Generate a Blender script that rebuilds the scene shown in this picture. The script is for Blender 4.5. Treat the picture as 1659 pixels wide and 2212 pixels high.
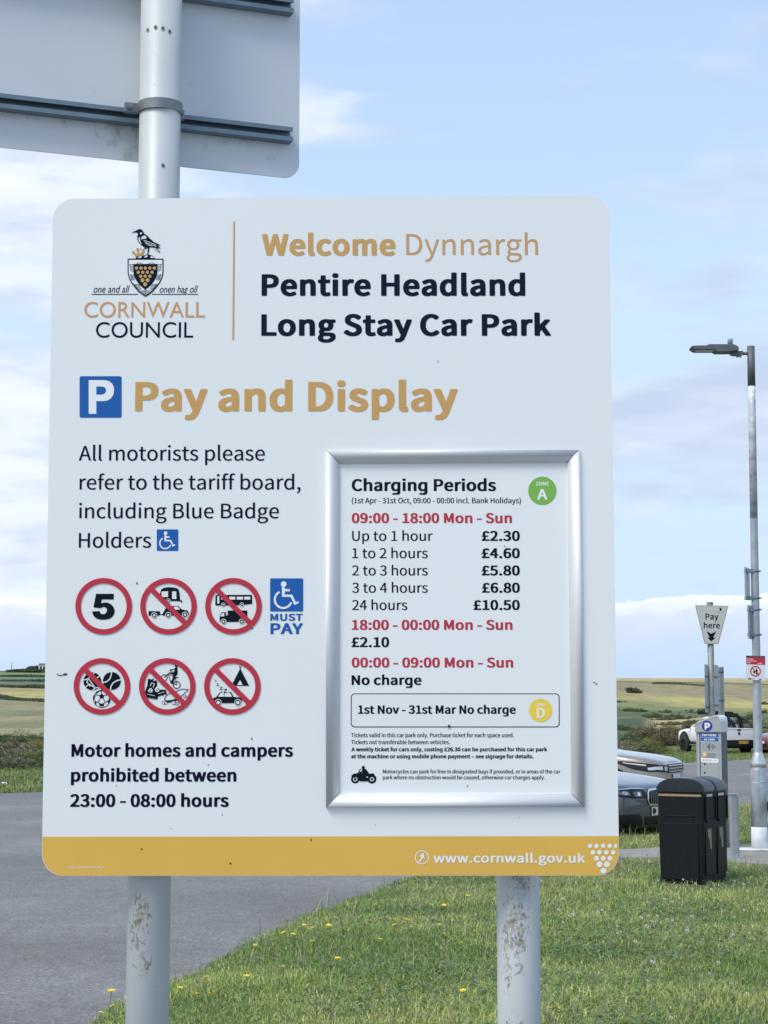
import bpy, math, random
import numpy as np
from mathutils import Vector, Matrix
from mathutils.geometry import tessellate_polygon, delaunay_2d_cdt
from mathutils.bvhtree import BVHTree

for o in list(bpy.data.objects):
    bpy.data.objects.remove(o)
SC = bpy.context.scene
COL = SC.collection
R = math.radians
random.seed(7)
RNG = np.random.default_rng(11)

# ------------------------------------------------------------------ camera
F, CX, CY, HOR = 3900.0, 829.5, 1106.0, 1540.0        # focal length and frame in pixels of a 1659 x 2212 frame
EYE = 1.65
PITCH = math.atan((HOR - CY) / F)
cam = bpy.data.objects.new('camera', bpy.data.cameras.new('camera'))
COL.objects.link(cam)
cam.location = (0, 0, EYE)
cam.rotation_euler = (R(90) + PITCH, 0, 0)
cam.data.sensor_fit = 'VERTICAL'
cam.data.sensor_height = 24
cam.data.lens = 24 * F / 2212
cam.data.clip_start = 0.05
cam.data.clip_end = 6000
SC.camera = cam
SC.render.resolution_x, SC.render.resolution_y = 768, 1024

# ------------------------------------------------------------------ light, sky, exposure
SUN_EL, SUN_AZ = R(55), R(226)            # azimuth clockwise from +Y: behind the photographer, to the left
sun = bpy.data.objects.new('sun', bpy.data.lights.new('sun', 'SUN'))
COL.objects.link(sun)
sun.data.energy = 2.1
sun.data.angle = R(24)
sun.data.color = (1.0, 0.97, 0.92)
sd = Vector((math.sin(SUN_AZ) * math.cos(SUN_EL), math.cos(SUN_AZ) * math.cos(SUN_EL), math.sin(SUN_EL)))
sun.rotation_euler = sd.to_track_quat('Z', 'Y').to_euler()

W = bpy.data.worlds.new('World')
SC.world = W
W.use_nodes = True
nt = W.node_tree
nt.nodes.clear()


def nd(tree, typ, **kw):
    n = tree.nodes.new(typ)
    for k, v in kw.items():
        if k.startswith('i_'):
            key = k[2:]
            key = int(key) if key.isdigit() else key
            n.inputs[key].default_value = v
        else:
            setattr(n, k, v)
    return n


def mth(tree, op, a, b=None, c=None, clamp=False):
    n = tree.nodes.new('ShaderNodeMath')
    n.operation = op
    n.use_clamp = clamp
    for i, x in enumerate((a, b, c)):
        if x is None:
            continue
        if hasattr(x, 'is_output'):
            tree.links.new(x, n.inputs[i])
        else:
            n.inputs[i].default_value = x
    return n.outputs[0]


def ramp(tree, fac, stops, interp='LINEAR'):
    n = tree.nodes.new('ShaderNodeValToRGB')
    n.color_ramp.interpolation = interp
    e = n.color_ramp.elements
    while len(e) > 1:
        e.remove(e[-1])
    for i, (p, c) in enumerate(stops):
        el = e[0] if i == 0 else e.new(p)
        el.position = p
        c = (c, c, c) if isinstance(c, (int, float)) else c
        el.color = (*c[:3], 1)
    if fac is not None:
        tree.links.new(fac, n.inputs[0])
    return n.outputs[0]


def mixc(tree, fac, a, b, blend='MIX'):
    n = tree.nodes.new('ShaderNodeMix')
    n.data_type = 'RGBA'
    n.blend_type = blend
    for sock, x in ((n.inputs[0], fac), (n.inputs[6], a), (n.inputs[7], b)):
        if hasattr(x, 'is_output'):
            tree.links.new(x, sock)
        elif isinstance(x, (int, float)):
            sock.default_value = x
        else:
            sock.default_value = (*x[:3], 1)
    return n.outputs[2]


def lin(r, g, b):
    out = []
    for c in (r, g, b):
        c /= 255
        out.append(c / 12.92 if c <= .04045 else ((c + .055) / 1.055) ** 2.4)
    return tuple(out)


sky = nd(nt, 'ShaderNodeTexSky', sky_type='NISHITA', sun_disc=False, sun_elevation=SUN_EL, sun_rotation=SUN_AZ,
         air_density=1.0, dust_density=1.2, ozone_density=1.4)
tc = nd(nt, 'ShaderNodeTexCoord')
sx = nd(nt, 'ShaderNodeSeparateXYZ')
nt.links.new(tc.outputs['Generated'], sx.inputs[0])
DX, DY, DZ = sx.outputs
SKY_S = 0.12
SKY_GAIN = 0.80                            # seen radiance of veil and cloud, before exposure


def sky_noise(scale, zs, detail, rough, off):
    m = nd(nt, 'ShaderNodeMapping')
    m.inputs['Scale'].default_value = (scale, scale, scale * zs)
    m.inputs['Location'].default_value = off
    nt.links.new(tc.outputs['Generated'], m.inputs[0])
    n = nd(nt, 'ShaderNodeTexNoise')
    n.inputs['Scale'].default_value = 1
    n.inputs['Detail'].default_value = detail
    n.inputs['Roughness'].default_value = rough
    nt.links.new(m.outputs[0], n.inputs['Vector'])
    return n.outputs['Fac']


# a thin milky veil over the blue, palest near the land
veil = ramp(nt, mth(nt, 'MULTIPLY', DZ, 2.0, clamp=True),
            [(0, (.60, .74, .93)), (.22, (.61, .785, .955)), (.42, (.595, .775, .955)), (.60, (.52, .695, .945)), (.8, (.465, .63, .935)), (1, (.30, .46, .80))])
def over(col):
    n_ = nd(nt, 'ShaderNodeVectorMath', operation='SCALE')
    nt.links.new(col, n_.inputs[0])
    n_.inputs['Scale'].default_value = SKY_GAIN / SKY_S
    return n_.outputs[0]
base_sky = mixc(nt, .92, sky.outputs[0], over(veil))
# high, soft layer: thin over the upper right, thick to the left and in a band above the land
n1 = sky_noise(8, 3.4, 4, .5, (3.1, 1.7, .4))
n2 = sky_noise(22, 3.4, 4, .48, (.3, 4.2, 2.0))
nz = mth(nt, 'ADD', mth(nt, 'MULTIPLY', n1, .70), mth(nt, 'MULTIPLY', n2, .30))
hbias = ramp(nt, mth(nt, 'MULTIPLY', DZ, 2.0, clamp=True),
             [(0, .5), (.05, .50), (.12, .44), (.18, .42), (.225, .50), (.28, .66), (.335, .64), (.385, .44), (.46, .42), (.56, .42), (.66, .40), (.8, .39), (1, .50)])
side = mth(nt, 'MULTIPLY', DX, -.95)
side = mth(nt, 'MINIMUM', mth(nt, 'MAXIMUM', side, -.03), .21)
tot = mth(nt, 'ADD', mth(nt, 'ADD', nz, hbias), side)
mask = nd(nt, 'ShaderNodeMapRange', interpolation_type='SMOOTHSTEP', clamp=True)
mask.inputs['From Min'].default_value = .88
mask.inputs['From Max'].default_value = 1.14
nt.links.new(tot, mask.inputs['Value'])
MASK = mask.outputs[0]
n3 = sky_noise(13, 4.0, 4, .5, (7.7, 2.2, 5.5))
n3b = mth(nt, 'ADD', n3, mth(nt, 'MINIMUM', mth(nt, 'MAXIMUM', mth(nt, 'MULTIPLY', DX, -1.0), -.05), .16))
ccol = ramp(nt, n3b, [(0.34, (.53, .61, .80)), (.50, (.63, .71, .87)), (.66, (.84, .89, .96)), (.82, (.92, .95, .99))])
c1 = mixc(nt, mth(nt, 'MULTIPLY', MASK, .85), base_sky, over(ccol))
# the far bank of cumulus: a bright ragged top over a blue-grey base
n4 = sky_noise(26, 2.0, 6, .6, (1.1, 9.2, 3.3))
top = mth(nt, 'ADD', mth(nt, 'MULTIPLY', mth(nt, 'SUBTRACT', n4, .5), .030), .0625)
dist = mth(nt, 'SUBTRACT', top, DZ)
bank = nd(nt, 'ShaderNodeMapRange', interpolation_type='SMOOTHSTEP', clamp=True)
bank.inputs['From Min'].default_value = -.0008
bank.inputs['From Max'].default_value = .0018
nt.links.new(dist, bank.inputs['Value'])
bcol = ramp(nt, mth(nt, 'MULTIPLY', dist, 14, clamp=True),
            [(0, (.97, .99, 1.02)), (.06, (.88, .93, .99)), (.14, (.70, .78, .92)), (.26, (.62, .72, .90)), (.45, (.57, .71, .92)), (.60, (.52, .69, .93)), (.80, (.60, .75, .95)), (1, (.66, .80, .96))])
c2 = mixc(nt, mth(nt, 'MULTIPLY', bank.outputs[0], .85), c1, over(bcol))
bg = nd(nt, 'ShaderNodeBackground')
bg.inputs['Strength'].default_value = SKY_S
nt.links.new(c2, bg.inputs['Color'])
wo = nd(nt, 'ShaderNodeOutputWorld')
nt.links.new(bg.outputs[0], wo.inputs[0])
SC.view_settings.view_transform = 'Standard'
SC.view_settings.look = 'None'
SC.view_settings.exposure = 0.46
SC.view_settings.gamma = 1.0

# ------------------------------------------------------------------ helpers
FWD = Vector((0, math.cos(PITCH), math.sin(PITCH)))
UPV = Vector((0, -math.sin(PITCH), math.cos(PITCH)))
EYEP = Vector((0, 0, EYE))


def ray(x, y):
    return (Vector((1, 0, 0)) * ((x - CX) / F) + UPV * ((CY - y) / F) + FWD)


def gnd(x, y, z=0.0):                     # where the line of sight through a photo pixel meets the level z
    d = ray(x, y)
    return EYEP + d * ((z - EYE) / d.z)


def at(x, y, Y):                          # the point at depth Y on the line of sight through a photo pixel
    d = ray(x, y)
    return EYEP + d * (Y / d.y)


class Plane:
    """A flat face in the world: origin o, right e, up w, n towards the viewer's side."""
    def __init__(s, o, e, w):
        s.o, s.e, s.w = Vector(o), Vector(e).normalized(), Vector(w).normalized()
        s.n = s.e.cross(s.w).normalized()

    def uv(s, x, y):
        d = ray(x, y)
        t = (s.o - EYEP).dot(s.n) / d.dot(s.n)
        p = EYEP + d * t - s.o
        return p.dot(s.e), p.dot(s.w)

    def p(s, u, v, h=0.0):
        return s.o + s.e * u + s.w * v + s.n * h


# letter outlines as plain numbers: {face: {character: (advance, outlines as steps)}}, capital height 350
# faces: R regular, B bold, K heavy (humanist sans), G wide capitals and slanted motto
FONT_OUTLINES = {
'R': {
 65: (290, [[3,1,117,347,2,2,47,0,119,-349,-46,0,-34,105,-4,1,-124,-1,-34,-105], [92,142,104,0,-52,172]]),
 66: (314, [[49,1,0,349,123,0,37,-7,25,-11,20,-16,12,-18,5,-16,1,-28,-8,-26,-10,-18,-13,-12,-20,-11,23,-7,19,-12,13,-13,10,-17,6,-24,0,-20,-4,-24,-10,-20,-10,-14,-14,-11,-18,-11,-33,-10,-28,-4], [93,36,71,0,18,1,20,5,22,10,16,17,8,23,0,24,-8,20,-17,16,-12,6,-23,7,-35,3,-60,-1], [93,202,63,0,18,2,18,4,17,8,13,16,6,16,0,22,-6,19,-16,15,-26,8,-30,4,-57,-1]]),
 67: (305, [[72,40,-16,21,-12,25,-10,28,-6,41,0,23,2,30,4,26,10,30,12,22,14,20,20,19,20,13,23,10,27,6,37,2,19,-4,32,-13,18,-13,12,-13,-24,-27,-13,12,-15,10,-18,6,-14,3,-28,-1,-20,-5,-16,-8,-18,-13,-20,-26,-12,-35,-6,-29,0,-48,8,-40,10,-26,10,-14,12,-14,16,-12,14,-7,20,-5,34,0,13,2,19,8,12,8,22,20,21,-25,1,-4,-25,-24,-25,-14,-30,-9,-26,-2,-22,1,-30,7,-20,10,-18,12]]),
 68: (329, [[49,1,0,349,86,0,29,-2,31,-6,24,-8,21,-14,19,-16,11,-14,14,-26,10,-27,6,-43,-1,-50,-5,-30,-8,-24,-10,-19,-18,-25,-17,-16,-21,-12,-25,-10,-26,-6,-20,-2], [93,36,43,0,20,2,18,4,20,8,17,10,15,14,10,15,10,25,8,39,1,27,-5,42,-6,22,-9,20,-19,22,-21,15,-18,7,-21,4,-24,2,-40,-1]]),
 72: (348, [[49,1,0,349,43,-1,1,-145,159,0,3,2,0,143,45,1,0,-349,-45,1,-1,162,-158,1,-4,-3,0,-160]]),
 75: (308, [[49,1,0,349,43,-1,2,-173,146,174,49,0,-109,-133,126,-216,-50,1,-104,180,-60,-71,0,-110]]),
 76: (259, [[49,1,-1,348,43,1,1,-310,152,-2,2,-36]]),
 77: (388, [[49,1,0,349,53,-1,92,-259,92,259,52,1,0,-349,-40,1,0,190,6,104,-2,0,-4,-10,-90,-250,-27,0,-3,0,-2,4,-93,257,5,-87,0,-208]]),
 79: (354, [[85,28,-23,26,-18,31,-9,29,-5,30,-2,36,4,44,12,41,11,23,15,22,18,16,17,12,23,10,26,6,35,2,34,-6,25,-11,20,-15,18,-17,12,-17,14,-28,8,-25,6,-43,-1,-50,-8,-38,-6,-18,-11,-24,-15,-21,-21,-21,-14,-9,-22,-11,-24,-6,-36,-2,-26,4,-15,4,-21,10], [113,58,14,-11,11,-6,23,-7,33,0,16,4,18,9,14,11,14,18,14,28,7,26,5,42,-2,28,-8,40,-10,25,-13,19,-21,18,-17,10,-17,4,-25,1,-23,-5,-16,-6,-16,-12,-10,-12,-12,-18,-8,-18,-6,-22,-4,-23,-1,-33,3,-34,7,-26,8,-19,11,-17]]),
 80: (302, [[49,1,0,349,121,0,34,-6,24,-8,14,-9,14,-11,8,-12,10,-18,4,-20,0,-37,-6,-23,-8,-16,-9,-14,-13,-10,-14,-10,-17,-8,-37,-8,-81,-1,-1,-137], [93,176,63,0,18,1,24,7,18,12,10,12,4,10,5,26,-3,30,-12,19,-18,13,-30,6,-28,2,-51,0]]),
 84: (286, [[121,1,-1,311,-104,1,-2,36,256,1,1,-4,-1,-33,-105,-1,0,-310]]),
 85: (344, [[84,26,-14,18,-10,19,-8,25,-4,22,-1,26,1,214,42,-1,0,-211,4,-36,6,-20,13,-24,17,-14,18,-8,14,-3,19,0,22,5,19,9,16,17,8,18,6,18,3,28,0,221,43,1,-1,-230,-5,-35,-8,-22,-10,-20,-13,-17,-13,-12,-17,-9,-21,-7,-24,-4,-28,0,-26,5,-20,7,-15,9]]),
 97: (269, [[48,14,-13,20,-7,24,2,28,4,12,8,14,13,12,28,17,47,14,56,9,1,11,-4,20,-7,15,-11,12,-9,4,-18,4,-25,-2,-27,-9,-30,-16,-16,29,40,22,40,10,40,0,29,-9,19,-17,8,-12,8,-15,4,-19,2,-24,0,-167,-35,0,-5,30,-26,-18,-16,-9,-16,-6,-18,-4,-22,0,-13,3,-21,9], [80,42,10,-8,12,-4,28,0,28,11,26,19,3,4,-1,70,-25,-2,-36,-8,-19,-8,-20,-12,-11,-13,-5,-14,2,-23]]),
 98: (295, [[44,1,0,378,42,1,2,-108,-2,-40,39,24,33,10,28,-2,18,-4,15,-7,14,-11,9,-10,11,-16,7,-16,6,-22,4,-22,1,-25,-2,-25,-5,-22,-6,-20,-9,-17,-13,-17,-12,-12,-22,-14,-27,-9,-31,0,-30,11,-30,20,-2,-2,-3,-23], [90,55,15,-11,16,-8,20,-5,19,0,14,3,12,7,12,9,12,18,8,17,6,29,2,30,-2,18,-4,18,-9,20,-7,11,-12,9,-10,5,-16,3,-24,0,-26,-12,-28,-22,0,-134]]),
 99: (244, [[60,28,-13,18,-11,22,-6,17,-5,35,1,30,6,26,6,19,12,20,13,16,16,13,31,16,20,4,31,2,15,-3,16,-5,20,-12,12,-12,-21,-26,-25,16,-18,4,-18,0,-16,-3,-22,-13,-18,-20,-12,-30,-4,-28,0,-22,7,-27,7,-16,9,-13,19,-16,24,-9,27,0,21,7,27,17,17,-26,1,-3,-17,-13,-21,-11,-27,-7,-18,-1,-20,1,-32,10,-20,11]]),
 100: (296, [[66,18,-12,12,-16,27,-6,21,-5,24,-2,26,2,26,5,22,9,25,17,27,14,14,20,13,12,5,17,4,29,2,20,-5,16,-8,24,-16,-2,43,0,99,44,1,0,-379,-35,0,-5,29,-31,-22,-14,-8,-25,-6,-20,0,-23,5,-19,7], [96,49,11,-9,11,-6,15,-3,19,0,16,5,12,6,14,10,14,14,0,135,-20,16,-27,11,-15,1,-14,-1,-11,-4,-15,-9,-14,-13,-8,-12,-11,-31,-3,-17,0,-28,7,-32,5,-14]]),
 101: (265, [[62,28,-13,16,-11,19,-6,19,-6,26,-1,30,3,26,10,30,8,16,12,16,14,14,18,12,16,8,18,4,28,2,24,-5,18,-8,11,-7,13,-14,9,-12,8,-17,9,-39,0,-26,-2,-18,-173,0,-1,-3,2,-15,7,-24,9,-15,10,-12,18,-13,27,-8,27,0,27,6,24,12,15,-28,-24,-14,-22,-7,-24,-5,-26,0,-28,6,-18,7,-16,9], [68,150,137,0,1,12,-6,30,-10,18,-10,9,-10,6,-17,5,-12,2,-11,-2,-16,-5,-22,-15,-9,-12,-9,-20]]),
 102: (155, [[52,1,-1,222,-35,2,0,31,5,2,30,2,1,52,2,18,10,25,14,17,12,7,21,7,25,0,24,-4,10,-5,-10,-32,-22,6,-17,-1,-14,-8,-9,-16,-4,-27,0,-39,55,-1,0,-33,-55,-3,0,-221]]),
 103: (269, [[43,-92,-7,7,-8,13,-3,12,0,19,5,15,6,10,15,16,11,8,0,4,-11,8,-9,14,-2,9,-1,13,2,10,6,14,21,22,-22,26,-6,13,-6,20,0,14,2,17,3,14,7,14,9,13,21,17,20,10,18,4,30,2,24,-6,90,-1,0,-33,-52,0,15,-25,5,-17,0,-11,-4,-29,-6,-16,-9,-12,-19,-18,-14,-8,-16,-4,-28,-4,-20,2,-17,7,-13,-15,-4,-14,4,-16,8,-8,9,-4,17,-2,74,0,15,-2,22,-6,16,-8,14,-14,7,-20,-1,-26,-5,-14,-6,-12,-10,-12,-12,-10,-18,-10,-32,-12,-26,-4,-41,0,-26,4,-23,8], [76,-72,14,-9,26,-7,36,-1,22,5,24,11,12,11,8,16,1,17,-8,15,-9,6,-10,2,-14,2,-64,0,-26,4,-16,-16,-8,-18,0,-20,5,-11], [93,128,6,-6,15,-8,18,-2,16,2,8,4,18,14,6,10,4,13,2,27,-6,20,-5,10,-9,10,-10,6,-10,4,-19,2,-14,-3,-9,-4,-16,-13,-10,-20,-2,-24,6,-26]]),
 104: (290, [[44,1,0,378,42,1,2,-4,-2,-152,30,24,17,10,19,6,20,2,26,-4,16,-6,18,-16,7,-12,5,-13,6,-32,0,-181,-3,-2,-39,2,0,162,-4,30,-6,14,-12,12,-16,7,-16,1,-12,-2,-20,-9,-20,-15,-14,-14,0,-186]]),
 105: (131, [[44,1,0,257,42,2,2,-258], [46,320,-7,10,-1,14,2,11,6,8,12,7,13,0,8,-2,9,-6,6,-11,1,-13,-3,-12,-6,-6,-10,-6,-13,-1,-9,1]]),
 107: (264, [[44,1,0,378,42,1,1,-256,3,0,6,7,102,128,48,0,-84,-104,96,-154,-48,1,-74,122,-48,-56,-2,-67]]),
 108: (136, [[58,6,-10,16,-4,18,0,339,42,1,2,-3,0,-334,3,-8,3,-3,14,-2,7,-32,-13,-4,-22,0,-14,5]]),
 109: (442, [[44,1,0,258,36,0,5,-37,20,19,16,11,17,9,18,5,28,-2,22,-8,17,-14,14,-24,24,21,19,14,16,8,18,5,20,0,18,-4,13,-6,17,-15,13,-26,6,-33,0,-181,-43,1,0,160,-2,22,-5,19,-9,15,-14,7,-18,3,-14,-2,-18,-9,-22,-17,-11,-12,-1,-187,-43,1,0,170,-2,14,-5,18,-11,14,-9,6,-20,4,-15,-2,-17,-8,-18,-14,-16,-16,0,-186]]),
 110: (291, [[44,1,0,258,36,0,5,-37,31,26,31,14,14,4,23,0,18,-4,12,-6,18,-16,7,-12,10,-32,1,-14,0,-181,-42,1,0,162,-4,30,-6,14,-12,12,-16,7,-15,1,-13,-2,-20,-9,-20,-15,-14,-14,0,-186]]),
 111: (289, [[63,28,-14,16,-11,19,-8,22,-4,23,0,42,4,23,8,21,11,21,15,18,22,17,22,10,18,4,18,2,20,-2,24,-6,26,-14,14,-14,19,-26,11,-28,5,-21,1,-25,-1,-26,-5,-21,-6,-19,-12,-20,-14,-16,-28,-21,-16,-7,-27,-6,-29,1,-21,5,-25,14], [98,48,10,-7,24,-10,16,-1,13,2,19,8,11,8,13,16,7,14,5,18,4,26,-1,26,-3,16,-8,24,-10,14,-12,13,-16,9,-18,4,-16,0,-17,-4,-11,-5,-12,-11,-12,-16,-6,-14,-8,-30,0,-37,8,-33,12,-20]]),
 112: (296, [[44,-108,0,366,36,1,5,-29,31,22,31,12,31,2,26,-6,15,-7,14,-11,9,-10,12,-18,10,-25,6,-33,1,-26,-2,-24,-5,-21,-6,-21,-13,-22,-21,-24,-22,-14,-26,-8,-28,-2,-20,5,-17,7,-25,17,2,-131], [90,55,17,-11,17,-8,17,-5,19,0,14,3,12,7,12,9,12,18,8,17,6,29,2,30,-2,18,-4,18,-9,20,-7,11,-12,9,-10,5,-16,3,-24,0,-26,-12,-28,-22,0,-134]]),
 114: (185, [[44,1,0,258,36,0,5,-47,19,28,12,10,16,10,17,6,11,0,10,0,14,-5,2,-3,-8,-35,-26,4,-19,-5,-14,-8,-8,-8,-15,-22,-8,-17,0,-165]]),
 115: (223, [[16,28,0,4,21,26,19,-14,24,-11,28,-5,22,2,9,2,11,7,8,9,6,15,0,9,-2,10,-5,6,-11,11,-16,9,-44,17,-20,9,-15,12,-13,16,-8,20,0,22,8,22,12,16,13,10,13,6,18,6,25,2,19,-2,26,-6,14,-8,20,-12,-1,-4,-19,-24,-14,9,-22,9,-20,4,-20,-2,-14,-5,-9,-9,-5,-8,-2,-8,0,-10,2,-9,12,-12,21,-12,42,-16,21,-11,11,-7,15,-15,6,-16,4,-21,-4,-25,-12,-22,-16,-14,-18,-8,-24,-7,-20,-1,-21,1,-28,7,-22,10]]),
 116: (180, [[74,10,-14,20,-8,33,-1,160,-38,2,0,29,0,2,7,2,34,2,4,72,35,0,2,-2,1,-70,68,0,2,-3,0,-32,-71,-2,0,-152,2,-13,7,-17,15,-10,22,-1,23,6,9,-32,-26,-8,-34,-2,-17,4]]),
 117: (290, [[66,12,-10,12,-8,17,-7,34,-1,184,44,-1,0,-156,2,-31,9,-23,11,-10,18,-6,16,0,20,6,14,7,28,30,1,184,43,0,0,-258,-36,0,-4,39,-15,-15,-21,-17,-14,-6,-20,-7,-16,-1,-23,2,-20,8]]),
 118: (249, [[100,1,-93,258,45,-1,73,-222,2,0,73,223,42,0,-90,-257]]),
 119: (383, [[85,1,-71,258,41,1,3,-3,38,-149,16,-71,2,1,17,73,41,148,40,1,2,-3,58,-217,2,-2,54,219,3,3,39,-1,-70,-258,-50,-1,-3,2,-55,212,-2,-2,-16,-70,-38,-141]]),
 121: (249, [[19,-107,0,7,7,28,15,-4,13,0,15,6,15,12,14,22,12,35,-103,260,45,0,76,-213,4,-4,68,216,2,2,40,-1,-98,-283,-18,-41,-22,-27,-14,-9,-13,-6,-14,-3,-23,-2]]),
 48: (265, [[66,22,-13,18,-11,20,-8,26,-7,39,-3,34,1,53,3,28,7,30,7,22,11,20,11,14,14,12,18,12,18,4,19,2,19,-2,17,-4,15,-8,18,-16,12,-19,16,-37,8,-34,4,-60,-4,-52,-8,-42,-8,-22,-12,-24,-18,-20,-22,-14,-20,-7,-34,0,-28,10], [100,42,12,-8,18,-4,14,0,20,10,10,12,8,12,8,25,6,31,3,28,0,56,-3,28,-8,36,-6,19,-8,13,-8,9,-12,8,-16,5,-16,-2,-11,-3,-17,-14,-8,-13,-8,-19,-9,-41,-3,-33,0,-43,3,-32,9,-42,8,-18]]),
 49: (265, [[42,1,0,35,76,0,2,2,0,258,-62,2,0,26,46,14,26,12,33,0,1,-312,70,-2,0,-34]]),
 50: (265, [[21,1,1,25,53,49,29,31,32,37,21,31,11,22,8,21,4,15,2,22,-3,20,-8,20,-13,14,-18,10,-15,2,-15,0,-19,-4,-25,-14,-22,-21,-24,25,20,20,17,12,19,10,12,4,36,4,18,-2,28,-8,16,-9,14,-13,12,-17,7,-17,5,-20,0,-19,-2,-19,-4,-20,-8,-22,-11,-23,-25,-39,-36,-42,-50,-51,50,3,102,0,1,-36,-3,-2]]),
 51: (265, [[22,34,-8,9,22,26,36,-27,18,-8,24,-4,22,1,20,5,18,11,12,15,7,21,1,17,-4,19,-11,19,-19,14,-18,6,-21,5,-35,2,0,2,0,31,30,3,25,6,19,11,10,10,8,14,4,14,-2,22,-6,18,-8,10,-16,10,-18,4,-18,0,-14,-2,-21,-9,-29,-21,-22,27,18,15,20,12,22,9,16,3,20,2,16,0,26,-6,20,-8,11,-8,11,-11,13,-22,5,-17,0,-30,-6,-20,-15,-23,-22,-18,-19,-9,24,-10,20,-14,16,-17,8,-13,6,-24,0,-14,-5,-32,-8,-16,-11,-15,-22,-18,-31,-13,-22,-4,-37,1,-34,9,-22,10]]),
 52: (265, [[10,97,0,28,144,223,4,2,45,0,1,-217,44,-1,2,-4,0,-31,-46,-1,-1,-95,-41,1,0,94], [56,132,106,0,0,126,2,44,-2,-2,-27,-49]]),
 56: (265, [[45,28,-12,16,-9,27,-2,27,4,18,9,20,13,19,16,15,22,14,-26,25,-16,27,-5,21,1,25,4,14,6,16,16,19,12,9,22,10,22,4,26,0,19,-3,14,-5,16,-10,17,-16,12,-25,4,-17,0,-27,-9,-28,-19,-27,-18,-18,24,-18,13,-13,15,-23,4,-14,3,-18,-1,-22,-4,-14,-10,-18,-16,-19,-24,-15,-33,-9,-35,-1,-22,4,-33,14], [76,50,12,-10,10,-6,26,-8,30,2,22,10,15,14,7,12,3,11,-1,25,-9,20,-11,14,-17,12,-28,14,-27,10,-14,-12,-15,-15,-10,-16,-6,-17,-2,-11,1,-21,6,-17], [95,226,19,-16,25,-12,17,-8,8,6,19,26,7,16,3,13,0,19,-5,18,-6,11,-8,10,-22,11,-8,2,-19,0,-19,-6,-16,-12,-9,-18,-3,-24,5,-19]]),
 57: (265, [[32,25,-4,5,24,26,16,-14,22,-9,24,-3,22,4,13,7,17,16,12,20,8,17,10,46,2,34,-30,-26,-27,-12,-25,-4,-31,5,-27,13,-10,10,-10,12,-13,32,-3,22,0,28,4,27,14,31,16,18,20,15,28,9,28,2,28,-6,18,-10,14,-10,14,-16,11,-18,7,-14,9,-30,5,-28,2,-29,-2,-45,-6,-34,-8,-33,-13,-27,-11,-17,-13,-15,-17,-14,-22,-10,-26,-6,-34,2,-17,4,-17,8], [81,183,12,-10,9,-5,22,-3,15,2,15,5,17,11,13,12,12,15,2,8,-4,25,-12,38,-14,21,-16,13,-18,7,-15,0,-14,-2,-17,-10,-14,-17,-10,-25,-2,-26,5,-36,5,-10]]),
 46: (133, [[44,2,-6,11,-4,13,4,15,6,10,8,6,10,3,14,-1,10,-6,8,-9,4,-12,-2,-16,-6,-11,-11,-9,-13,-2,-10,2]]),
 44: (133, [[36,-90,-10,25,18,11,14,12,10,18,5,22,-1,2,-18,2,-12,10,-6,12,2,16,4,9,12,8,9,3,16,-1,14,-9,9,-15,4,-19,-4,-32,-9,-25,-12,-17,-21,-20]]),
 58: (133, [[44,2,-6,11,-4,13,4,15,6,10,8,6,10,3,14,-1,10,-6,8,-9,4,-12,-2,-16,-6,-11,-11,-9,-13,-2,-10,2], [44,194,-6,12,-4,12,4,16,5,8,11,8,11,3,12,-1,8,-6,8,-8,5,-12,-2,-17,-5,-11,-11,-8,-14,-4,-10,2]]),
 45: (166, [[23,117,1,33,120,-2,-2,-31]]),
 40: (161, [[114,-93,-33,61,-11,28,-12,37,-11,61,-3,30,0,48,6,56,13,51,11,33,16,36,24,42,26,-13,-22,-43,-22,-62,-10,-50,-6,-63,3,-63,5,-36,8,-36,20,-56,24,-48,-1,-2]]),
 41: (161, [[21,-82,22,44,17,46,12,46,9,65,1,36,-2,34,-10,67,-17,54,-11,26,-22,42,26,12,13,-19,21,-42,12,-28,14,-47,10,-66,2,-36,-1,-33,-5,-45,-6,-32,-16,-51,-17,-39,-25,-45]]),
 95: (267, [[7,-66,1,28,252,-2,-1,-27]]),
 609: (296, [[60,-108,2,6,16,26,33,-4,44,0,23,4,18,10,8,11,4,13,0,50,2,19,-2,1,-25,-20,-27,-11,-48,0,-28,9,-12,10,-13,12,-11,16,-8,19,-6,23,-4,25,1,43,5,22,10,27,16,25,13,13,17,12,25,9,25,4,26,-4,25,-10,23,-17,6,24,34,0,0,-294,-2,-25,-9,-25,-15,-17,-12,-8,-11,-2,-31,-3,-58,0,-34,3], [96,49,11,-9,11,-6,15,-3,19,0,16,5,12,6,14,10,14,14,0,135,-20,16,-27,11,-15,1,-14,-1,-11,-4,-15,-9,-14,-13,-8,-12,-11,-31,-3,-17,0,-28,7,-32,5,-14]]),
 32: (107, []),
},
'B': {
 65: (324, [[-12,4,0,12,124,330,10,4,62,0,8,-2,4,-4,121,-320,3,-10,0,-8,-10,-6,-59,0,-7,3,-4,3,-34,96,-104,0,-4,-2,-36,-97,-8,-3,-56,0], [118,154,70,0,-35,102]]),
 67: (339, [[61,44,-17,19,-12,23,-12,30,-4,26,-2,26,2,39,6,29,10,28,14,22,13,17,25,22,21,13,25,10,33,6,40,2,37,-6,35,-12,23,-16,12,-12,1,-7,-3,-5,-27,-27,-21,0,-28,19,-16,7,-18,3,-16,0,-18,-5,-29,-16,-21,-25,-12,-26,-8,-32,0,-41,9,-38,11,-21,19,-24,16,-10,15,-8,17,-4,23,0,19,6,14,6,31,24,18,1,6,-3,26,-27,2,-7,-2,-5,-28,-24,-25,-13,-34,-10,-35,-4,-35,2,-35,8,-22,8,-22,13]]),
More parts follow.
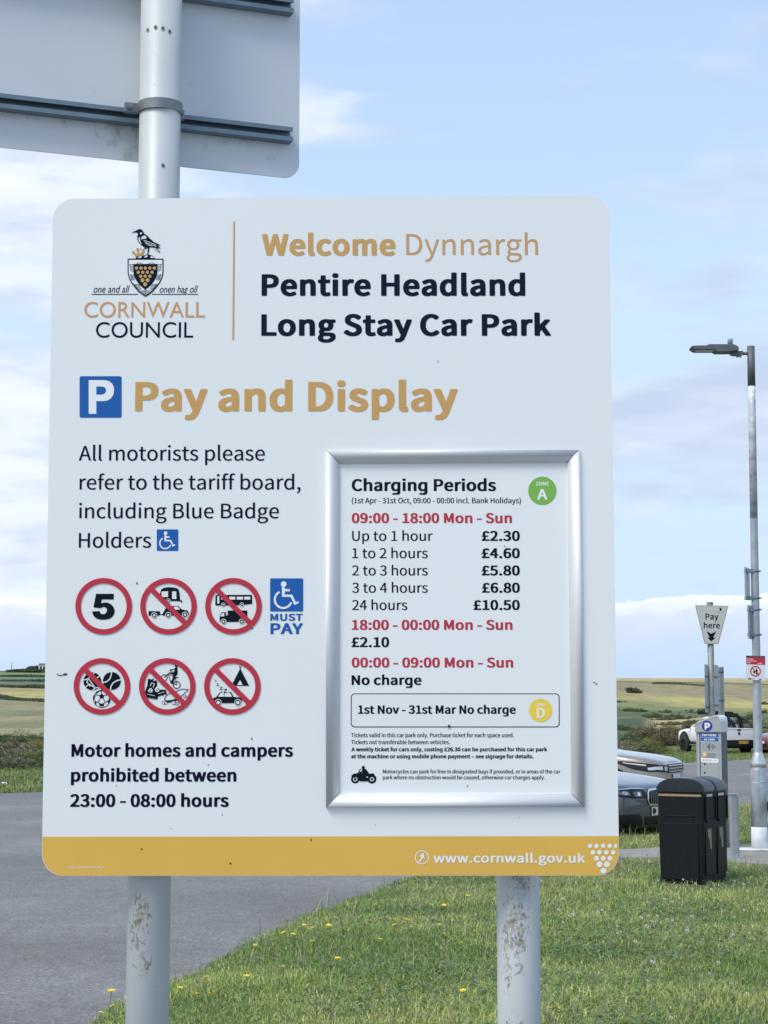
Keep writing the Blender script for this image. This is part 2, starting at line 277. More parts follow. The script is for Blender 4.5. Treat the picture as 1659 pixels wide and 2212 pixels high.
 68: (364, [[38,4,-2,6,1,336,9,4,135,-2,30,-5,22,-7,36,-17,20,-17,23,-30,14,-35,6,-27,2,-46,-3,-27,-12,-44,-14,-25,-15,-18,-24,-20,-22,-12,-30,-10,-50,-8,-118,0], [114,54,38,0,20,3,22,7,16,9,14,13,11,13,9,17,6,18,4,20,0,32,-4,32,-6,19,-10,17,-15,18,-23,14,-19,6,-28,5,-35,-1]]),
 69: (314, [[38,4,-2,6,1,336,9,4,224,0,7,-2,3,-6,0,-37,-1,-5,-4,-2,-161,-2,0,-86,134,-1,6,-7,0,-36,-2,-7,-8,-3,-130,0,0,-100,2,-2,164,0,6,-8,-2,-41,-10,-5,-228,0]]),
 72: (385, [[38,4,-2,7,0,331,2,4,8,4,56,0,10,-4,2,-134,138,-1,3,2,1,133,10,4,57,0,8,-2,3,-8,0,-330,-2,-6,-8,-4,-58,0,-10,6,-1,148,-4,2,-137,0,-2,-150,-10,-6,-56,0]]),
 73: (165, [[38,4,-2,6,0,332,2,6,8,2,58,0,6,-2,4,-6,0,-334,-4,-5,-6,-3,-58,0]]),
 75: (343, [[38,4,-2,7,0,331,2,4,8,4,56,0,10,-4,2,-133,128,135,8,2,62,0,8,-2,2,-6,-2,-8,-110,-120,129,-198,1,-8,-2,-4,-9,-4,-61,0,-8,3,-102,155,-44,-48,-2,-105,-10,-5,-56,0]]),
 76: (291, [[38,4,-2,6,0,332,2,6,8,2,58,0,6,-2,4,-6,0,-287,156,-1,6,-8,0,-38,-4,-5,-7,-3,-219,0]]),
 77: (427, [[38,4,-2,7,0,331,2,4,8,4,66,0,10,-4,84,-208,84,208,8,4,68,0,8,-4,2,-6,0,-330,-2,-6,-8,-4,-54,0,-10,6,-2,190,-64,-156,-3,-4,-7,-2,-42,0,-10,5,-64,155,-2,-188,-10,-6,-52,0]]),
 78: (382, [[38,4,-2,7,0,331,2,4,8,4,58,0,10,-4,142,-218,-2,215,4,5,6,2,56,0,8,-2,2,-8,0,-330,-2,-6,-8,-4,-58,0,-11,6,-141,217,0,-215,-3,-5,-7,-3,-54,0]]),
 79: (392, [[58,46,-16,20,-10,18,-11,32,-5,26,-2,42,2,26,4,26,10,28,12,22,17,20,25,22,16,10,25,10,31,6,38,2,30,-2,41,-12,29,-16,23,-20,16,-20,12,-22,10,-28,5,-26,2,-26,-2,-42,-6,-26,-12,-34,-10,-18,-14,-18,-24,-21,-26,-15,-20,-8,-24,-5,-22,-2,-42,1,-36,8,-25,10,-17,11], [130,74,17,-12,23,-10,18,-2,24,4,18,8,16,13,17,21,9,20,6,18,4,37,0,27,-8,35,-11,22,-13,17,-19,16,-17,8,-16,4,-21,0,-30,-10,-14,-10,-11,-12,-18,-30,-10,-42,0,-41,11,-43,12,-22]]),
 80: (337, [[38,4,-2,6,1,336,9,4,142,-1,46,-7,36,-16,26,-24,8,-16,6,-22,0,-40,-6,-24,-8,-15,-26,-26,-36,-17,-43,-9,-77,-1,-2,-126,-10,-6,-56,0], [114,185,46,-1,22,3,22,7,15,10,9,15,5,22,-3,21,-8,16,-12,9,-24,7,-40,4,-32,0]]),
 82: (338, [[38,4,-2,6,1,336,9,4,150,-1,46,-9,18,-6,21,-13,17,-18,10,-21,4,-24,0,-24,-3,-14,-7,-20,-13,-19,-25,-19,-28,-14,84,-130,2,-6,-1,-7,-9,-5,-62,0,-8,2,-89,138,-37,0,-2,-2,-2,-132,-10,-6,-56,0], [114,193,68,1,14,4,18,8,12,13,7,18,0,21,-8,19,-17,13,-22,6,-31,2,-41,0]]),
 83: (318, [[10,46,-2,6,2,6,28,30,8,2,19,-2,15,-12,31,-17,17,-6,22,-3,30,3,18,9,12,10,6,15,0,7,-2,14,-8,12,-7,6,-22,12,-97,39,-18,13,-18,16,-14,26,-3,11,-1,22,6,27,16,23,14,14,32,17,34,8,39,2,35,-4,31,-10,29,-16,20,-14,1,-6,-1,-6,-28,-28,-22,0,-38,22,-22,6,-18,0,-21,-4,-13,-7,-9,-9,-5,-13,2,-17,7,-12,7,-6,22,-11,93,-37,23,-14,20,-20,8,-12,6,-18,2,-31,-7,-27,-17,-26,-25,-20,-23,-11,-40,-9,-35,-2,-33,2,-45,12,-27,13]]),
 84: (319, [[114,4,-2,6,0,285,-106,3,-6,6,1,42,9,4,282,0,8,-2,3,-8,0,-36,-3,-6,-8,-2,-100,0,-1,-288,-3,-5,-7,-3,-59,0]]),
 86: (307, [[104,4,-119,333,1,9,4,3,8,1,57,0,9,-4,83,-246,81,244,10,6,58,0,7,-2,3,-5,0,-6,-118,-331,-10,-6,-65,0]]),
 90: (321, [[11,4,-1,31,1,6,185,254,-162,3,-6,6,0,38,2,4,8,4,246,0,8,-2,2,-6,0,-28,-2,-5,-183,-254,183,-1,5,-8,0,-36,-1,-6,-12,-4,-264,0]]),
 97: (301, [[38,16,-16,22,-8,24,2,28,5,16,9,14,25,20,23,11,52,15,48,6,4,2,0,5,-4,13,-7,12,-9,8,-14,4,-8,2,-21,-4,-23,-8,-25,-13,-23,0,-4,3,-16,26,-2,5,1,7,13,8,37,16,51,12,49,-1,32,-9,15,-10,14,-12,8,-12,10,-26,4,-20,-1,-175,-9,-5,-50,0,-8,4,-4,11,-27,-13,-26,-6,-45,-1,-28,7], [98,56,16,-8,16,-1,25,9,25,16,2,4,0,49,-40,-7,-21,-8,-17,-9,-10,-12,-4,-9,2,-14]]),
 98: (329, [[33,4,-2,6,0,360,3,6,7,2,58,0,7,-2,3,-6,-1,-116,38,13,38,3,21,-1,21,-5,18,-8,16,-10,14,-15,10,-13,12,-30,6,-36,0,-42,-11,-38,-15,-26,-26,-27,-31,-17,-27,-6,-30,-2,-35,6,-25,11,-6,-8,-6,-3,-49,0], [110,68,22,-14,18,-5,12,-1,24,8,15,12,7,11,12,29,2,16,0,26,-8,36,-9,13,-11,10,-19,7,-17,0,-22,-10,-26,-18]]),
 99: (274, [[48,32,-12,14,-12,20,-8,20,-5,32,1,38,6,23,9,23,19,25,21,19,21,11,30,9,34,4,26,0,31,-7,27,-13,16,-12,2,-4,-1,-7,-27,-30,-22,0,-18,12,-23,7,-21,-3,-20,-10,-14,-15,-10,-16,-8,-26,0,-18,4,-25,10,-23,9,-12,17,-12,22,-8,14,0,22,6,24,16,18,1,8,-3,20,-28,2,-8,-2,-4,-18,-12,-28,-12,-30,-8,-32,-2,-23,2,-36,9,-25,13]]),
 100: (330, [[42,32,-12,17,-12,29,-5,25,-2,21,2,34,3,17,10,25,8,14,14,17,15,14,17,11,19,8,22,5,31,1,24,-2,30,-8,0,114,10,4,56,0,8,-2,3,-6,-1,-365,-9,-5,-50,0,-8,4,-3,9,-24,-11,-24,-6,-20,-2,-31,2,-22,5,-19,8,-14,9], [110,68,17,-14,15,-5,11,-1,15,4,12,5,25,19,0,119,-13,10,-24,10,-21,1,-17,-7,-10,-7,-15,-17,-11,-27,-4,-16,0,-22,7,-30]]),
 101: (297, [[48,34,-11,12,-11,17,-8,21,-7,34,1,38,6,22,8,22,12,19,19,19,21,15,22,10,24,6,44,1,24,-4,24,-9,18,-11,22,-24,14,-33,5,-42,-1,-24,-4,-7,-8,-2,-173,-2,5,-16,11,-21,11,-11,16,-11,24,-7,14,0,28,7,24,11,17,1,8,-4,13,-23,4,-8,-2,-8,-26,-14,-26,-8,-30,-5,-28,-1,-39,5,-27,9,-18,10], [90,161,112,1,-5,23,-10,17,-21,14,-19,2,-21,-6,-18,-14,-10,-14]]),
 102: (181, [[40,4,-2,6,0,202,-26,0,-10,5,0,40,10,5,26,2,1,48,3,14,10,23,19,20,23,11,27,4,37,-1,30,-7,6,-4,2,-8,-12,-34,-8,-4,-12,0,-24,6,-7,-2,-9,-6,-7,-18,-1,-42,48,0,6,-2,4,-6,0,-34,-4,-7,-6,-3,-48,0,-1,-206,-10,-6,-57,0]]),
 103: (302, [[22,-75,-11,23,-1,22,10,26,24,24,-14,18,-4,14,0,16,8,21,16,18,-14,17,-9,16,-7,22,0,23,8,27,13,20,13,13,15,9,27,12,23,4,41,0,26,-6,92,0,8,-2,3,-7,0,-33,-1,-4,-9,-4,-34,0,9,-26,0,-32,-7,-22,-12,-20,-21,-17,-19,-10,-25,-7,-24,-2,-25,0,-17,4,-4,-4,-3,-8,0,-8,3,-6,14,-6,109,-3,31,-7,20,-12,10,-11,6,-10,4,-23,-2,-18,-4,-16,-9,-12,-24,-22,-19,-11,-33,-11,-34,-6,-59,0,-38,7,-26,11], [89,-48,11,-8,20,-7,19,-3,30,3,17,5,18,10,10,14,2,13,-6,10,-14,6,-96,3,-9,-10,-8,-14,0,-11], [112,137,15,-9,14,-3,17,6,14,13,8,20,0,18,-4,16,-14,15,-14,7,-13,1,-17,-7,-12,-11,-8,-17,-1,-20,5,-14]]),
 104: (324, [[33,4,-2,6,0,360,3,6,7,2,58,0,7,-2,3,-6,-1,-119,24,11,26,7,20,1,30,-1,22,-6,19,-11,12,-10,9,-16,10,-28,2,-28,0,-162,-3,-5,-7,-3,-58,0,-8,6,-2,162,-2,14,-4,14,-8,12,-12,6,-14,1,-26,-9,-29,-24,-1,-176,-10,-6,-57,0]]),
 105: (155, [[33,4,-2,6,1,247,3,5,6,2,63,-1,4,-3,1,-5,0,-247,-3,-5,-7,-3,-58,0], [30,310,-6,15,0,17,6,13,14,9,13,4,34,-2,14,-7,9,-12,3,-14,-3,-15,-10,-13,-11,-6,-11,-3,-24,0,-15,4]]),
 107: (296, [[33,4,-2,6,0,360,3,6,7,2,57,0,7,-2,3,-6,0,-206,90,98,8,2,61,0,9,-4,0,-12,-86,-93,98,-139,1,-8,-3,-5,-7,-3,-60,0,-7,2,-71,102,-33,-34,0,-60,-2,-6,-8,-4,-56,0]]),
 108: (160, [[44,12,-8,14,-5,20,0,324,3,6,7,2,58,0,7,-2,3,-6,0,-316,2,-6,14,-1,5,-5,8,-36,-6,-8,-18,-3,-24,-1,-26,4,-12,6]]),
 109: (485, [[33,4,-2,6,0,245,4,7,7,2,49,0,8,-4,3,-12,16,8,24,10,28,4,26,0,21,-4,16,-8,25,-20,26,18,28,11,14,3,36,0,22,-4,15,-8,20,-16,9,-11,10,-28,4,-29,0,-164,-4,-8,-8,-2,-56,0,-9,6,-1,163,-2,13,-4,14,-6,10,-9,6,-11,3,-8,0,-18,-7,-14,-10,-16,-15,-1,-173,-3,-7,-8,-3,-56,0,-10,6,0,160,-2,14,-5,16,-7,11,-18,8,-8,0,-20,-9,-28,-23,-2,-177,-10,-6,-57,0]]),
 110: (325, [[33,4,-2,7,0,244,2,5,8,4,49,0,9,-4,3,-12,2,-1,35,17,25,6,24,0,35,-4,27,-14,11,-10,9,-16,6,-14,6,-26,0,-176,-2,-6,-8,-4,-56,0,-10,6,-2,162,-2,14,-4,14,-6,10,-10,6,-12,3,-12,-1,-16,-6,-32,-25,-2,-177,-10,-6,-57,0]]),
 111: (323, [[48,34,-11,12,-11,17,-8,21,-6,23,-1,37,5,28,9,27,12,19,15,17,32,21,20,8,32,6,34,0,33,-6,21,-8,28,-20,18,-18,13,-22,11,-38,2,-23,-2,-29,-4,-20,-12,-26,-8,-13,-20,-21,-24,-16,-20,-8,-26,-6,-32,-2,-23,2,-39,12,-20,10], [112,68,13,-12,13,-6,9,-2,13,0,10,2,18,10,9,10,13,20,4,13,4,25,-5,36,-5,12,-10,18,-8,8,-20,11,-18,3,-14,-2,-12,-6,-15,-12,-14,-24,-7,-25,0,-30,7,-25]]),
 112: (330, [[33,-99,-2,6,1,353,9,4,49,0,8,-4,4,-10,40,16,18,4,23,0,23,-2,20,-4,18,-8,20,-14,20,-24,8,-16,7,-24,3,-26,0,-42,-6,-24,-14,-31,-14,-20,-18,-16,-14,-9,-22,-9,-22,-5,-31,-2,-22,3,-31,9,0,-104,-10,-5,-57,1], [110,68,26,-15,26,-5,24,8,15,12,7,11,12,29,2,16,0,26,-8,36,-9,13,-11,10,-19,7,-17,0,-22,-10,-26,-18]]),
 114: (213, [[33,4,-2,6,1,250,9,4,49,0,9,-4,3,-14,26,17,24,7,36,0,20,-6,4,-4,1,-8,-10,-37,-9,-4,-34,3,-14,-5,-18,-15,-19,-29,-1,-159,-10,-6,-57,0]]),
 115: (253, [[2,32,0,10,26,32,21,0,31,-19,33,-9,17,0,12,4,10,7,6,13,-3,13,-13,13,-87,35,-17,12,-14,15,-8,22,0,24,10,26,18,18,22,12,14,6,24,4,28,0,21,-1,31,-8,21,-9,19,-12,2,-4,-1,-9,-25,-27,-22,0,-34,16,-22,3,-12,-3,-10,-6,-8,-14,0,-6,4,-8,12,-9,81,-31,19,-12,14,-14,6,-12,5,-15,0,-26,-9,-25,-18,-20,-18,-10,-26,-10,-22,-3,-43,0,-32,6,-21,7,-26,13]]),
 116: (207, [[56,22,-12,22,-5,28,0,140,-31,0,-8,4,-2,6,0,32,3,5,6,2,34,3,5,60,4,6,8,2,49,0,7,-2,3,-5,1,-61,63,0,7,-2,3,-7,0,-35,-3,-6,-7,-2,-64,0,0,-136,2,-10,7,-12,12,-6,10,-1,20,6,18,-2,6,-9,7,-31,-5,-7,-31,-8,-25,-2,-25,1,-22,5,-14,5]]),
 117: (324, [[48,24,-13,22,-7,30,-1,179,1,5,9,4,57,0,10,-4,2,-177,5,-15,5,-8,12,-8,14,-4,18,5,12,7,27,24,1,176,10,4,57,0,8,-4,2,-6,0,-244,-2,-6,-8,-4,-50,0,-9,5,-3,13,-28,-16,-21,-5,-24,-3,-25,1,-22,5,-14,5]]),
 118: (280, [[92,4,-100,244,0,12,10,4,58,0,9,-4,64,-172,64,172,9,4,56,0,7,-2,3,-7,-2,-11,-95,-238,-9,-6,-66,0]]),
 119: (422, [[76,4,-78,247,0,6,3,5,8,2,57,0,10,-4,44,-153,47,153,10,4,55,0,7,-2,5,-8,45,-150,45,156,11,4,53,0,9,-4,1,-10,-76,-247,-8,-3,-66,0,-10,4,-45,147,-45,-147,-11,-4,-63,0]]),
 121: (280, [[5,-96,-2,8,11,36,9,3,29,-3,18,8,17,20,13,32,-107,239,-2,5,1,8,10,4,58,0,8,-4,70,-166,59,165,9,5,56,0,7,-2,3,-5,0,-5,-6,-18,-97,-250,-12,-26,-13,-19,-12,-15,-16,-12,-26,-13,-26,-4,-30,0,-19,3]]),
 48: (297, [[54,27,-13,15,-16,32,-9,34,-5,30,-2,36,2,40,7,41,12,33,11,20,13,16,18,15,19,9,23,6,22,2,31,-2,23,-6,22,-12,16,-12,11,-14,13,-21,14,-48,6,-51,-1,-49,-9,-49,-10,-30,-13,-22,-11,-13,-18,-15,-21,-10,-23,-6,-52,0,-22,6,-21,10], [117,58,11,-8,10,-3,14,3,10,6,9,10,11,20,11,42,3,64,-3,31,-5,27,-8,21,-10,16,-8,8,-18,9,-16,-3,-18,-16,-14,-28,-8,-38,-2,-45,4,-53,8,-34,6,-11]]),
 49: (297, [[30,4,-2,6,0,34,4,7,8,2,70,0,2,2,0,226,-57,1,-6,2,-4,6,1,32,6,4,38,8,42,16,52,-1,4,-3,2,-4,0,-288,64,-1,6,-2,4,-6,-2,-39,-9,-6,-213,0]]),
 50: (297, [[8,4,-2,7,2,29,49,40,41,36,36,39,17,23,20,39,5,17,0,20,-4,18,-9,15,-7,7,-18,8,-16,2,-20,-6,-25,-14,-17,-16,-18,-2,-9,2,-27,24,-1,4,1,7,21,19,19,14,22,10,28,8,26,2,36,-2,20,-4,30,-12,13,-11,13,-15,15,-28,3,-14,2,-29,-7,-34,-9,-24,-26,-41,-33,-38,-51,-50,138,0,6,-8,-2,-40,-10,-6,-242,0]]),
 51: (297, [[0,44,-1,4,1,6,24,26,8,5,19,-1,28,-22,27,-12,22,-3,22,3,13,6,13,10,10,16,4,12,-2,16,-6,16,-6,8,-12,8,-12,6,-24,6,-48,4,-6,6,0,35,4,5,44,6,14,3,22,9,11,12,5,10,3,17,-3,14,-7,13,-17,12,-22,4,-29,-8,-35,-22,-18,-2,-6,2,-26,27,-1,5,1,6,29,21,22,11,45,11,29,1,33,-4,24,-6,26,-14,15,-14,13,-20,5,-22,0,-26,-6,-22,-7,-12,-16,-18,-20,-14,19,-10,21,-16,12,-18,6,-14,4,-20,0,-24,-6,-20,-9,-18,-23,-22,-26,-16,-27,-8,-39,-4,-42,2,-34,9,-35,17]]),
 52: (297, [[-4,96,-2,4,0,28,2,6,154,212,10,4,60,0,9,-3,3,-5,0,-198,40,-1,8,-3,2,-6,0,-34,-4,-6,-6,-2,-40,-2,0,-80,-2,-6,-11,-4,-53,0,-8,4,-2,6,-1,82,-149,0], [85,144,71,0,0,94]]),
 53: (297, [[0,42,-2,4,1,6,22,26,9,6,18,-2,24,-18,32,-14,21,-3,21,3,18,10,12,11,8,13,6,20,0,24,-5,19,-13,19,-12,8,-16,6,-20,2,-20,-5,-25,-13,-17,-1,-10,3,-23,16,-1,20,11,134,3,10,9,4,189,0,8,-2,4,-6,0,-38,-6,-6,-134,-2,-8,-63,2,-5,18,4,32,0,34,-6,32,-13,26,-23,8,-14,8,-20,5,-22,1,-20,-2,-20,-6,-22,-8,-17,-12,-16,-28,-24,-18,-9,-36,-10,-33,-2,-33,2,-32,8,-32,15]]),
 54: (297, [[62,25,-24,30,-10,21,-10,32,-4,29,0,61,5,36,11,34,11,24,13,17,21,20,19,11,34,12,30,4,36,-2,22,-5,24,-11,26,-20,2,-6,-2,-6,-26,-24,-7,-3,-17,1,-24,16,-20,7,-12,-1,-22,-7,-14,-9,-16,-20,-10,-23,-8,-33,2,-2,22,10,22,6,44,0,36,-10,16,-8,12,-10,20,-27,6,-19,4,-22,0,-38,-4,-16,-10,-22,-14,-20,-18,-16,-26,-14,-25,-6,-41,-1,-34,7,-20,9], [118,62,21,-14,13,-2,8,2,10,4,10,8,14,20,5,24,-2,28,-4,13,-9,14,-14,11,-17,4,-23,-4,-26,-16,-14,-14,0,-14,8,-33,8,-15]]),
 56: (297, [[30,34,-11,14,-9,24,-2,17,2,23,6,20,10,16,14,16,27,21,-27,28,-8,14,-5,16,-1,32,6,20,6,13,21,22,13,9,16,7,28,8,22,1,32,-1,30,-8,19,-10,19,-16,11,-14,11,-32,0,-28,-8,-24,-14,-22,-20,-22,18,-12,14,-14,10,-12,10,-23,4,-23,-2,-18,-5,-20,-6,-11,-21,-23,-28,-16,-26,-8,-38,-4,-35,2,-37,8,-32,17], [94,64,14,-11,20,-7,19,-2,19,4,16,10,12,17,4,19,-4,14,-7,12,-15,13,-28,14,-26,10,-18,-15,-10,-14,-7,-15,-3,-13,1,-13], [110,234,22,-17,28,-13,4,0,16,20,8,24,0,20,-8,18,-14,12,-20,8,-14,-2,-15,-8,-12,-12,-5,-16,0,-17]]),
 57: (297, [[16,32,-2,6,2,6,25,26,7,2,18,-1,22,-15,22,-8,14,0,22,8,18,16,12,17,7,18,7,35,-40,-14,-34,-2,-36,5,-20,7,-18,12,-16,18,-8,12,-7,19,-3,18,0,41,4,20,8,18,19,26,15,12,16,10,32,10,20,2,34,-2,24,-6,20,-9,25,-19,19,-24,14,-32,10,-44,0,-62,-5,-38,-11,-36,-11,-24,-15,-20,-20,-19,-15,-10,-19,-9,-26,-6,-48,-1,-30,6,-30,13], [97,192,7,-8,15,-7,21,-1,26,12,26,25,-4,30,-9,27,-11,16,-15,12,-19,6,-12,0,-17,-10,-13,-16,-8,-20,-2,-28,4,-21]]),
 46: (157, [[30,8,-8,18,0,16,6,16,15,13,15,4,26,0,16,-6,15,-14,5,-13,0,-14,-6,-14,-12,-12,-19,-7,-26,0,-16,5]]),
 44: (157, [[24,-81,-13,26,1,8,22,13,12,8,8,10,6,14,-20,8,-12,11,-6,14,0,13,4,11,14,13,20,7,26,0,18,-6,14,-13,6,-11,4,-15,-2,-30,-11,-32,-19,-24,-28,-20,-24,-10,-12,0]]),
 58: (157, [[30,8,-8,18,0,16,6,16,15,13,15,4,26,0,16,-6,15,-14,5,-13,0,-14,-6,-14,-12,-12,-19,-7,-26,0,-16,5], [30,190,-8,18,0,18,4,12,14,14,22,6,23,0,17,-8,12,-12,6,-14,0,-14,-6,-14,-12,-12,-18,-7,-21,-1,-17,4]]),
 45: (192, [[10,114,-2,6,0,32,5,8,145,0,6,-2,4,-4,0,-36,-5,-6,-145,-1]]),
 8211: (288, [[10,117,-2,4,0,31,2,5,8,3,235,0,7,-2,4,-6,0,-32,-4,-4,-6,-2,-236,0]]),
 163: (297, [[16,4,-2,6,2,29,22,15,16,14,13,22,7,27,-2,27,-48,1,-6,2,-4,7,0,26,4,6,10,4,30,1,-10,35,0,29,5,27,14,26,13,12,24,15,18,7,22,4,34,0,22,-2,28,-8,20,-11,21,-19,2,-8,-7,-9,-24,-20,-6,-2,-16,1,-24,19,-24,7,-16,-4,-10,-5,-7,-6,-9,-12,-4,-17,0,-14,12,-46,86,-1,6,-7,0,-28,-3,-7,-7,-2,-71,-1,1,-28,-4,-20,-6,-21,-12,-19,140,-2,6,-8,-2,-41,-10,-5,-234,0]]),
 609: (330, [[48,-99,-2,8,3,7,16,24,7,6,16,1,36,-4,32,0,21,3,15,7,8,10,4,11,0,33,-1,1,-31,-10,-66,0,-15,3,-19,8,-14,9,-16,15,-12,16,-12,29,-5,25,-2,23,2,32,3,17,10,25,8,14,14,17,16,15,16,10,19,8,22,5,21,1,30,-1,24,-6,16,-8,6,7,7,2,47,0,7,-2,4,-7,0,-281,-3,-24,-10,-25,-16,-19,-20,-10,-12,-2,-33,-2,-76,0,-53,4], [110,68,17,-14,15,-5,11,-1,15,4,12,5,25,19,0,119,-13,10,-24,10,-21,1,-17,-7,-10,-7,-15,-17,-11,-27,-4,-16,0,-22,7,-30]]),
 32: (118, []),
},
'K': {
 65: (344, [[-18,6,-4,10,4,10,128,318,6,4,8,2,71,0,11,-3,4,-4,129,-320,2,-7,-2,-10,-13,-5,-68,0,-10,1,-6,9,-34,88,-97,1,-3,-2,-34,-88,-4,-6,-10,-3,-66,0], [132,158,54,0,-26,74]]),
 66: (370, [[32,6,-2,6,0,327,2,6,12,5,156,-1,56,-10,28,-11,10,-7,14,-14,8,-13,6,-16,2,-24,-4,-20,-4,-14,-10,-14,-16,-18,21,-10,17,-16,9,-16,7,-22,0,-37,-7,-19,-9,-16,-16,-16,-19,-13,-29,-13,-30,-6,-30,-3,-160,0], [125,60,65,0,18,4,18,8,14,10,6,10,4,18,-4,15,-10,13,-28,12,-28,4,-55,0], [125,213,55,1,31,10,11,10,5,13,0,12,-5,13,-12,10,-18,6,-36,4,-31,0]]),
 67: (360, [[53,48,-14,16,-11,18,-14,32,-6,30,-2,36,2,26,10,38,8,20,14,22,16,18,24,20,24,14,28,9,20,5,39,4,37,-2,44,-9,30,-14,26,-19,2,-7,-2,-11,-26,-26,-6,-4,-24,0,-10,2,-25,16,-12,6,-22,6,-25,-5,-32,-17,-21,-22,-9,-17,-10,-36,-2,-33,5,-28,14,-34,11,-14,26,-20,31,-10,17,0,30,10,34,23,28,2,10,-3,28,-28,2,-12,-3,-6,-33,-24,-34,-16,-37,-8,-44,-2,-36,4,-23,4,-28,10,-24,14]]),
 68: (386, [[32,6,-2,8,0,325,2,7,12,4,148,-2,38,-6,28,-10,24,-12,22,-15,18,-19,14,-23,11,-29,5,-24,2,-26,-2,-42,-5,-25,-13,-33,-12,-19,-14,-15,-25,-20,-24,-12,-29,-10,-33,-6,-153,-1], [125,60,30,0,22,4,17,6,18,10,14,10,12,14,8,16,6,20,4,19,0,35,-10,38,-10,18,-16,16,-23,14,-17,6,-30,4,-25,0]]),
 69: (334, [[32,6,-2,6,0,327,2,6,12,5,238,0,12,-4,4,-6,0,-40,-2,-6,-4,-3,-10,-1,-157,-1,0,-75,131,0,8,-2,7,-9,0,-39,-4,-8,-11,-3,-131,-1,0,-88,2,-2,162,0,9,-2,6,-8,0,-40,-2,-6,-14,-5,-244,0]]),
 72: (407, [[32,6,-2,8,0,325,2,7,12,4,66,0,13,-6,1,-5,1,-125,129,0,4,2,0,123,2,5,13,6,65,0,12,-4,3,-8,0,-326,-3,-6,-12,-5,-65,0,-13,5,-2,6,0,138,-4,2,-129,0,-1,-140,-1,-6,-13,-5,-66,0]]),
 76: (310, [[32,6,-2,6,0,328,4,7,10,3,72,-1,6,-3,2,-7,1,-277,159,-2,7,-3,3,-5,0,-41,-5,-7,-11,-3,-234,0]]),
 77: (451, [[32,6,-2,6,0,326,2,8,12,4,76,0,12,-4,82,-188,80,186,13,6,75,0,12,-4,3,-7,0,-327,-3,-7,-12,-4,-62,0,-13,5,-2,6,-1,148,-52,-119,-4,-5,-11,-3,-49,0,-14,5,-53,122,-1,-148,-2,-6,-13,-5,-61,0]]),
 80: (357, [[32,6,-2,6,0,327,2,6,12,5,130,0,40,-2,54,-13,30,-17,16,-16,8,-14,8,-28,-2,-42,-5,-19,-13,-21,-24,-22,-18,-10,-21,-8,-45,-8,-77,-1,-1,-117,-1,-6,-13,-5,-66,0], [125,188,39,0,25,4,17,6,15,8,9,12,4,15,0,17,-8,20,-12,10,-20,7,-24,3,-45,0]]),
 82: (358, [[32,6,-2,6,0,327,2,6,12,5,162,-1,55,-10,25,-11,14,-9,16,-15,8,-16,4,-14,3,-37,-3,-19,-8,-22,-14,-19,-25,-19,-27,-12,86,-123,2,-11,-2,-6,-14,-5,-70,0,-11,3,-93,133,-24,1,-3,-2,-1,-124,-1,-6,-13,-5,-66,0], [125,197,61,1,30,11,12,13,7,16,0,16,-7,16,-12,10,-21,8,-37,3,-33,-1]]),
 83: (338, [[4,46,-2,7,2,11,29,28,5,3,25,1,9,-2,42,-26,24,-8,22,-4,22,4,16,8,14,12,4,11,-2,17,-6,9,-8,7,-23,12,-100,38,-21,12,-18,18,-13,20,-4,14,-1,29,6,25,8,13,13,15,23,16,34,13,32,5,41,2,37,-4,28,-8,28,-12,28,-20,2,-12,-2,-7,-25,-25,-6,-4,-30,0,-42,24,-32,6,-21,-5,-10,-5,-10,-10,-5,-10,2,-14,13,-14,18,-10,109,-42,25,-17,16,-17,9,-18,4,-14,0,-37,-5,-17,-10,-16,-16,-18,-24,-16,-38,-14,-36,-5,-52,0,-34,5,-33,10,-33,16]]),
 84: (339, [[112,6,-3,6,0,276,-101,2,-10,2,-6,8,0,39,2,5,14,6,298,0,11,-3,5,-9,0,-38,-5,-8,-11,-2,-100,-2,-1,-276,-1,-6,-14,-5,-66,0]]),
 85: (403, [[69,30,-14,16,-11,18,-9,24,-5,26,-2,224,2,8,12,4,66,0,13,-6,2,-5,0,-187,5,-41,10,-26,12,-13,19,-11,21,-5,22,6,18,9,12,13,12,27,4,39,0,189,2,5,13,6,64,0,11,-4,4,-7,-2,-217,-6,-38,-10,-22,-14,-20,-22,-20,-26,-16,-32,-8,-40,-4,-46,2,-30,6,-36,14]]),
 87: (486, [[74,6,-4,9,-79,313,-1,12,4,6,10,4,68,0,13,-6,45,-188,56,183,5,8,11,3,60,0,14,-6,58,-186,44,186,6,4,9,2,63,0,12,-5,2,-14,-78,-319,-4,-8,-12,-3,-76,0,-13,5,-57,185,-55,-185,-5,-4,-9,-1,-75,0]]),
 89: (304, [[94,6,-2,6,0,122,-114,194,-2,10,2,6,14,6,68,0,11,-4,69,-124,69,124,11,4,68,0,10,-3,5,-7,-1,-12,-115,-194,0,-122,-2,-6,-13,-5,-66,0]]),
 97: (320, [[24,26,-12,20,-4,22,2,28,4,14,10,14,12,11,18,11,20,9,48,13,58,8,0,2,-4,14,-5,8,-11,8,-10,4,-14,-1,-20,-5,-38,-18,-26,0,-8,2,-6,4,-17,26,-1,10,3,7,27,14,32,11,34,8,30,2,32,0,30,-6,20,-8,24,-17,16,-25,9,-38,0,-166,-3,-7,-12,-4,-57,0,-10,3,-5,6,-48,-14,-52,-1,-34,9,-16,8], [108,62,12,-7,16,0,20,7,24,15,2,3,0,40,-44,-8,-24,-12,-10,-12,-3,-8,1,-8]]),
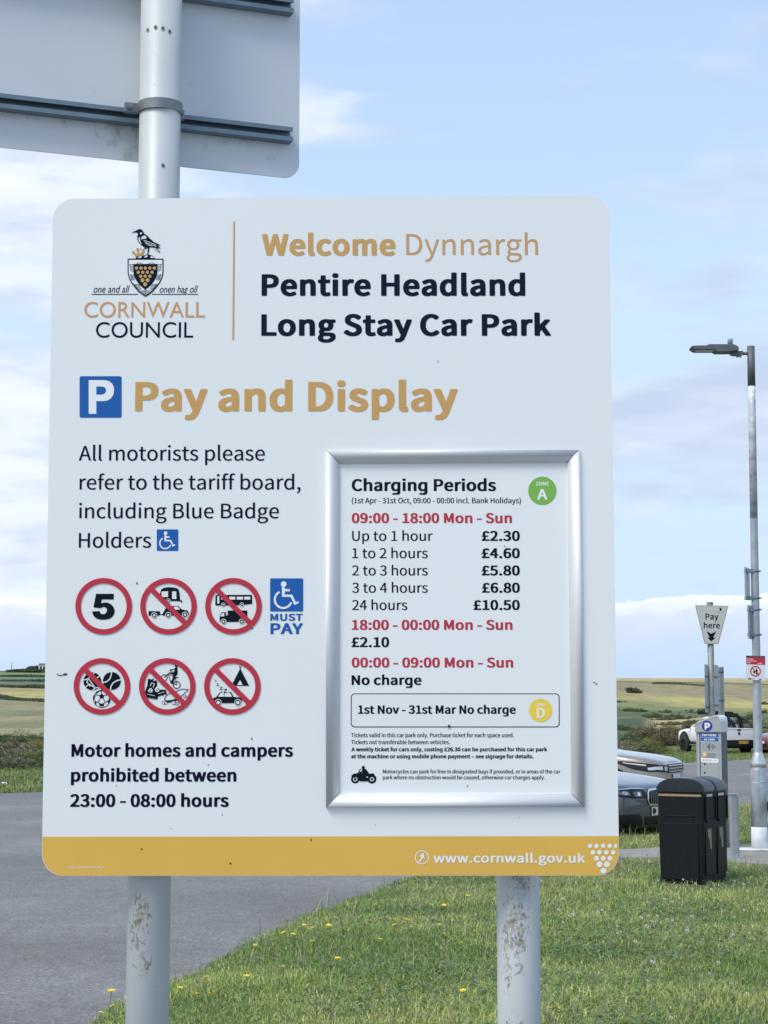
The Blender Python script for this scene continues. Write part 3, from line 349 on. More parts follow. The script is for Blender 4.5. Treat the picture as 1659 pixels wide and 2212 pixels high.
 99: (293, [[42,34,-12,12,-10,16,-10,23,-5,23,-1,36,4,28,10,26,14,22,16,16,20,14,34,14,30,6,24,2,32,0,31,-6,26,-11,23,-15,3,-7,-2,-11,-22,-24,-9,-6,-30,0,-25,14,-16,6,-15,-4,-20,-10,-16,-16,-8,-12,-4,-14,-4,-24,5,-28,7,-16,13,-15,16,-11,12,-5,15,-2,16,4,33,17,30,0,9,-6,19,-24,2,-12,-3,-6,-20,-12,-34,-14,-36,-7,-32,-1,-33,4,-36,10,-21,11]]),
 100: (350, [[38,32,-20,30,-8,23,-6,43,2,32,4,18,8,20,12,20,12,14,20,16,37,18,23,4,22,2,31,0,30,-6,1,100,2,6,12,6,66,0,10,-4,4,-8,0,-354,-2,-6,-12,-5,-56,0,-10,1,-6,6,-46,-13,-54,1,-24,5,-21,8,-15,9], [120,73,16,-12,20,-6,26,9,23,16,0,111,-5,5,-22,12,-22,3,-24,-12,-18,-19,-10,-21,-3,-34,7,-33]]),
 101: (316, [[42,36,-20,25,-12,25,-5,24,-1,34,6,32,8,22,14,20,14,16,20,16,22,11,33,9,25,2,40,-2,28,-5,26,-13,22,-16,19,-30,10,-32,1,-38,-1,-15,-5,-7,-11,-4,-174,0,7,-19,12,-17,13,-9,20,-9,13,-2,18,1,47,17,19,0,10,-2,20,-32,2,-10,-4,-6,-30,-14,-30,-8,-27,-5,-37,-1,-44,6,-24,8,-23,11], [102,165,98,0,2,2,-5,17,-10,15,-15,10,-16,5,-15,-5,-19,-11,-13,-16]]),
 103: (321, [[18,-74,-8,10,-5,14,-2,26,9,24,22,23,-13,25,-1,24,8,20,14,16,-14,18,-8,14,-6,18,0,22,6,29,15,23,15,15,28,15,43,10,48,0,28,-6,96,0,11,-4,4,-7,0,-35,-2,-6,-13,-4,-28,-1,7,-25,-1,-30,-7,-21,-12,-19,-19,-16,-24,-12,-40,-9,-36,-1,-21,2,-4,-9,4,-7,15,-6,107,-2,38,-9,17,-9,11,-10,8,-12,5,-24,-2,-21,-15,-28,-16,-15,-32,-18,-26,-10,-44,-7,-67,0,-37,6,-34,13], [98,-39,12,-9,17,-5,19,-3,22,2,20,6,19,10,9,11,2,9,-6,8,-17,6,-85,2,-8,-6,-8,-12,0,-10], [118,146,12,-10,16,-5,14,6,12,10,7,13,1,19,-6,17,-10,11,-20,9,-17,-7,-11,-9,-7,-14,-1,-14,2,-13]]),
 105: (169, [[28,6,-3,6,0,244,5,7,10,3,65,0,9,-2,4,-4,2,-5,0,-245,-4,-6,-10,-3,-66,0], [25,304,-7,15,0,21,7,14,16,10,15,4,43,-2,17,-8,10,-15,2,-21,-4,-12,-10,-12,-9,-4,-17,-4,-31,0,-22,6]]),
 107: (315, [[28,6,-3,6,0,356,5,6,10,4,70,-2,7,-3,3,-5,0,-186,82,82,8,2,70,0,14,-6,2,-10,-3,-6,-87,-90,99,-130,3,-13,-5,-7,-10,-3,-69,0,-10,3,-68,91,-26,-25,0,-59,-4,-7,-11,-3,-65,0]]),
 108: (174, [[39,12,-9,16,-5,20,0,320,5,6,10,4,70,-2,8,-3,2,-7,0,-308,2,-3,14,-2,6,-4,8,-41,-2,-5,-8,-5,-18,-3,-32,-1,-28,4,-11,6]]),
 109: (511, [[28,6,-3,6,0,243,5,8,10,3,57,0,10,-3,6,-7,19,9,24,5,50,2,38,-10,24,-16,30,16,22,7,26,3,33,0,23,-5,17,-6,23,-18,10,-15,10,-26,3,-22,0,-168,-5,-8,-10,-3,-64,0,-14,5,-2,6,-1,166,-3,10,-7,13,-17,9,-24,-10,-25,-20,-1,-168,-4,-8,-10,-3,-66,0,-12,5,-2,6,-2,162,-3,16,-7,10,-8,6,-9,4,-25,-10,-24,-20,0,-168,-2,-6,-13,-5,-65,0]]),
 110: (345, [[28,6,-3,6,0,242,3,8,12,4,57,0,10,-3,6,-7,20,8,27,6,52,2,38,-10,14,-8,13,-11,15,-25,8,-38,0,-168,-4,-7,-10,-4,-66,0,-13,5,-1,6,-2,164,-4,12,-7,14,-19,8,-27,-10,-27,-20,0,-168,-2,-6,-13,-5,-65,0]]),
 111: (343, [[41,37,-19,24,-12,25,-5,24,0,46,5,24,12,26,14,19,22,20,27,14,39,11,26,2,40,-2,24,-4,25,-10,33,-20,14,-16,12,-18,12,-30,4,-31,0,-27,-6,-30,-8,-18,-13,-19,-17,-18,-30,-19,-24,-9,-26,-5,-40,-2,-26,3,-42,11,-18,10], [120,76,19,-15,23,-6,10,3,17,9,14,15,8,14,7,33,-4,31,-4,12,-12,18,-7,8,-17,10,-14,3,-22,-7,-16,-12,-14,-20,-7,-27,0,-24,7,-27]]),
 112: (350, [[28,-96,-3,8,0,343,2,5,13,6,56,0,11,-3,5,-5,44,12,38,2,45,-6,21,-8,14,-10,17,-15,12,-17,11,-26,6,-30,2,-28,-4,-30,-10,-33,-13,-21,-13,-14,-18,-16,-38,-17,-32,-6,-41,0,-32,7,-1,-92,-4,-8,-11,-2,-65,0], [122,73,24,-13,20,-5,14,4,14,9,18,20,8,18,4,18,-2,32,-9,30,-9,12,-10,7,-16,6,-12,-1,-22,-9,-23,-15]]),
 114: (228, [[28,6,-3,6,0,243,2,5,13,6,56,0,11,-3,5,-5,29,11,25,3,32,0,25,-8,5,-6,0,-10,-10,-36,-13,-6,-21,0,-14,4,-12,-5,-19,-15,-19,-27,0,-151,-2,-6,-13,-5,-65,0]]),
 115: (270, [[-4,32,-2,11,2,7,21,24,7,5,32,0,34,-18,30,-9,16,2,8,4,9,8,3,7,-1,9,-13,12,-91,34,-19,14,-11,10,-11,24,0,32,9,21,19,20,24,13,21,6,21,4,37,0,26,-2,33,-8,22,-10,18,-12,3,-6,-2,-10,-27,-28,-9,-2,-25,1,-30,15,-20,4,-19,-6,-9,-14,3,-7,9,-8,95,-36,17,-11,12,-12,11,-25,0,-31,-11,-26,-18,-20,-28,-14,-22,-6,-38,-4,-35,1,-51,11,-26,11]]),
 116: (223, [[52,22,-12,20,-6,26,-1,138,-27,2,-12,4,-3,6,0,36,3,5,6,3,36,4,5,57,5,7,10,3,63,-1,7,-4,2,-5,0,-57,64,0,10,-4,4,-7,0,-37,-4,-8,-10,-2,-64,-2,0,-123,3,-15,6,-8,10,-6,23,6,21,0,9,-3,4,-4,9,-27,1,-12,-5,-8,-27,-8,-21,-3,-33,-1,-34,4,-18,6,-12,8]]),
 121: (298, [[-1,-94,-3,14,12,36,12,4,18,0,14,-2,12,5,18,18,14,31,-112,234,-1,10,2,5,13,5,68,0,11,-4,65,-145,56,143,14,6,64,0,10,-4,4,-6,-2,-16,-103,-248,-25,-46,-16,-18,-15,-12,-29,-14,-30,-4,-38,0,-20,3]]),
 32: (125, []),
},
'G': {
 67: (363, [[70,55,20,-19,25,-17,29,-13,32,-8,38,-2,44,2,38,10,44,18,0,55,-24,-14,-24,-11,-38,-10,-24,-4,-36,1,-23,5,-21,8,-18,10,-16,12,-14,16,-11,17,-8,19,-5,22,-2,22,2,23,6,21,8,20,10,17,14,15,16,14,18,10,21,8,21,5,36,1,24,-2,24,-6,24,-9,36,-19,0,54,-40,15,-36,9,-32,4,-44,-2,-30,-6,-28,-11,-25,-15,-22,-18,-19,-21,-15,-24,-11,-27,-7,-29,-3,-31,2,-23,6,-23,8,-24,14,-24]]),
 79: (422, [[74,50,20,-18,25,-16,27,-11,31,-7,33,-2,34,2,31,7,28,11,25,16,21,18,18,21,14,23,10,26,6,27,3,28,-3,29,-6,27,-11,26,-14,23,-18,22,-21,18,-25,14,-27,12,-31,6,-33,2,-33,-2,-30,-7,-28,-11,-24,-14,-22,-19,-18,-21,-14,-24,-10,-25,-6,-27,-3,-29,2,-28,7,-27,10,-26,14,-23], [114,80,-14,15,-10,17,-8,20,-6,20,-1,23,1,23,6,20,8,20,10,17,14,15,16,14,17,10,20,8,21,5,23,1,23,-1,22,-5,19,-8,18,-10,15,-14,14,-15,11,-17,8,-20,5,-20,2,-23,-2,-23,-5,-20,-8,-20,-11,-17,-14,-15,-15,-14,-18,-10,-19,-8,-22,-5,-23,-1,-23,1,-21,5,-20,8,-17,10]]),
 82: (310, [[40,0,50,0,0,152,28,0,16,-4,16,-9,8,-8,32,-39,60,-92,60,0,-36,50,-49,76,-23,26,-18,14,20,11,10,7,14,16,9,18,3,11,2,23,0,18,-4,16,-6,14,-10,12,-10,12,-13,9,-15,7,-36,9,-108,1], [90,197,0,110,32,0,26,-3,10,-2,16,-9,11,-13,3,-8,3,-18,-5,-25,-9,-15,-16,-10,-11,-4,-28,-3]]),
 78: (401, [[38,0,47,0,0,270,234,-270,43,0,0,350,-47,0,0,-271,-237,271,-40,0]]),
 87: (535, [[142,-3,10,0,116,287,114,-287,10,0,142,353,-50,0,-95,-241,-97,241,-48,0,-97,-241,-97,241,-50,0]]),
 65: (342, [[0,0,52,0,44,103,148,0,47,-103,51,0,-156,352,-36,0], [115,148,53,127,56,-127]]),
 76: (251, [[38,0,208,0,0,45,-158,0,0,305,-50,0]]),
 85: (363, [[62,43,14,-15,18,-12,19,-9,21,-7,21,-4,22,0,29,1,27,5,23,8,21,10,17,14,14,16,10,19,8,21,5,22,1,26,0,212,-50,0,0,-214,-2,-26,-7,-22,-13,-18,-11,-9,-13,-8,-26,-9,-32,-2,-26,2,-23,8,-20,14,-18,20,-7,20,-2,26,0,218,-50,0,0,-218,2,-26,6,-24,9,-22]]),
 73: (128, [[39,0,51,0,0,350,-51,0]]),
 32: (143, []),
 111: (283, [[52,30,14,-12,16,-10,18,-6,20,-5,20,-1,22,1,20,4,18,7,16,10,14,11,12,14,10,16,7,18,5,19,1,22,-1,20,-5,18,-7,17,-10,15,-12,14,-14,12,-17,8,-18,8,-20,4,-21,1,-20,-1,-19,-5,-17,-7,-16,-10,-14,-11,-12,-13,-10,-16,-8,-17,-4,-18,-2,-19,2,-21,4,-19,8,-18,9,-16], [86,58,-13,20,-5,12,-3,28,4,24,4,12,13,18,18,14,12,4,24,4,26,-4,10,-4,20,-14,14,-18,4,-12,4,-25,-4,-27,-4,-12,-13,-20,-19,-14,-12,-4,-26,-4,-25,4,-11,4]]),
 110: (257, [[32,0,45,0,0,165,18,18,11,8,12,5,16,2,16,-2,12,-8,10,-11,6,-15,2,-20,0,-142,46,0,-2,160,-8,30,-6,12,-16,18,-11,7,-23,7,-28,0,-16,-5,-14,-7,-25,-22,0,30,-45,0]]),
 101: (246, [[62,20,15,-10,17,-8,18,-5,21,-1,22,0,28,6,17,6,25,14,0,44,-32,-16,-24,-8,-25,-3,-24,3,-10,4,-18,10,-14,17,-8,22,-4,13,163,0,-1,24,-4,22,-5,19,-8,17,-9,14,-12,11,-12,9,-16,6,-16,4,-17,1,-19,-1,-17,-4,-15,-7,-14,-9,-13,-12,-11,-12,-8,-16,-6,-17,-4,-19,0,-39,10,-35,8,-16,10,-15], [68,138,10,29,10,13,14,10,8,3,20,3,18,-3,8,-3,12,-10,10,-14,2,-8,4,-20]]),
 104: (257, [[32,0,45,0,0,165,18,18,11,8,12,5,16,2,16,-2,12,-8,10,-11,6,-15,2,-20,0,-142,46,0,0,141,-2,18,-7,31,-7,12,-16,18,-10,6,-24,8,-21,0,-23,-5,-20,-11,-19,-18,0,150,-45,0]]),
 97: (219, [[29,12,13,-10,9,-4,25,-2,19,3,13,5,24,15,6,-13,6,-5,7,-3,16,-2,19,3,25,15,0,27,-23,-12,-6,1,-3,4,-2,140,-8,24,-7,10,-18,16,-11,4,-25,6,-32,0,-18,-4,-15,-6,-13,-9,-12,-11,0,-50,14,14,14,10,14,8,24,6,22,-2,12,-4,10,-13,4,-13,0,-21,-74,-27,-20,-12,-14,-15,-10,-21,0,-21,5,-17], [69,37,-8,13,-1,10,0,8,8,13,22,16,42,17,0,-68,-15,-11,-16,-7,-19,2]]),
 103: (219, [[20,-90,22,-15,30,-9,34,-4,20,1,18,2,30,9,22,16,8,10,10,22,1,14,-5,24,-10,14,-16,13,-10,5,-78,21,-15,9,-3,8,2,6,5,5,7,3,58,14,12,6,12,12,14,26,4,17,1,11,-5,20,-19,25,47,0,0,35,-95,0,-34,-3,-28,-11,-21,-16,-8,-10,-8,-25,-1,-24,4,-18,5,-11,12,-14,30,-20,-23,-10,-11,-10,-2,-9,-1,-7,3,-10,8,-8,12,-8,-22,-8,-16,-10,-11,-12,-7,-16,-2,-18,2,-12,3,-11], [74,119,-10,17,-2,14,2,12,11,16,18,11,15,2,20,-5,15,-12,9,-17,0,-14,-5,-13,-13,-15,-12,-5,-14,-2,-16,1], [49,-64,-5,11,-1,7,5,16,16,12,22,6,28,0,30,-7,16,-9,6,-5,4,-7,1,-8,-3,-12,-8,-9,-13,-7,-18,-4,-33,-1,-21,3,-15,6]]),
 108: (112, [[34,0,45,0,0,350,-45,0]]),
 100: (262, [[52,32,14,-11,14,-9,16,-6,18,-4,118,-2,0,350,-46,0,0,-124,-21,6,-23,3,-24,-1,-18,-4,-17,-7,-15,-9,-13,-11,-11,-13,-10,-16,-6,-16,-4,-18,-2,-20,2,-20,4,-20,6,-18,8,-16], [92,52,-13,17,-5,9,-4,24,0,26,2,13,10,22,16,17,10,6,22,7,30,-1,26,-6,0,-148,-61,2,-13,2]]),
},
}


def within(p, loop):
    r = False
    for (x1, y1), (x2, y2) in zip(loop, np.roll(loop, -1, 0)):
        if (y1 > p[1]) != (y2 > p[1]) and p[0] < (x2 - x1) * (p[1] - y1) / (y2 - y1) + x1:
            r = not r
    return r


def load_font():
    out = {}
    for key, face in FONT_OUTLINES.items():
        out[key] = {}
        for code, (adv, loops) in face.items():
            cs = [np.cumsum(np.array(l, float).reshape(-1, 2), 0) for l in loops]
            first = np.cumsum([0] + [len(c) for c in cs])
            depth = [sum(within(c[0], o) for o in cs if o is not c) for c in cs]
            tri = []
            for i, c in enumerate(cs):          # each outline with the holes lying directly in it
                if depth[i] % 2:
                    continue
                grp = [i] + [j for j in range(len(cs)) if depth[j] == depth[i] + 1 and within(cs[j][0], c)]
                idx = [first[j] + k for j in grp for k in range(len(cs[j]))]
                for t3 in tessellate_polygon([[Vector((p[0], p[1], 0)) for p in cs[j]] for j in grp]):
                    tri.append(tuple(int(idx[k]) for k in t3))
            out[key][chr(code)] = (adv, np.vstack(cs) if cs else np.zeros((0, 2)), tri)
    return out


FONT = load_font()


class MB:
    """Collects faces and links them as ONE mesh object."""
    def __init__(s):
        s.v, s.f, s.m, s.sm = [], [], [], []

    def add(s, vs, fs, mi=0, smooth=False):
        b = len(s.v)
        s.v.extend([tuple(x) for x in vs])
        for f in fs:
            s.f.append(tuple(i + b for i in f))
            s.m.append(mi)
            s.sm.append(smooth)

    def box(s, c, size, mi=0, M=None, bev=0.0):
        hx, hy, hz = [x / 2 for x in size]
        if bev <= 0:
            vs = [Vector((sx * hx, sy * hy, sz * hz)) for sx in (-1, 1) for sy in (-1, 1) for sz in (-1, 1)]
            fs = [(0, 1, 3, 2), (4, 6, 7, 5), (0, 4, 5, 1), (2, 3, 7, 6), (0, 2, 6, 4), (1, 5, 7, 3)]
        else:
            import bmesh
            bm = bmesh.new()
            bmesh.ops.create_cube(bm, size=1)
            bmesh.ops.scale(bm, vec=size, verts=bm.verts)
            bmesh.ops.bevel(bm, geom=bm.edges[:], offset=bev, segments=2, profile=.6, affect='EDGES')
            bm.verts.index_update()
            vs = [v.co.copy() for v in bm.verts]
            fs = [tuple(v.index for v in f.verts) for f in bm.faces]
            bm.free()
        vs = [(M @ v if M else v) + Vector(c) for v in vs]
        s.add(vs, fs, mi)

    def tube(s, pts, rad, seg=16, mi=0, caps=True, smooth=True):
        pts = [Vector(p) for p in pts]
        if not hasattr(rad, '__len__'):
            rad = [rad] * len(pts)
        vs, fs = [], []
        ref = None
        for i, p in enumerate(pts):
            t = (pts[min(i + 1, len(pts) - 1)] - pts[max(i - 1, 0)]).normalized()
            if ref is None:
                ref = t.orthogonal().normalized()
            a = (ref - t * ref.dot(t))
            a = a.normalized() if a.length > 1e-6 else t.orthogonal().normalized()
            ref = a
            b = t.cross(a)
            for k in range(seg):
                q = 2 * math.pi * k / seg
                vs.append(p + (a * math.cos(q) + b * math.sin(q)) * rad[i])
        for i in range(len(pts) - 1):
            for k in range(seg):
                k2 = (k + 1) % seg
                fs.append((i * seg + k, i * seg + k2, (i + 1) * seg + k2, (i + 1) * seg + k))
        s.add(vs, fs, mi, smooth)
        if caps:
            s.add(vs[:seg], [tuple(reversed(range(seg)))], mi)
            s.add(vs[-seg:], [tuple(range(seg))], mi)

    def poly(s, loops, mi=0):               # flat polygon, loops[0] the outline, the rest holes
        tri = tessellate_polygon(loops)
        vs = [p for l in loops for p in l]
        s.add(vs, tri, mi)

    def prism(s, loop, d, mi=0, mi_side=None):   # extrude a flat loop by the vector d
        loop = [Vector(p) for p in loop]
        d = Vector(d)
        n = len(loop)
        tri = tessellate_polygon([loop])
        s.add(loop, tri, mi)
        top = [p + d for p in loop]
        s.add(top, [t[::-1] for t in tri], mi)
        ms = mi if mi_side is None else mi_side
        s.add(loop + top, [(i, (i + 1) % n, n + (i + 1) % n, n + i) for i in range(n)], ms)

    def build(s, name, mats, parent=None, loc=None, bevel=0.0):
        me = bpy.data.meshes.new(name)
        off = Vector((0, 0, 0))
        if parent is not None and loc is None:
            off = parent_world(parent)
        elif loc is not None:
            off = Vector(loc)
        me.from_pydata([tuple(Vector(v) - off) for v in s.v], [], s.f)
        for m in (mats if isinstance(mats, (list, tuple)) else [mats]):
            me.materials.append(m)
        me.polygons.foreach_set('material_index', s.m)
        me.polygons.foreach_set('use_smooth', s.sm)
        me.update()
        import bmesh
        bm = bmesh.new()
        bm.from_mesh(me)
        bmesh.ops.remove_doubles(bm, verts=bm.verts, dist=1e-6)
        bmesh.ops.recalc_face_normals(bm, faces=bm.faces)
        bm.to_mesh(me)
        bm.free()
        o = bpy.data.objects.new(name, me)
        COL.objects.link(o)
        if parent is not None:
            o.parent = parent
        elif loc is not None:
            o.location = loc
        if bevel > 0:
            bv = o.modifiers.new('bevel', 'BEVEL')
            bv.width = bevel
            bv.segments = 2
            bv.limit_method = 'ANGLE'
            bv.angle_limit = R(40)
        return o


def parent_world(o):
    p = Vector((0, 0, 0))
    while o is not None:
        p += Vector(o.location)
        o = o.parent
    return p


def tag(o, label=None, cat=None, group=None, kind=None):
    for k, v in (('label', label), ('category', cat), ('group', group), ('kind', kind)):
        if v:
            o[k] = v
    return o


def empty(name, loc, label=None, cat=None, group=None, rz=0.0):
    o = bpy.data.objects.new(name, None)
    o.empty_display_size = .2
    COL.objects.link(o)
    o.location = loc
    o.rotation_euler = (0, 0, rz)
    return tag(o, label, cat, group)


def copy_tree(o, parent=None):
    c = o.copy()
    COL.objects.link(c)
    if parent is not None:
        c.parent = parent
    for ch in o.children:
        copy_tree(ch, c)
    return c


# ------------------------------------------------------------------ materials
def mat(name, col, rough=.5, metal=0.0, var=0.0, vscale=8.0, bump=0.0, bscale=60.0, coat=0.0, spec=.5, rvar=0.0):
    m = bpy.data.materials.new(name)
    m.use_nodes = True
    t = m.node_tree
    b = t.nodes['Principled BSDF']
    b.inputs['Base Color'].default_value = (*col, 1)
    b.inputs['Roughness'].default_value = rough
    b.inputs['Metallic'].default_value = metal
    b.inputs['Coat Weight'].default_value = coat
    b.inputs['Coat Roughness'].default_value = .06
    b.inputs['Specular IOR Level'].default_value = spec
    if var or bump or rvar:
        c = nd(t, 'ShaderNodeTexCoord')
        n = nd(t, 'ShaderNodeTexNoise')
        n.inputs['Scale'].default_value = vscale
        n.inputs['Detail'].default_value = 6
        n.inputs['Roughness'].default_value = .62
        t.links.new(c.outputs['Object'], n.inputs['Vector'])
        if var:
            lo = tuple(max(0, x * (1 - var)) for x in col)
            hi = tuple(min(1, x * (1 + var)) for x in col)
            t.links.new(ramp(t, n.outputs['Fac'], [(.28, lo), (.72, hi)]), b.inputs['Base Color'])
        if rvar:
            t.links.new(ramp(t, n.outputs['Fac'], [(.3, max(0, rough - rvar)), (.7, min(1, rough + rvar))]), b.inputs['Roughness'])
        if bump:
            n2 = nd(t, 'ShaderNodeTexNoise')
            n2.inputs['Scale'].default_value = bscale
            n2.inputs['Detail'].default_value = 4
            t.links.new(c.outputs['Object'], n2.inputs['Vector'])
            bp = nd(t, 'ShaderNodeBump')
            bp.inputs['Strength'].default_value = bump
            bp.inputs['Distance'].default_value = .01
            t.links.new(n2.outputs['Fac'], bp.inputs['Height'])
            t.links.new(bp.outputs[0], b.inputs['Normal'])
    return m


_SG = lin(200, 212, 222)


def alb(r, g, b, white=.80):              # own colour of a print, from how it shows beside the white of its board
    return tuple(min(.9, white * c / s) for c, s in zip(lin(r, g, b), _SG))

# ================================================================== the car-park sign
def rot_sign(yaw, tilt, roll):
    return Matrix.Rotation(yaw, 3, 'Z') @ Matrix.Rotation(tilt, 3, 'X') @ Matrix.Rotation(-roll, 3, 'Y')


SR = rot_sign(-.0149, .0063, .0021)
SCN = Vector((-.0951, 3.1693, EYE + .321))
SW, SH, SRAD = 1.0, 1.2022, .0385
SP = Plane(SCN, SR @ Vector((1, 0, 0)), SR @ Vector((0, 0, 1)))

M_white = mat('sign_white_paint', (.765, .80, .795), .36, var=.012, vscale=3, spec=.4)
M_edge = mat('board_edge', (.45, .46, .47), .5)
M_gold = mat('gold_print', alb(190, 162, 80), .38, spec=.22, var=.03, vscale=6)
M_goldt = mat('gold_lettering', alb(172, 145, 92), .38, spec=.22)
M_tan = mat('tan_lettering', alb(172, 142, 102), .38, spec=.22)
M_navy = mat('navy_lettering', alb(14, 28, 46), .38, spec=.06)
M_ink = mat('dark_lettering', alb(12, 16, 42), .38, spec=.06)
M_black = mat('black_print', alb(13, 24, 34), .38, spec=.06)
M_red = mat('red_print', alb(160, 48, 66), .38, spec=.22)
M_blue = mat('blue_print', alb(22, 84, 160), .38, spec=.22)
M_green = mat('green_print', alb(104, 166, 78), .38, spec=.22)
M_yel = mat('yellow_print', alb(205, 190, 72), .38, spec=.22)
M_pwhite = mat('white_print', (.80, .835, .845), .38)
M_spk = mat('dirt_fleck', (.03, .025, .02), .8)
PRM = [M_white, M_goldt, M_navy, M_ink, M_black, M_red, M_blue, M_green, M_yel, M_pwhite, M_tan, M_gold]
I_W, I_GT, I_NV, I_INK, I_BK, I_RED, I_BL, I_GR, I_YL, I_PW, I_TAN, I_GOLD = range(12)


class Print:
    """Flat print on a board; coordinates are photo pixels, turned into metres on the board's own plane."""
    def __init__(s, plane, tf=None, base=.0005, step=.00022):
        s.pl, s.mb, s.base, s.step = plane, MB(), base, step
        s.tf = tf or (lambda x, y: (x, y))

    def q(s, x, y, layer):
        u, v = s.pl.uv(*s.tf(x, y))
        return s.pl.p(u, v, s.base + s.step * layer)

    def poly(s, pts, mi, layer=0, holes=()):
        s.mb.poly([[s.q(x, y, layer) for x, y in l] for l in (pts, *holes)], mi)

    def circ(s, cx, cy, r, n=48, ry=None, a0=0, a1=360):
        ry = ry or r
        full = abs(a1 - a0) >= 360
        k = n if full else n + 1
        return [(cx + r * math.cos(R(a0 + (a1 - a0) * i / n)), cy + ry * math.sin(R(a0 + (a1 - a0) * i / n))) for i in range(k)]

    def disc(s, cx, cy, r, mi, layer=0, ry=None, n=40):
        s.poly(s.circ(cx, cy, r, n, ry), mi, layer)

    def ring(s, cx, cy, r, r2, mi, layer=0, ry=None, ry2=None, n=64):
        a, b = s.circ(cx, cy, r, n, ry), s.circ(cx, cy, r2, n, ry2)
        vs = [s.q(x, y, layer) for x, y in a + b]
        s.mb.add(vs, [(i, (i + 1) % n, n + (i + 1) % n, n + i) for i in range(n)], mi)

    def stroke(s, pts, w, mi, layer=0, closed=False):
        n = len(pts)
        L, Rr = [], []
        for i in range(n):
            p = np.array(pts[i], float)
            a = np.array(pts[(i - 1) % n if closed else max(i - 1, 0)], float)
            b = np.array(pts[(i + 1) % n if closed else min(i + 1, n - 1)], float)
            d1, d2 = p - a, b - p
            d1 = d1 / (np.hypot(*d1) or 1)
            d2 = d2 / (np.hypot(*d2) or 1)
            t = d1 + d2
            t = t / (np.hypot(*t) or 1)
            nn = np.array([-t[1], t[0]])
            ref = d1 if np.hypot(*d1) > .1 else d2
            sc = 1 / max(.45, abs(nn @ np.array([-ref[1], ref[0]])))
            L.append(p + nn * w / 2 * sc)
            Rr.append(p - nn * w / 2 * sc)
        vs = [s.q(*p, layer) for p in L] + [s.q(*p, layer) for p in Rr]
        m = n if closed else n - 1
        s.mb.add(vs, [(i, (i + 1) % n, n + (i + 1) % n, n + i) for i in range(m)], mi)

    def rrect(s, x0, y0, x1, y1, r, n=6):
        out = []
        for cx, cy, a in ((x1 - r, y0 + r, -90), (x1 - r, y1 - r, 0), (x0 + r, y1 - r, 90), (x0 + r, y0 + r, 180)):
            out += [(cx + r * math.cos(R(a + 90 * i / n)), cy + r * math.sin(R(a + 90 * i / n))) for i in range(n + 1)]
        return out

    def text(s, font, txt, x0, x1, yb, cap, mi, layer=0, slant=0.0, yb1=None, ink=0.0):
        """Set txt so that its ink runs from x0 to x1 on the baseline yb (all photo pixels)."""
        u0, v0 = s.pl.uv(*s.tf(x0, yb))
        u1, v1 = s.pl.uv(*s.tf(x1, yb if yb1 is None else yb1))
        _, vt = s.pl.uv(*s.tf(x0, yb - cap))
        k = (vt - v0) / 350
        pen, items, lo, hi = 0, [], 1e9, -1e9
        for ch in txt:
            adv, pts, tri = FONT[font][ch]
            if len(pts):
                lo, hi = min(lo, pen + pts[:, 0].min()), max(hi, pen + pts[:, 0].max())
                items.append((pen, pts, tri))
            pen += adv
        kx = (u1 - u0) / (hi - lo)
        for pen, pts, tri in items:
            vs = []
            for gx, gy in pts:
                uu = (gx + pen - lo) * kx
                vs.append(s.pl.p(u0 + uu + slant * gy * k, v0 + gy * k + (v1 - v0) * uu / (u1 - u0), s.base + s.step * layer))
            s.mb.add(vs, tri, mi)
            if ink:                          # ink spread: a second strike a hair to the right
                s.mb.add([v + s.pl.e * ink + s.pl.n * s.step * .5 for v in vs], tri, mi)
        return kx / k

    def done(s, name, parent, mats=PRM):
        return s.mb.build(name, mats, parent)


SIGN = empty('parking_sign', (SCN.x, SCN.y + .05, 0),
             'large white car park tariff sign with gold bottom band on two round posts', 'sign')
# ---- board: rounded sheet, white front, dark folded edge
def rr_uv(w, h, r, n=10):
    out = []
    for cx, cy, a in ((w / 2 - r, h / 2 - r, 0), (-w / 2 + r, h / 2 - r, 90), (-w / 2 + r, -h / 2 + r, 180), (w / 2 - r, -h / 2 + r, 270)):
        out += [(cx + r * math.cos(R(a + 90 * i / n)), cy + r * math.sin(R(a + 90 * i / n))) for i in range(n + 1)]
    return out


outl = rr_uv(SW, SH, SRAD)
b = MB()
loop = [SP.p(u, v, 0) for u, v in outl]
b.prism(loop, SP.n * -.004, 0, 1)
panel = b.build('panel', [M_white, M_edge], SIGN)
# gold band along the bottom, following the rounded corners
vb = SP.uv(88, 1807.5)[1]
band = [(u, v) for u, v in outl if v < vb - .004]
band = [p for p in band]
band.sort(key=lambda p: 0)
ring_ = [(-SW / 2 + .0006, vb)] + [(u * .9988, v * .9988) for u, v in outl if v < vb and u < 0] + \
        [(u * .9988, v * .9988) for u, v in outl if v < vb and u >= 0] + [(SW / 2 - .0006, vb)]
b = MB()
b.poly([[SP.p(u, v, .0003) for u, v in ring_]], 0)
b.build('gold_band', [M_gold], panel)

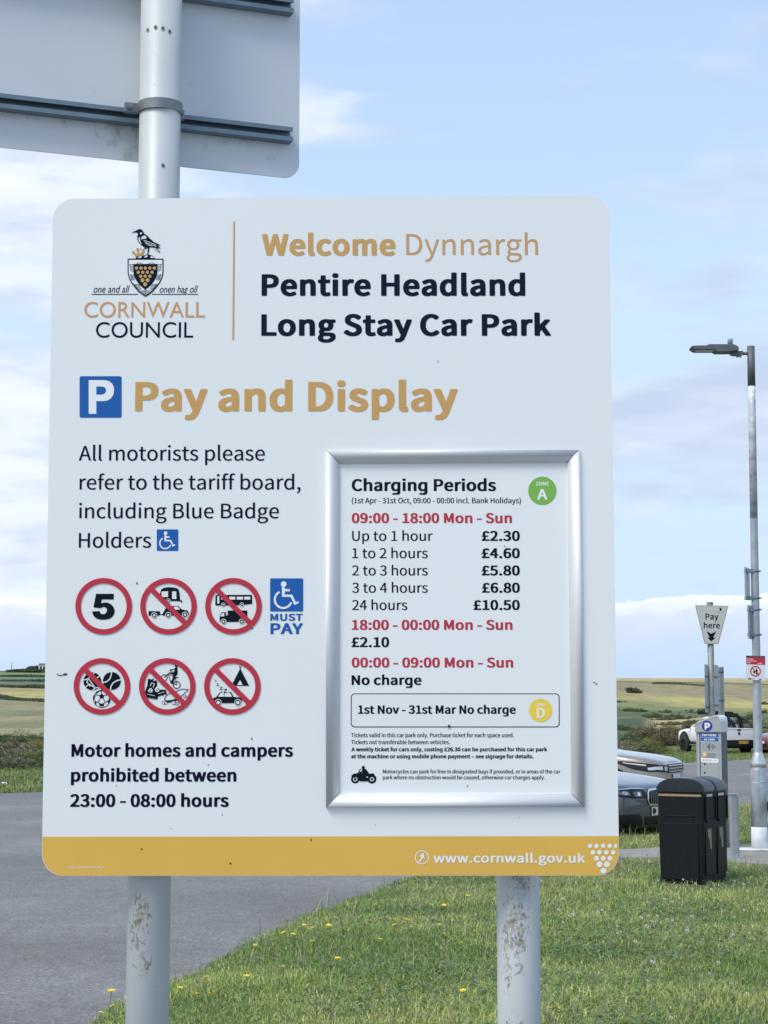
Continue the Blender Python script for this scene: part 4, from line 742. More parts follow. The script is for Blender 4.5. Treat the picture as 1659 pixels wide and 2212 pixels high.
# ---- headings
p = Print(SP)
p.text('K', 'Welcome', 565.9, 854.3, 552.0, 46.2, I_GT)
p.text('R', 'Dynnargh', 877.7, 1162.0, 550.6, 45.0, I_TAN)
p.done('welcome_heading', panel)
for tx, a, c, y in (('Pentire Headland', 565.0, 1134.8, 639.3), ('Long Stay Car Park', 564.3, 1190.3, 725.6)):
    p = Print(SP)
    p.text('K', tx, a, c, y, 46.8, I_NV)
    p.done('name_line', panel)
p = Print(SP)
p.text('K', 'Pay and Display', 291.8, 988.6, 888.7, 63.6, I_GT)
p.done('pay_heading', panel)
p = Print(SP)
p.poly([(504.1, 478.2), (507.6, 478.2), (505.6, 734.5), (502.0, 734.5)], I_TAN)
p.done('divider_line', panel)
p = Print(SP)
p.poly(p.rrect(172, 812.7, 262.8, 902.3, 4), I_BL)
p.poly([(191.8, 821.3), (226, 821.3), (235, 823), (241.5, 828), (245.6, 835), (246.4, 843), (245.2, 852), (240, 860.5), (232.5, 865.2), (224, 866.6), (208.2, 866.6), (208.2, 894), (191.8, 894)],
       I_PW, 1, holes=[[(208.2, 835), (221, 835), (227, 837.4), (229.7, 843.6), (227, 850), (221, 852.8), (208.2, 852.8)]])
p.done('parking_symbol', panel)

# ---- body text
for tx, a, c, y in (('All motorists please', 170.1, 571.3, 994.9), ('refer to the tariff board,', 171.8, 648.6, 1057.4),
                    ('including Blue Badge', 170.8, 601.7, 1119.5), ('Holders', 170.1, 325.6, 1183.0)):
    p = Print(SP)
    p.text('R', tx, a, c, y, 31.6, I_INK, ink=.0006)
    p.done('notice_line', panel)
G1 = 'ɡ'
for tx, a, c, y in (('Motor homes and campers', 154.2, 632.0, 1634.6), ('prohibited between', 153.2, 509.6, 1688.2),
                    ('23:00 - 08:00 hours', 151.5, 493.1, 1742.8)):
    p = Print(SP)
    p.text('B', tx, a, c, y, 27.4, I_INK, ink=.0007)
    p.done('overnight_line', panel)


def wheelchair(p, x0, y0, sz, layer=0):
    k = sz / 212.0                                   # drawn on a 212-unit square
    X = lambda pts: [(x0 + a * k, y0 + c * k) for a, c in pts]
    p.poly(p.rrect(x0, y0, x0 + sz, y0 + sz, sz * .035), I_BL, layer)
    p.disc(x0 + 87 * k, y0 + 37 * k, 18 * k, I_PW, layer + 1)
    p.poly(X([(76, 52), (93, 58), (94, 68), (126, 69), (126, 83), (94, 83), (94, 104), (142, 105), (164, 152), (180, 146), (184, 158), (156, 171), (132, 119), (76, 118)]), I_PW, layer + 1)
    arc = [(84 + 54 * math.cos(R(a)), 136 + 54 * math.sin(R(a))) for a in range(20, 246, 8)]
    p.stroke(X(arc), 13 * k, I_PW, layer + 1)


p = Print(SP)
wheelchair(p, 338.8, 1143.6, 46.3)
p.done('accessible_symbol', panel)
p = Print(SP)
wheelchair(p, 583.5, 1249.3, 71.5)
p.text('K', 'MUST', 583.8, 654.2, 1341.0, 15.2, I_BL)
p.text('K', 'PAY', 584.2, 654.4, 1369.8, 23.6, I_BL)
p.done('must_pay_symbol', panel)

# ---- roundels; tz turns the coordinates of an enlarged view into photo pixels
TZ = lambda x, y: ((250 + x / 1.6265) * .54861, (2220 + y / 1.6265) * .54861)


def roundel(name, cx, cy, draw, slash=True):
    p = Print(SP, TZ)
    p.ring(cx, cy, 181, 147, I_RED, 4)
    draw(p)
    if slash:
        a = 45
        d = np.array([math.cos(R(a)), math.sin(R(a))])
        n = np.array([-d[1], d[0]]) * 16.5
        c = np.array([cx, cy])
        p.poly([tuple(c - d * 150 + n), tuple(c + d * 150 + n), tuple(c + d * 150 - n), tuple(c - d * 150 - n)], I_RED, 5)
    return p.done(name, panel)


def wheel(p, x, y, r, ri, rg):
    p.disc(x, y, rg, I_W, 2, n=28)
    p.ring(x, y, r, ri, I_BK, 3, n=28)


def d_five(p):
    p.poly([(209, 192), (322, 192), (322, 228), (245, 228), (241, 253), (262, 247), (284, 249), (305, 259), (319, 274), (328, 297), (326, 318), (315, 337), (297, 351), (272, 357), (243, 358), (216, 352), (197, 338), (187, 320), (184, 305),
            (232, 303), (236, 315), (246, 322), (258, 323), (271, 317), (278, 305), (279, 292), (273, 281), (262, 276), (249, 277), (238, 284), (192, 279)], I_BK, 1)


def d_caravan(p):
    p.poly([(617, 232), (619, 190), (625, 165), (645, 153), (675, 149), (710, 152), (735, 160), (742, 180), (747, 233), (760, 234), (760, 247), (752, 248), (750, 240), (617, 234)], I_BK, 1)
    p.poly([(629, 178), (670, 176), (670, 213), (629, 213)], I_W, 2)
    p.poly([(696, 177), (722, 177), (724, 225), (696, 225)], I_W, 2)
    wheel(p, 672, 236, 11, 6, 14)
    p.poly([(545, 303), (618, 304), (618, 322), (634, 322), (650, 292), (667, 272), (735, 269), (757, 292), (792, 298), (803, 312), (800, 330), (640, 332), (632, 326), (616, 328), (610, 332), (546, 332)], I_BK, 1)
    p.poly([(672, 292), (680, 276), (702, 275), (702, 294)], I_W, 2)
    p.poly([(708, 275), (731, 274), (747, 293), (709, 295)], I_W, 2)
    for x, y in ((581, 330), (671, 328), (778, 326)):
        wheel(p, x, y, 15, 8, 19)


def d_bus(p):
    p.poly([(972, 262), (974, 205), (980, 199), (1207, 199), (1209, 256), (1160, 262), (1090, 266), (978, 267)], I_BK, 1)
    p.poly([(985, 207), (998, 207), (998, 254), (985, 256)], I_W, 2)
    for a, c in ((1010, 1052), (1062, 1100), (1110, 1150), (1158, 1196)):
        p.poly([(a, 211), (c, 211), (c, 229), (a, 229)], I_W, 2)
    wheel(p, 1024, 262, 10, 5, 13)
    wheel(p, 1142, 261, 10, 5, 13)
    p.poly([(1001, 372), (1000, 346), (1008, 312), (1040, 309), (1040, 330), (1052, 330), (1052, 299), (1177, 299), (1177, 372)], I_BK, 1)
    p.poly([(1011, 318), (1030, 316), (1030, 336), (1006, 337)], I_W, 2)
    for x in (1025, 1141):
        wheel(p, x, 370, 14, 7, 18)


def d_balls(p):
    p.disc(185, 752, 57, I_BK, 1)
    for st in ([(128, 745), (160, 735), (195, 700), (203, 696)], [(160, 735), (205, 795), (225, 790)], [(140, 792), (165, 770), (205, 795), (185, 812)], [(160, 735), (150, 757), (172, 785)],
               [(198, 742), (235, 716)], [(152, 700), (188, 722), (225, 775)]):
        p.stroke(st, 6, I_W, 2)
    p.disc(310, 750, 57, I_BK, 1)
    p.stroke([(308, 692), (306, 715), (296, 738), (278, 755), (252, 760)], 7, I_W, 2)
    p.stroke([(368, 742), (342, 748), (318, 763), (304, 785), (301, 808)], 7, I_W, 2)
    p.disc(245, 864, 56, I_W, 1)
    p.ring(245, 864, 56, 53, I_BK, 2)
    cx, cy = 245, 848
    pent = [(cx + 17 * math.cos(R(a)), cy + 17 * math.sin(R(a))) for a in (-90, -18, 54, 126, 198)]
    p.poly(pent, I_BK, 3)
    for (x, y), (x2, y2) in zip(pent, ((244, 812), (284, 838), (268, 888), (222, 888), (206, 838))):
        p.stroke([(x, y), (x2, y2)], 4.5, I_BK, 3)
    p.stroke([(222, 888), (245, 900), (268, 888), (290, 874), (296, 850), (284, 838), (276, 822), (244, 812), (216, 820), (206, 838), (196, 862), (204, 880), (222, 888)], 4, I_BK, 3)
    for pg in ([(190, 850), (206, 838), (199, 866), (190, 872)], [(228, 892), (245, 899), (262, 892), (258, 912), (232, 912)], [(283, 880), (301, 862), (297, 882), (286, 897)], [(218, 814), (236, 808), (222, 826), (208, 832)], [(268, 814), (286, 832), (276, 832)], [(200, 880), (210, 884), (212, 904), (203, 896)]):
        p.poly(pg, I_BK, 3)


def d_sport(p):
    # in-line skates
    p.poly([(543, 735), (566, 741), (580, 731), (574, 752), (596, 745), (600, 762), (598, 790), (622, 806), (655, 806), (662, 832), (605, 850), (604, 867), (528, 854), (522, 820), (536, 782)], I_BK, 1)
    p.stroke([(556, 783), (566, 762), (582, 770), (574, 792)], 4, I_W, 2)
    p.poly([(540, 815), (552, 798), (566, 796), (574, 812), (566, 824), (548, 822)], I_W, 2)
    p.poly([(584, 804), (596, 788), (610, 790), (618, 806), (606, 822), (590, 818)], I_W, 2)
    for l in ([(546, 812), (570, 800)], [(548, 820), (572, 810)], [(590, 806), (614, 796)], [(592, 814), (616, 804)]):
        p.stroke(l, 2.5, I_BK, 3)
    p.stroke([(538, 834), (585, 846)], 3, I_W, 2)
    p.stroke([(606, 832), (646, 820)], 3, I_W, 2)
    for x, y in ((532, 852), (550, 857), (568, 861), (588, 864), (612, 840), (632, 837), (655, 832)):
        p.ring(x, y, 8, 5.5, I_BK, 2, n=16)
    # rider
    p.ring(646, 728, 21, 16.5, I_BK, 1, n=26)
    p.ring(725, 776, 25, 19.5, I_BK, 1, n=28)
    p.disc(722, 653, 9, I_BK, 2, n=16)
    p.poly([(712, 665), (730, 663), (731, 706), (722, 716), (698, 770), (688, 768), (704, 712), (690, 705), (672, 702), (700, 696), (712, 692)], I_BK, 1)
    for l, w in (([(718, 674), (686, 678), (684, 690)], 5), ([(646, 728), (668, 706), (690, 692)], 5), ([(668, 706), (690, 760), (725, 776)], 4), ([(690, 694), (712, 690)], 3.5), ([(668, 706), (712, 722), (690, 756)], 4), ([(706, 732), (736, 726)], 5), ([(716, 728), (725, 776)], 4), ([(680, 680), (690, 684)], 5)):
        p.stroke(l, w, I_BK, 1)
    p.ring(689, 755, 8, 5.5, I_BK, 1, n=16)
    # skateboard
    p.stroke([(700, 824), (672, 834), (652, 852), (648, 870), (664, 878), (700, 872), (740, 856), (772, 832), (800, 806), (762, 802), (700, 824)], 4.5, I_BK, 1)
    p.poly([(652, 868), (664, 878), (710, 872), (742, 858), (716, 882), (690, 884), (672, 890), (656, 884)], I_BK, 1)
    for x, y, r in ((641, 889, 11), (655, 890, 10), (706, 888, 13), (726, 890, 14), (779, 848, 11)):
        p.disc(x, y, r, I_W, 1, n=20)
        p.ring(x, y, r, r - 2.5, I_BK, 2, n=20)
    p.disc(727, 890, 5, I_BK, 2, n=14)
    p.disc(780, 848, 4, I_BK, 2, n=14)


def d_camp(p):
    p.poly([(1132, 670), (1189, 781), (1075, 781)], I_BK, 1)
    p.poly([(1131, 745), (1148, 776), (1113, 776)], I_W, 2)
    p.stroke([(1125, 655), (1135, 674)], 4, I_BK, 1)
    p.stroke([(1139, 655), (1129, 674)], 4, I_BK, 1)
    def zed(x, y, s):
        p.poly([(x - s * .42, y - s * .5), (x + s * .42, y - s * .5), (x + s * .42, y - s * .34), (x - s * .16, y + s * .32), (x + s * .44, y + s * .32), (x + s * .44, y + s * .5), (x - s * .46, y + s * .5), (x - s * .46, y + s * .34), (x + s * .12, y - s * .32), (x - s * .42, y - s * .32)], I_BK, 4)
    for x, y, s in ((975, 748, 12), (988, 774, 16), (1010, 798, 20), (1037, 814, 27)):
        zed(x, y, s)
    p.poly([(957, 862), (980, 852), (1000, 824), (1010, 820), (1072, 820), (1090, 852), (1128, 856), (1141, 866), (1142, 884), (1128, 892), (975, 892), (962, 878)], I_BK, 1)
    p.poly([(990, 851), (1008, 826), (1027, 826), (1027, 851)], I_W, 2)
    p.poly([(1031, 851), (1031, 826), (1066, 826), (1080, 851)], I_W, 2)
    p.poly([(1018, 816), (1056, 816), (1056, 830), (1018, 830)], I_W, 3)
    for x in (991, 1117):
        wheel(p, x, 888, 18, 11, 22)


roundel('speed_limit_roundel', 258, 272, d_five, False)
roundel('prohibition_roundel', 673, 272, d_caravan)
roundel('prohibition_roundel', 1089, 272, d_bus)
roundel('prohibition_roundel', 247, 785, d_balls)
roundel('prohibition_roundel', 665, 785, d_sport)
roundel('prohibition_roundel', 1082, 785, d_camp)

# ---- council crest
TC_ = lambda x, y: (131.66 + x * .20502, 471.8 + y * .20502)
p = Print(SP, TC_)
def shield(x0, x1, yt, ys, yb, n=14):
    cx = (x0 + x1) / 2
    h = (x1 - x0) / 2
    left, right = [], []
    for i in range(n + 1):
        t = i / n
        yy = ys + (yb - ys) * t
        xx = h * (1 - t ** 1.9) ** .92 if t < 1 else 0
        left.append((cx - xx, yy))
        right.append((cx + xx, yy))
    return [(x0, yt), (x0, ys)] + left[1:] + right[:-1][::-1][0:] + [(x1, yt)]


p.poly(shield(703, 1081, 424, 560, 828), I_NV, 0)
p.poly(shield(715, 1069, 438, 560, 812), I_PW, 1)
for k, (y0, y1) in enumerate(((480, 545), (588, 640), (688, 740))):
    for side in (-1, 1):
        for j in range(5):
            yy = y0 + (y1 - y0) * j / 4
            xo = {0: 172, 1: 166, 2: 128}[k] - j * (3 if k < 2 else 8)
            xi = {0: 126, 1: 116, 2: 66}[k] - j * (1 if k < 2 else 6)
            cx = 892
            p.stroke([(cx + side * xo, yy), (cx + side * (xo * .6 + xi * .4), yy + 11), (cx + side * xi, yy + 6)], 6, I_NV, 2)
for j in range(5):
    yy = 760 + j * 11
    w = 92 - j * 17
    p.stroke([(892 - w, yy + 8), (892 - w / 3, yy + 4), (892, yy - 6), (892 + w / 3, yy + 4), (892 + w, yy + 8)], 5, I_NV, 2)
for cx in (828, 956):
    p.stroke([(cx - 36, 482), (cx - 15, 470), (cx + 15, 470), (cx + 36, 482)], 5, I_NV, 2)
p.poly(shield(764, 1017, 481, 560, 752), I_NV, 3)
for row, (y, xs, r) in enumerate(((525, (797, 844, 890, 937, 985), 17), (569, (815, 863, 912, 961), 17), (611, (841, 888, 937), 17), (653, (860, 914), 21), (696, (888,), 21))):
    for x in xs:
        p.disc(x, y, r, I_GT, 4, n=20)
# bird, crown and wreath above the shield
p.poly([(742, 156), (762, 140), (790, 130), (806, 120), (828, 112), (852, 118), (868, 140), (880, 162), (908, 180), (940, 214), (978, 248), (1020, 268), (1054, 286), (1022, 288), (1054, 318), (1018, 312), (1050, 364), (1010, 344), (968, 306), (932, 306), (930, 330), (920, 382), (910, 382), (916, 322), (905, 306), (900, 322), (876, 322), (880, 304), (852, 286), (824, 260), (806, 226), (804, 190), (812, 166), (802, 150), (782, 148), (762, 150)], I_NV, 1)
p.poly([(836, 150), (858, 150), (846, 170), (832, 164)], I_W, 2)
p.poly([(846, 200), (880, 180), (902, 196), (896, 216), (864, 214), (850, 226)], I_W, 2)
p.poly([(816, 204), (830, 200), (838, 246), (856, 276), (836, 262), (820, 236)], I_W, 2)
for l in ([(870, 230), (930, 250), (1000, 280)], [(880, 246), (940, 272), (1010, 296)], [(890, 262), (930, 286), (965, 292)], [(975, 314), (1034, 352)], [(985, 310), (1028, 340)]):
    p.stroke(l, 5, I_W, 2)
p.poly([(768, 366), (800, 374), (818, 350), (836, 370), (868, 346), (876, 356), (868, 392), (782, 400)], I_GT, 2)
for x, y, r in ((764, 358, 15), (808, 330, 17), (868, 338, 15), (838, 320, 9)):
    p.disc(x, y, r, I_TAN, 2, n=12)
p.poly([(784, 424), (800, 402), (834, 392), (868, 396), (900, 380), (940, 384), (974, 398), (996, 424)], I_NV, 0)
for pg in ([(806, 418), (824, 400), (852, 398), (846, 416)], [(874, 412), (896, 390), (914, 392), (906, 410)], [(944, 416), (948, 398), (974, 404), (984, 418)]):
    p.poly(pg, I_W, 1)
p.done('council_crest', panel)
p = Print(SP, TC_)
p.text('G', 'CORNWALL', 246, 1518, 1043, 162, I_TAN)
p.text('G', 'COUNCIL', 368, 1393, 1256, 162, I_INK)
p.text('G', 'one and all', 338, 706, 782, 76, I_NV, slant=.22)
p.text('G', 'onen hag oll', 1035, 1425, 782, 76, I_NV, slant=.22)
for a, c in ((323, 815), (960, 1290), (1330, 1445)):
    p.poly([(a, 796), (c, 796), (c, 804), (a, 804)], I_NV)
p.done('council_name', panel)

# ---- gold band print
TB = lambda x, y: (691.2 + x * .39682, 1426.4 + y * .39682)
p = Print(SP)
p.text('B', 'www.cornwall.gov.uk', 936.5, 1263.8, 1863.4, 19.6, I_PW, 1)
p.done('web_address', panel)
p = Print(SP)
p.ring(911.4, 1852.1, 15.2, 13.2, I_PW, 1, n=40)
p.poly([(915.6, 1841.5), (917.4, 1855.0), (913.2, 1853.0), (907.5, 1863.0), (904.6, 1861.2), (909.8, 1851.2), (905.4, 1849.2)], I_PW, 1)
TB = lambda x, y: (691.2 + x * .39682, 1426.4 + y * .39682)
p.done('arrow_symbol', panel)
p = Print(SP, TB)
for y, xs, r in ((1010, (1470, 1505, 1541, 1577), 12), (1045, (1485, 1521, 1559, 1596), 12.5), (1078, (1505, 1541, 1579), 13), (1110, (1521, 1562), 16), (1145, (1543,), 16)):
    for x in xs:
        p.disc(x, y, r, I_PW, 1, n=24)
p.poly(p.circ(1612, 1010, 12, 20, a0=70, a1=290), I_PW, 1)
p.done('dot_emblem', panel)
p = Print(SP)
p.text('R', 'CC_348 PentireHeadland_Tariff_MKL_01', 147, 224, 1876, 5, I_PW, 1)
p.done('print_code', panel)

# ---- snap frame holding the tariff poster
M_alu = mat('satin_aluminium', (.70, .72, .735), .56, metal=.38, rvar=.05, vscale=14)
OUT = [SP.uv(707.1, 974.4), SP.uv(1253.9, 971.6), SP.uv(1261.5, 1743.8), SP.uv(701.2, 1742.6)]
u0 = (OUT[0][0] + OUT[3][0]) / 2; u1 = (OUT[1][0] + OUT[2][0]) / 2
v1 = (OUT[0][1] + OUT[1][1]) / 2; v0 = (OUT[2][1] + OUT[3][1]) / 2
FWd = .0232
prof = [(0, 0), (0.0004, .004), (.003, .0085), (.008, .0118), (.013, .0122), (.018, .0100), (.0222, .0062), (FWd, .0032), (FWd, 0)]   # inset, height
frame = None
cor = [(u0, v0), (u1, v0), (u1, v1), (u0, v1)]
ins = [(1, 1), (-1, 1), (-1, -1), (1, -1)]
for k in range(4):
    b = MB()
    vs = []
    for j in (k, (k + 1) % 4):
        g = .0012 if k in (0, 2) else 0.0
        e = Vector((cor[(k + 1) % 4][0] - cor[k][0], cor[(k + 1) % 4][1] - cor[k][1])).normalized()
        sgn = 1 if j == k else -1
        for d, h in prof:
            vs.append(SP.p(cor[j][0] + ins[j][0] * d + e.x * g * sgn, cor[j][1] + ins[j][1] * d + e.y * g * sgn, h))
    n = len(prof)
    b.add(vs, [(i, i + 1, n + i + 1, n + i) for i in range(n - 1)], 0, True)
    b.add(vs, [tuple(range(n)), tuple(range(2 * n - 1, n - 1, -1))], 0)
    if k == 0:
        frame = b.build('tariff_frame', [M_alu], SIGN)
    else:
        b.build('frame_rail', [M_alu], frame)
b = MB()
b.poly([[SP.p(u0 + .02, v0 + .02, .0016), SP.p(u1 - .02, v0 + .02, .0016), SP.p(u1 - .02, v1 - .02, .0016), SP.p(u0 + .02, v1 - .02, .0016)]], 0)
M_post = mat('poster_sheet', (.785, .82, .815), .25, spec=.4)
b.build('poster', [M_post], frame)
T7 = lambda x, y: (691.2 + x * .39682, 954.6 + y * .39682)
g = lambda s: s.replace('g', G1)
p = Print(SP, T7, base=.0019)
p.text('B', g('Charging Periods'), 173, 956, 268, 65, I_BK, ink=.0007)
p.text('R', '(1st Apr - 31st Oct, 09:00 - 00:00 incl. Bank Holidays)', 173, 1092, 334, 28.5, I_INK, ink=.0005)
for tx, pr, x1, xp, y in (('Up to 1 hour', '£2.30', 612, 880, 539), ('1 to 2 hours', '£4.60', 585, 880, 633), ('2 to 3 hours', '£5.80', 585, 880, 727), ('3 to 4 hours', '£6.80', 585, 882, 821), ('24 hours', '£10.50', 474, 835, 915)):
    p.text('R', tx, 175, x1, y, 54, I_INK, ink=.0006)
    p.text('B', pr, xp, 1086, y, 54, I_BK, ink=.0006)
for tx, x1, y in (('09:00 - 18:00 Mon - Sun', 1043, 442), ('18:00 - 00:00 Mon - Sun', 1046, 1023), ('00:00 - 09:00 Mon - Sun', 1050, 1228)):
    p.text('B', tx, 173, x1, y, 54, I_RED, ink=.0006)
p.text('B', '£2.10', 172, 375, 1117, 54, I_BK, ink=.0006)
p.tf = TB
p.text('B', g('No charge'), 172, 551, 134, 53, I_BK, ink=.0006)
p.done('tariff_text', frame)
p = Print(SP, TB, base=.0019)
p.poly(p.rrect(168, 180, 1304, 365, 22), I_NV, 0)
p.poly(p.rrect(173, 185, 1299, 360, 18), I_W, 1)
p.text('B', g('1st Nov - 31st Mar No charge'), 207, 1064, 291, 46, I_BK, 2, ink=.0006)
p.done('winter_tariff_box', frame)
p = Print(SP, TB, base=.0019)
p.disc(1201, 272, 63, I_YL, 3)
p.text('B', 'ZONE', 1173, 1229, 248, 15, I_PW, 4)
p.text('B', 'D', 1180, 1224, 314, 55, I_PW, 4)
p.done('zone_badge', frame)['label'] = 'round yellow badge reading ZONE D'
p = Print(SP, T7, base=.0019)
p.disc(1210, 267, 77, I_GR, 0)
p.text('B', 'ZONE', 1175, 1246, 238, 20, I_PW, 1)
p.text('B', 'A', 1182, 1238, 315, 58, I_PW, 1)
p.done('zone_badge', frame)['label'] = 'round green badge reading ZONE A'
p = Print(SP, TB, base=.0019)
p.text('R', 'Tickets valid in this car park only. Purchase ticket for each space used.', 170, 1054, 418, 22, I_INK, ink=.0004)
p.text('R', 'Tickets not transferable between vehicles.', 170, 706, 456, 22, I_INK, ink=.0004)
p.text('B', g('A weekly ticket for cars only, costing £26.30 can be purchased for this car park'), 171, 1235, 495, 21, I_INK, ink=.0004)
p.text('B', g('at the machine or using mobile phone payment – see signage for details.'), 170, 1161, 533, 21, I_INK, ink=.0004)
p.text('R', g('Motorcycles can park for free in designated bays if provided, or in areas of the car'), 342, 1307, 615, 20, I_INK, ink=.0004)
p.text('R', g('park where no obstruction would be caused, otherwise car charges apply.'), 342, 1222, 647, 20, I_INK, ink=.0004)
p.done('small_print', frame)
p = Print(SP, TB, base=.0019)
p.ring(192, 647, 23, 12, I_BK, n=28)
p.ring(283, 647, 24, 12, I_BK, n=28)
p.disc(192, 647, 7, I_BK, n=14)
p.disc(283, 647, 7, I_BK, n=14)
p.poly([(226, 594), (238, 589), (250, 592), (259, 603), (267, 615), (262, 621), (238, 621), (229, 612), (234, 604)], I_BK, 1)
p.stroke([(234, 598), (224, 611), (214, 607)], 6, I_BK, 2)
p.stroke([(221, 589), (209, 613)], 4.5, I_BK, 1)
p.poly([(203, 613), (222, 613), (262, 617), (292, 615), (297, 623), (276, 629), (265, 634), (262, 658), (216, 658), (211, 640), (199, 623)], I_BK, 3)
p.poly([(169, 630), (181, 618), (202, 614), (208, 622), (192, 624), (177, 634)], I_BK, 2)
p.poly([(268, 622), (294, 619), (309, 640), (301, 641), (284, 629)], I_BK, 2)
p.stroke([(262, 634), (252, 636)], 4, I_W, 4)
p.disc(236, 583, 9, I_BK, 1, n=16)
p.stroke([(188, 618), (192, 647)], 5, I_BK, 1)
p.done('motorcycle_pictogram', frame)

# ---- flecks of dirt and small insects on the print
p = Print(SP, base=.0034)
for x, y, a, c, rot in ((296, 1260, 1.6, 2.6, 10), (946, 781, .9, 2.2, 12), (498, 1865, 2.6, 2.0, 40), (306, 1834, 2.2, 1.7, 40), (672, 1814, 1.3, 2.6, 5), (544, 1596, 1.5, 2.6, -20), (450, 1652, 1.2, 1.6, 0), (251, 1697, 1.1, 1.3, 0),
                        (545, 1357, 1.4, 3, -25), (970, 1569, 2.6, 4.2, 0), (1010, 1698, 1.6, 1.6, 0), (1288, 1477, 1.1, 3.0, -35), (1283, 1474, 2.6, .9, 20), (1090, 1180, 2.0, 1.0, 25), (720, 1737, .9, .9, 0), (1122, 1766, 1.2, .8, 20), (810, 1782, 1.4, .8, 30), (530, 2, .1, .1, 0), (480, 1760, 1.2, 1.3, 0), (370, 1790, .8, 1.0, 0)):
    pts = []
    for i in range(9):
        q = 2 * math.pi * i / 9
        rr = 1 + .35 * math.sin(3 * q + x)
        px_, py_ = a * rr * math.cos(q), c * rr * math.sin(q)
        pts.append((x + px_ * math.cos(R(rot)) - py_ * math.sin(R(rot)), y + px_ * math.sin(R(rot)) + py_ * math.cos(R(rot))))
    if y > 5:
        p.base = .0034 if (700 < x < 1265 and 970 < y < 1745) else .0008
        p.poly(pts, 0)
p.base = .0008
p.stroke([(123, 1456), (128, 1459), (134, 1459), (140, 1456)], 1.8, 0)
p.poly([(136, 1456), (144, 1454), (146, 1456), (142, 1459), (138, 1459)], 0)
dz = p.done('dirt_flecks', panel, [M_spk])
dz['kind'] = 'stuff'

# ---- posts
def post_mat(name, chips):
    m = bpy.data.materials.new(name)
    m.use_nodes = True
    t = m.node_tree
    bs = t.nodes['Principled BSDF']
    c = nd(t, 'ShaderNodeTexCoord')
    n = nd(t, 'ShaderNodeTexNoise')
    n.inputs['Scale'].default_value = 5
    n.inputs['Detail'].default_value = 5
    t.links.new(c.outputs['Object'], n.inputs['Vector'])
    base = ramp(t, n.outputs['Fac'], [(.3, (.45, .485, .49)), (.7, (.53, .57, .57))])
    mp = nd(t, 'ShaderNodeMapping')
    mp.inputs['Scale'].default_value = (105, 105, 58)
    t.links.new(c.outputs['Object'], mp.inputs[0])
    n2 = nd(t, 'ShaderNodeTexNoise')
    n2.inputs['Scale'].default_value = 1.6
    n2.inputs['Detail'].default_value = 6
    n2.inputs['Roughness'].default_value = .7
    t.links.new(mp.outputs[0], n2.inputs['Vector'])
    s3 = nd(t, 'ShaderNodeSeparateXYZ')
    t.links.new(c.outputs['Object'], s3.inputs[0])
    tot = None
    for (ang, z, ra, rz, amt) in chips:                 # worn patches: angle round the post, height, size
        dx = mth(t, 'SUBTRACT', s3.outputs[0], .038 * math.sin(ang))
        dz_ = mth(t, 'SUBTRACT', s3.outputs[2], z)
        front = mth(t, 'LESS_THAN', s3.outputs[1], 0.0)
        e = mth(t, 'ADD', mth(t, 'POWER', mth(t, 'DIVIDE', dx, ra), 2), mth(t, 'POWER', mth(t, 'DIVIDE', dz_, rz), 2))
        w = mth(t, 'MULTIPLY', mth(t, 'MULTIPLY', mth(t, 'SUBTRACT', 1.0, e, clamp=True), amt), front)
        tot = w if tot is None else mth(t, 'MAXIMUM', tot, w)
    thr = mth(t, 'ADD', n2.outputs['Fac'], mth(t, 'MULTIPLY', tot, .215))
    msk = ramp(t, thr, [(.66, 0.0), (.70, 1.0)])
    n4 = nd(t, 'ShaderNodeTexNoise')
    n4.inputs['Scale'].default_value = 140
    t.links.new(c.outputs['Object'], n4.inputs['Vector'])
    grime = ramp(t, n4.outputs['Fac'], [(.36, (.19, .185, .15)), (.52, (.31, .305, .26)), (.68, (.42, .42, .38))])
    t.links.new(mixc(t, msk, base, grime), bs.inputs['Base Color'])
    bs.inputs['Roughness'].default_value = .42
    bp = nd(t, 'ShaderNodeBump')
    bp.inputs['Strength'].default_value = .25
    bp.inputs['Distance'].default_value = .002
    bp.invert = True
    t.links.new(msk, bp.inputs['Height'])
    t.links.new(bp.outputs[0], bs.inputs['Normal'])
    return m


PR = .0381
YP = SCN.y + .068
M_hole = mat('dark_hole', (.03, .03, .03), .8)
M_rust = mat('scraped_mark', (.33, .335, .31), .7, var=.35, vscale=260)


def post_at(xpx, ypx):
    q = at(xpx, ypx, YP)
    return q.x


xl, xr = post_at(321.5, 1960), post_at(1119.5, 1960)
POSTS = []
for x, top, chips in ((xl, 3.75, [(-.25, 1.30, .026, .055, 1.0), (-.5, 1.27, .02, .09, .8), (-.15, 1.10, .016, .02, .9), (.05, 1.22, .016, .03, .8), (-.1, 2.98, .03, .012, .5)]),
                      (xr, 2.50, [(-.1, 1.28, .028, .07, 1.1), (-.62, 1.25, .012, .12, .9), (.1, 1.35, .03, .03, .9), (.05, 1.11, .014, .02, .8), (-.5, 1.10, .012, .05, .9)])):
    b = MB()
    b.tube([(x, YP, -.3), (x, YP, top)], PR, 40, 0)
    b.tube([(x, YP, top), (x, YP, top + .02)], [PR + .002, PR - .004], 40, 0)
    o = b.build('post', [post_mat('grey_post_paint', chips)], SIGN)
    # shift the mesh so that the post's own axis is its origin: wear is laid out round it
    d = Vector((x, YP, 0)) - parent_world(SIGN)
    o.data.transform(Matrix.Translation(-d))
    o.location = d
    POSTS.append(o)
POSTS[0]['label'] = 'tall left post that rises above the board'
POSTS[1]['label'] = 'short right post with worn paint'
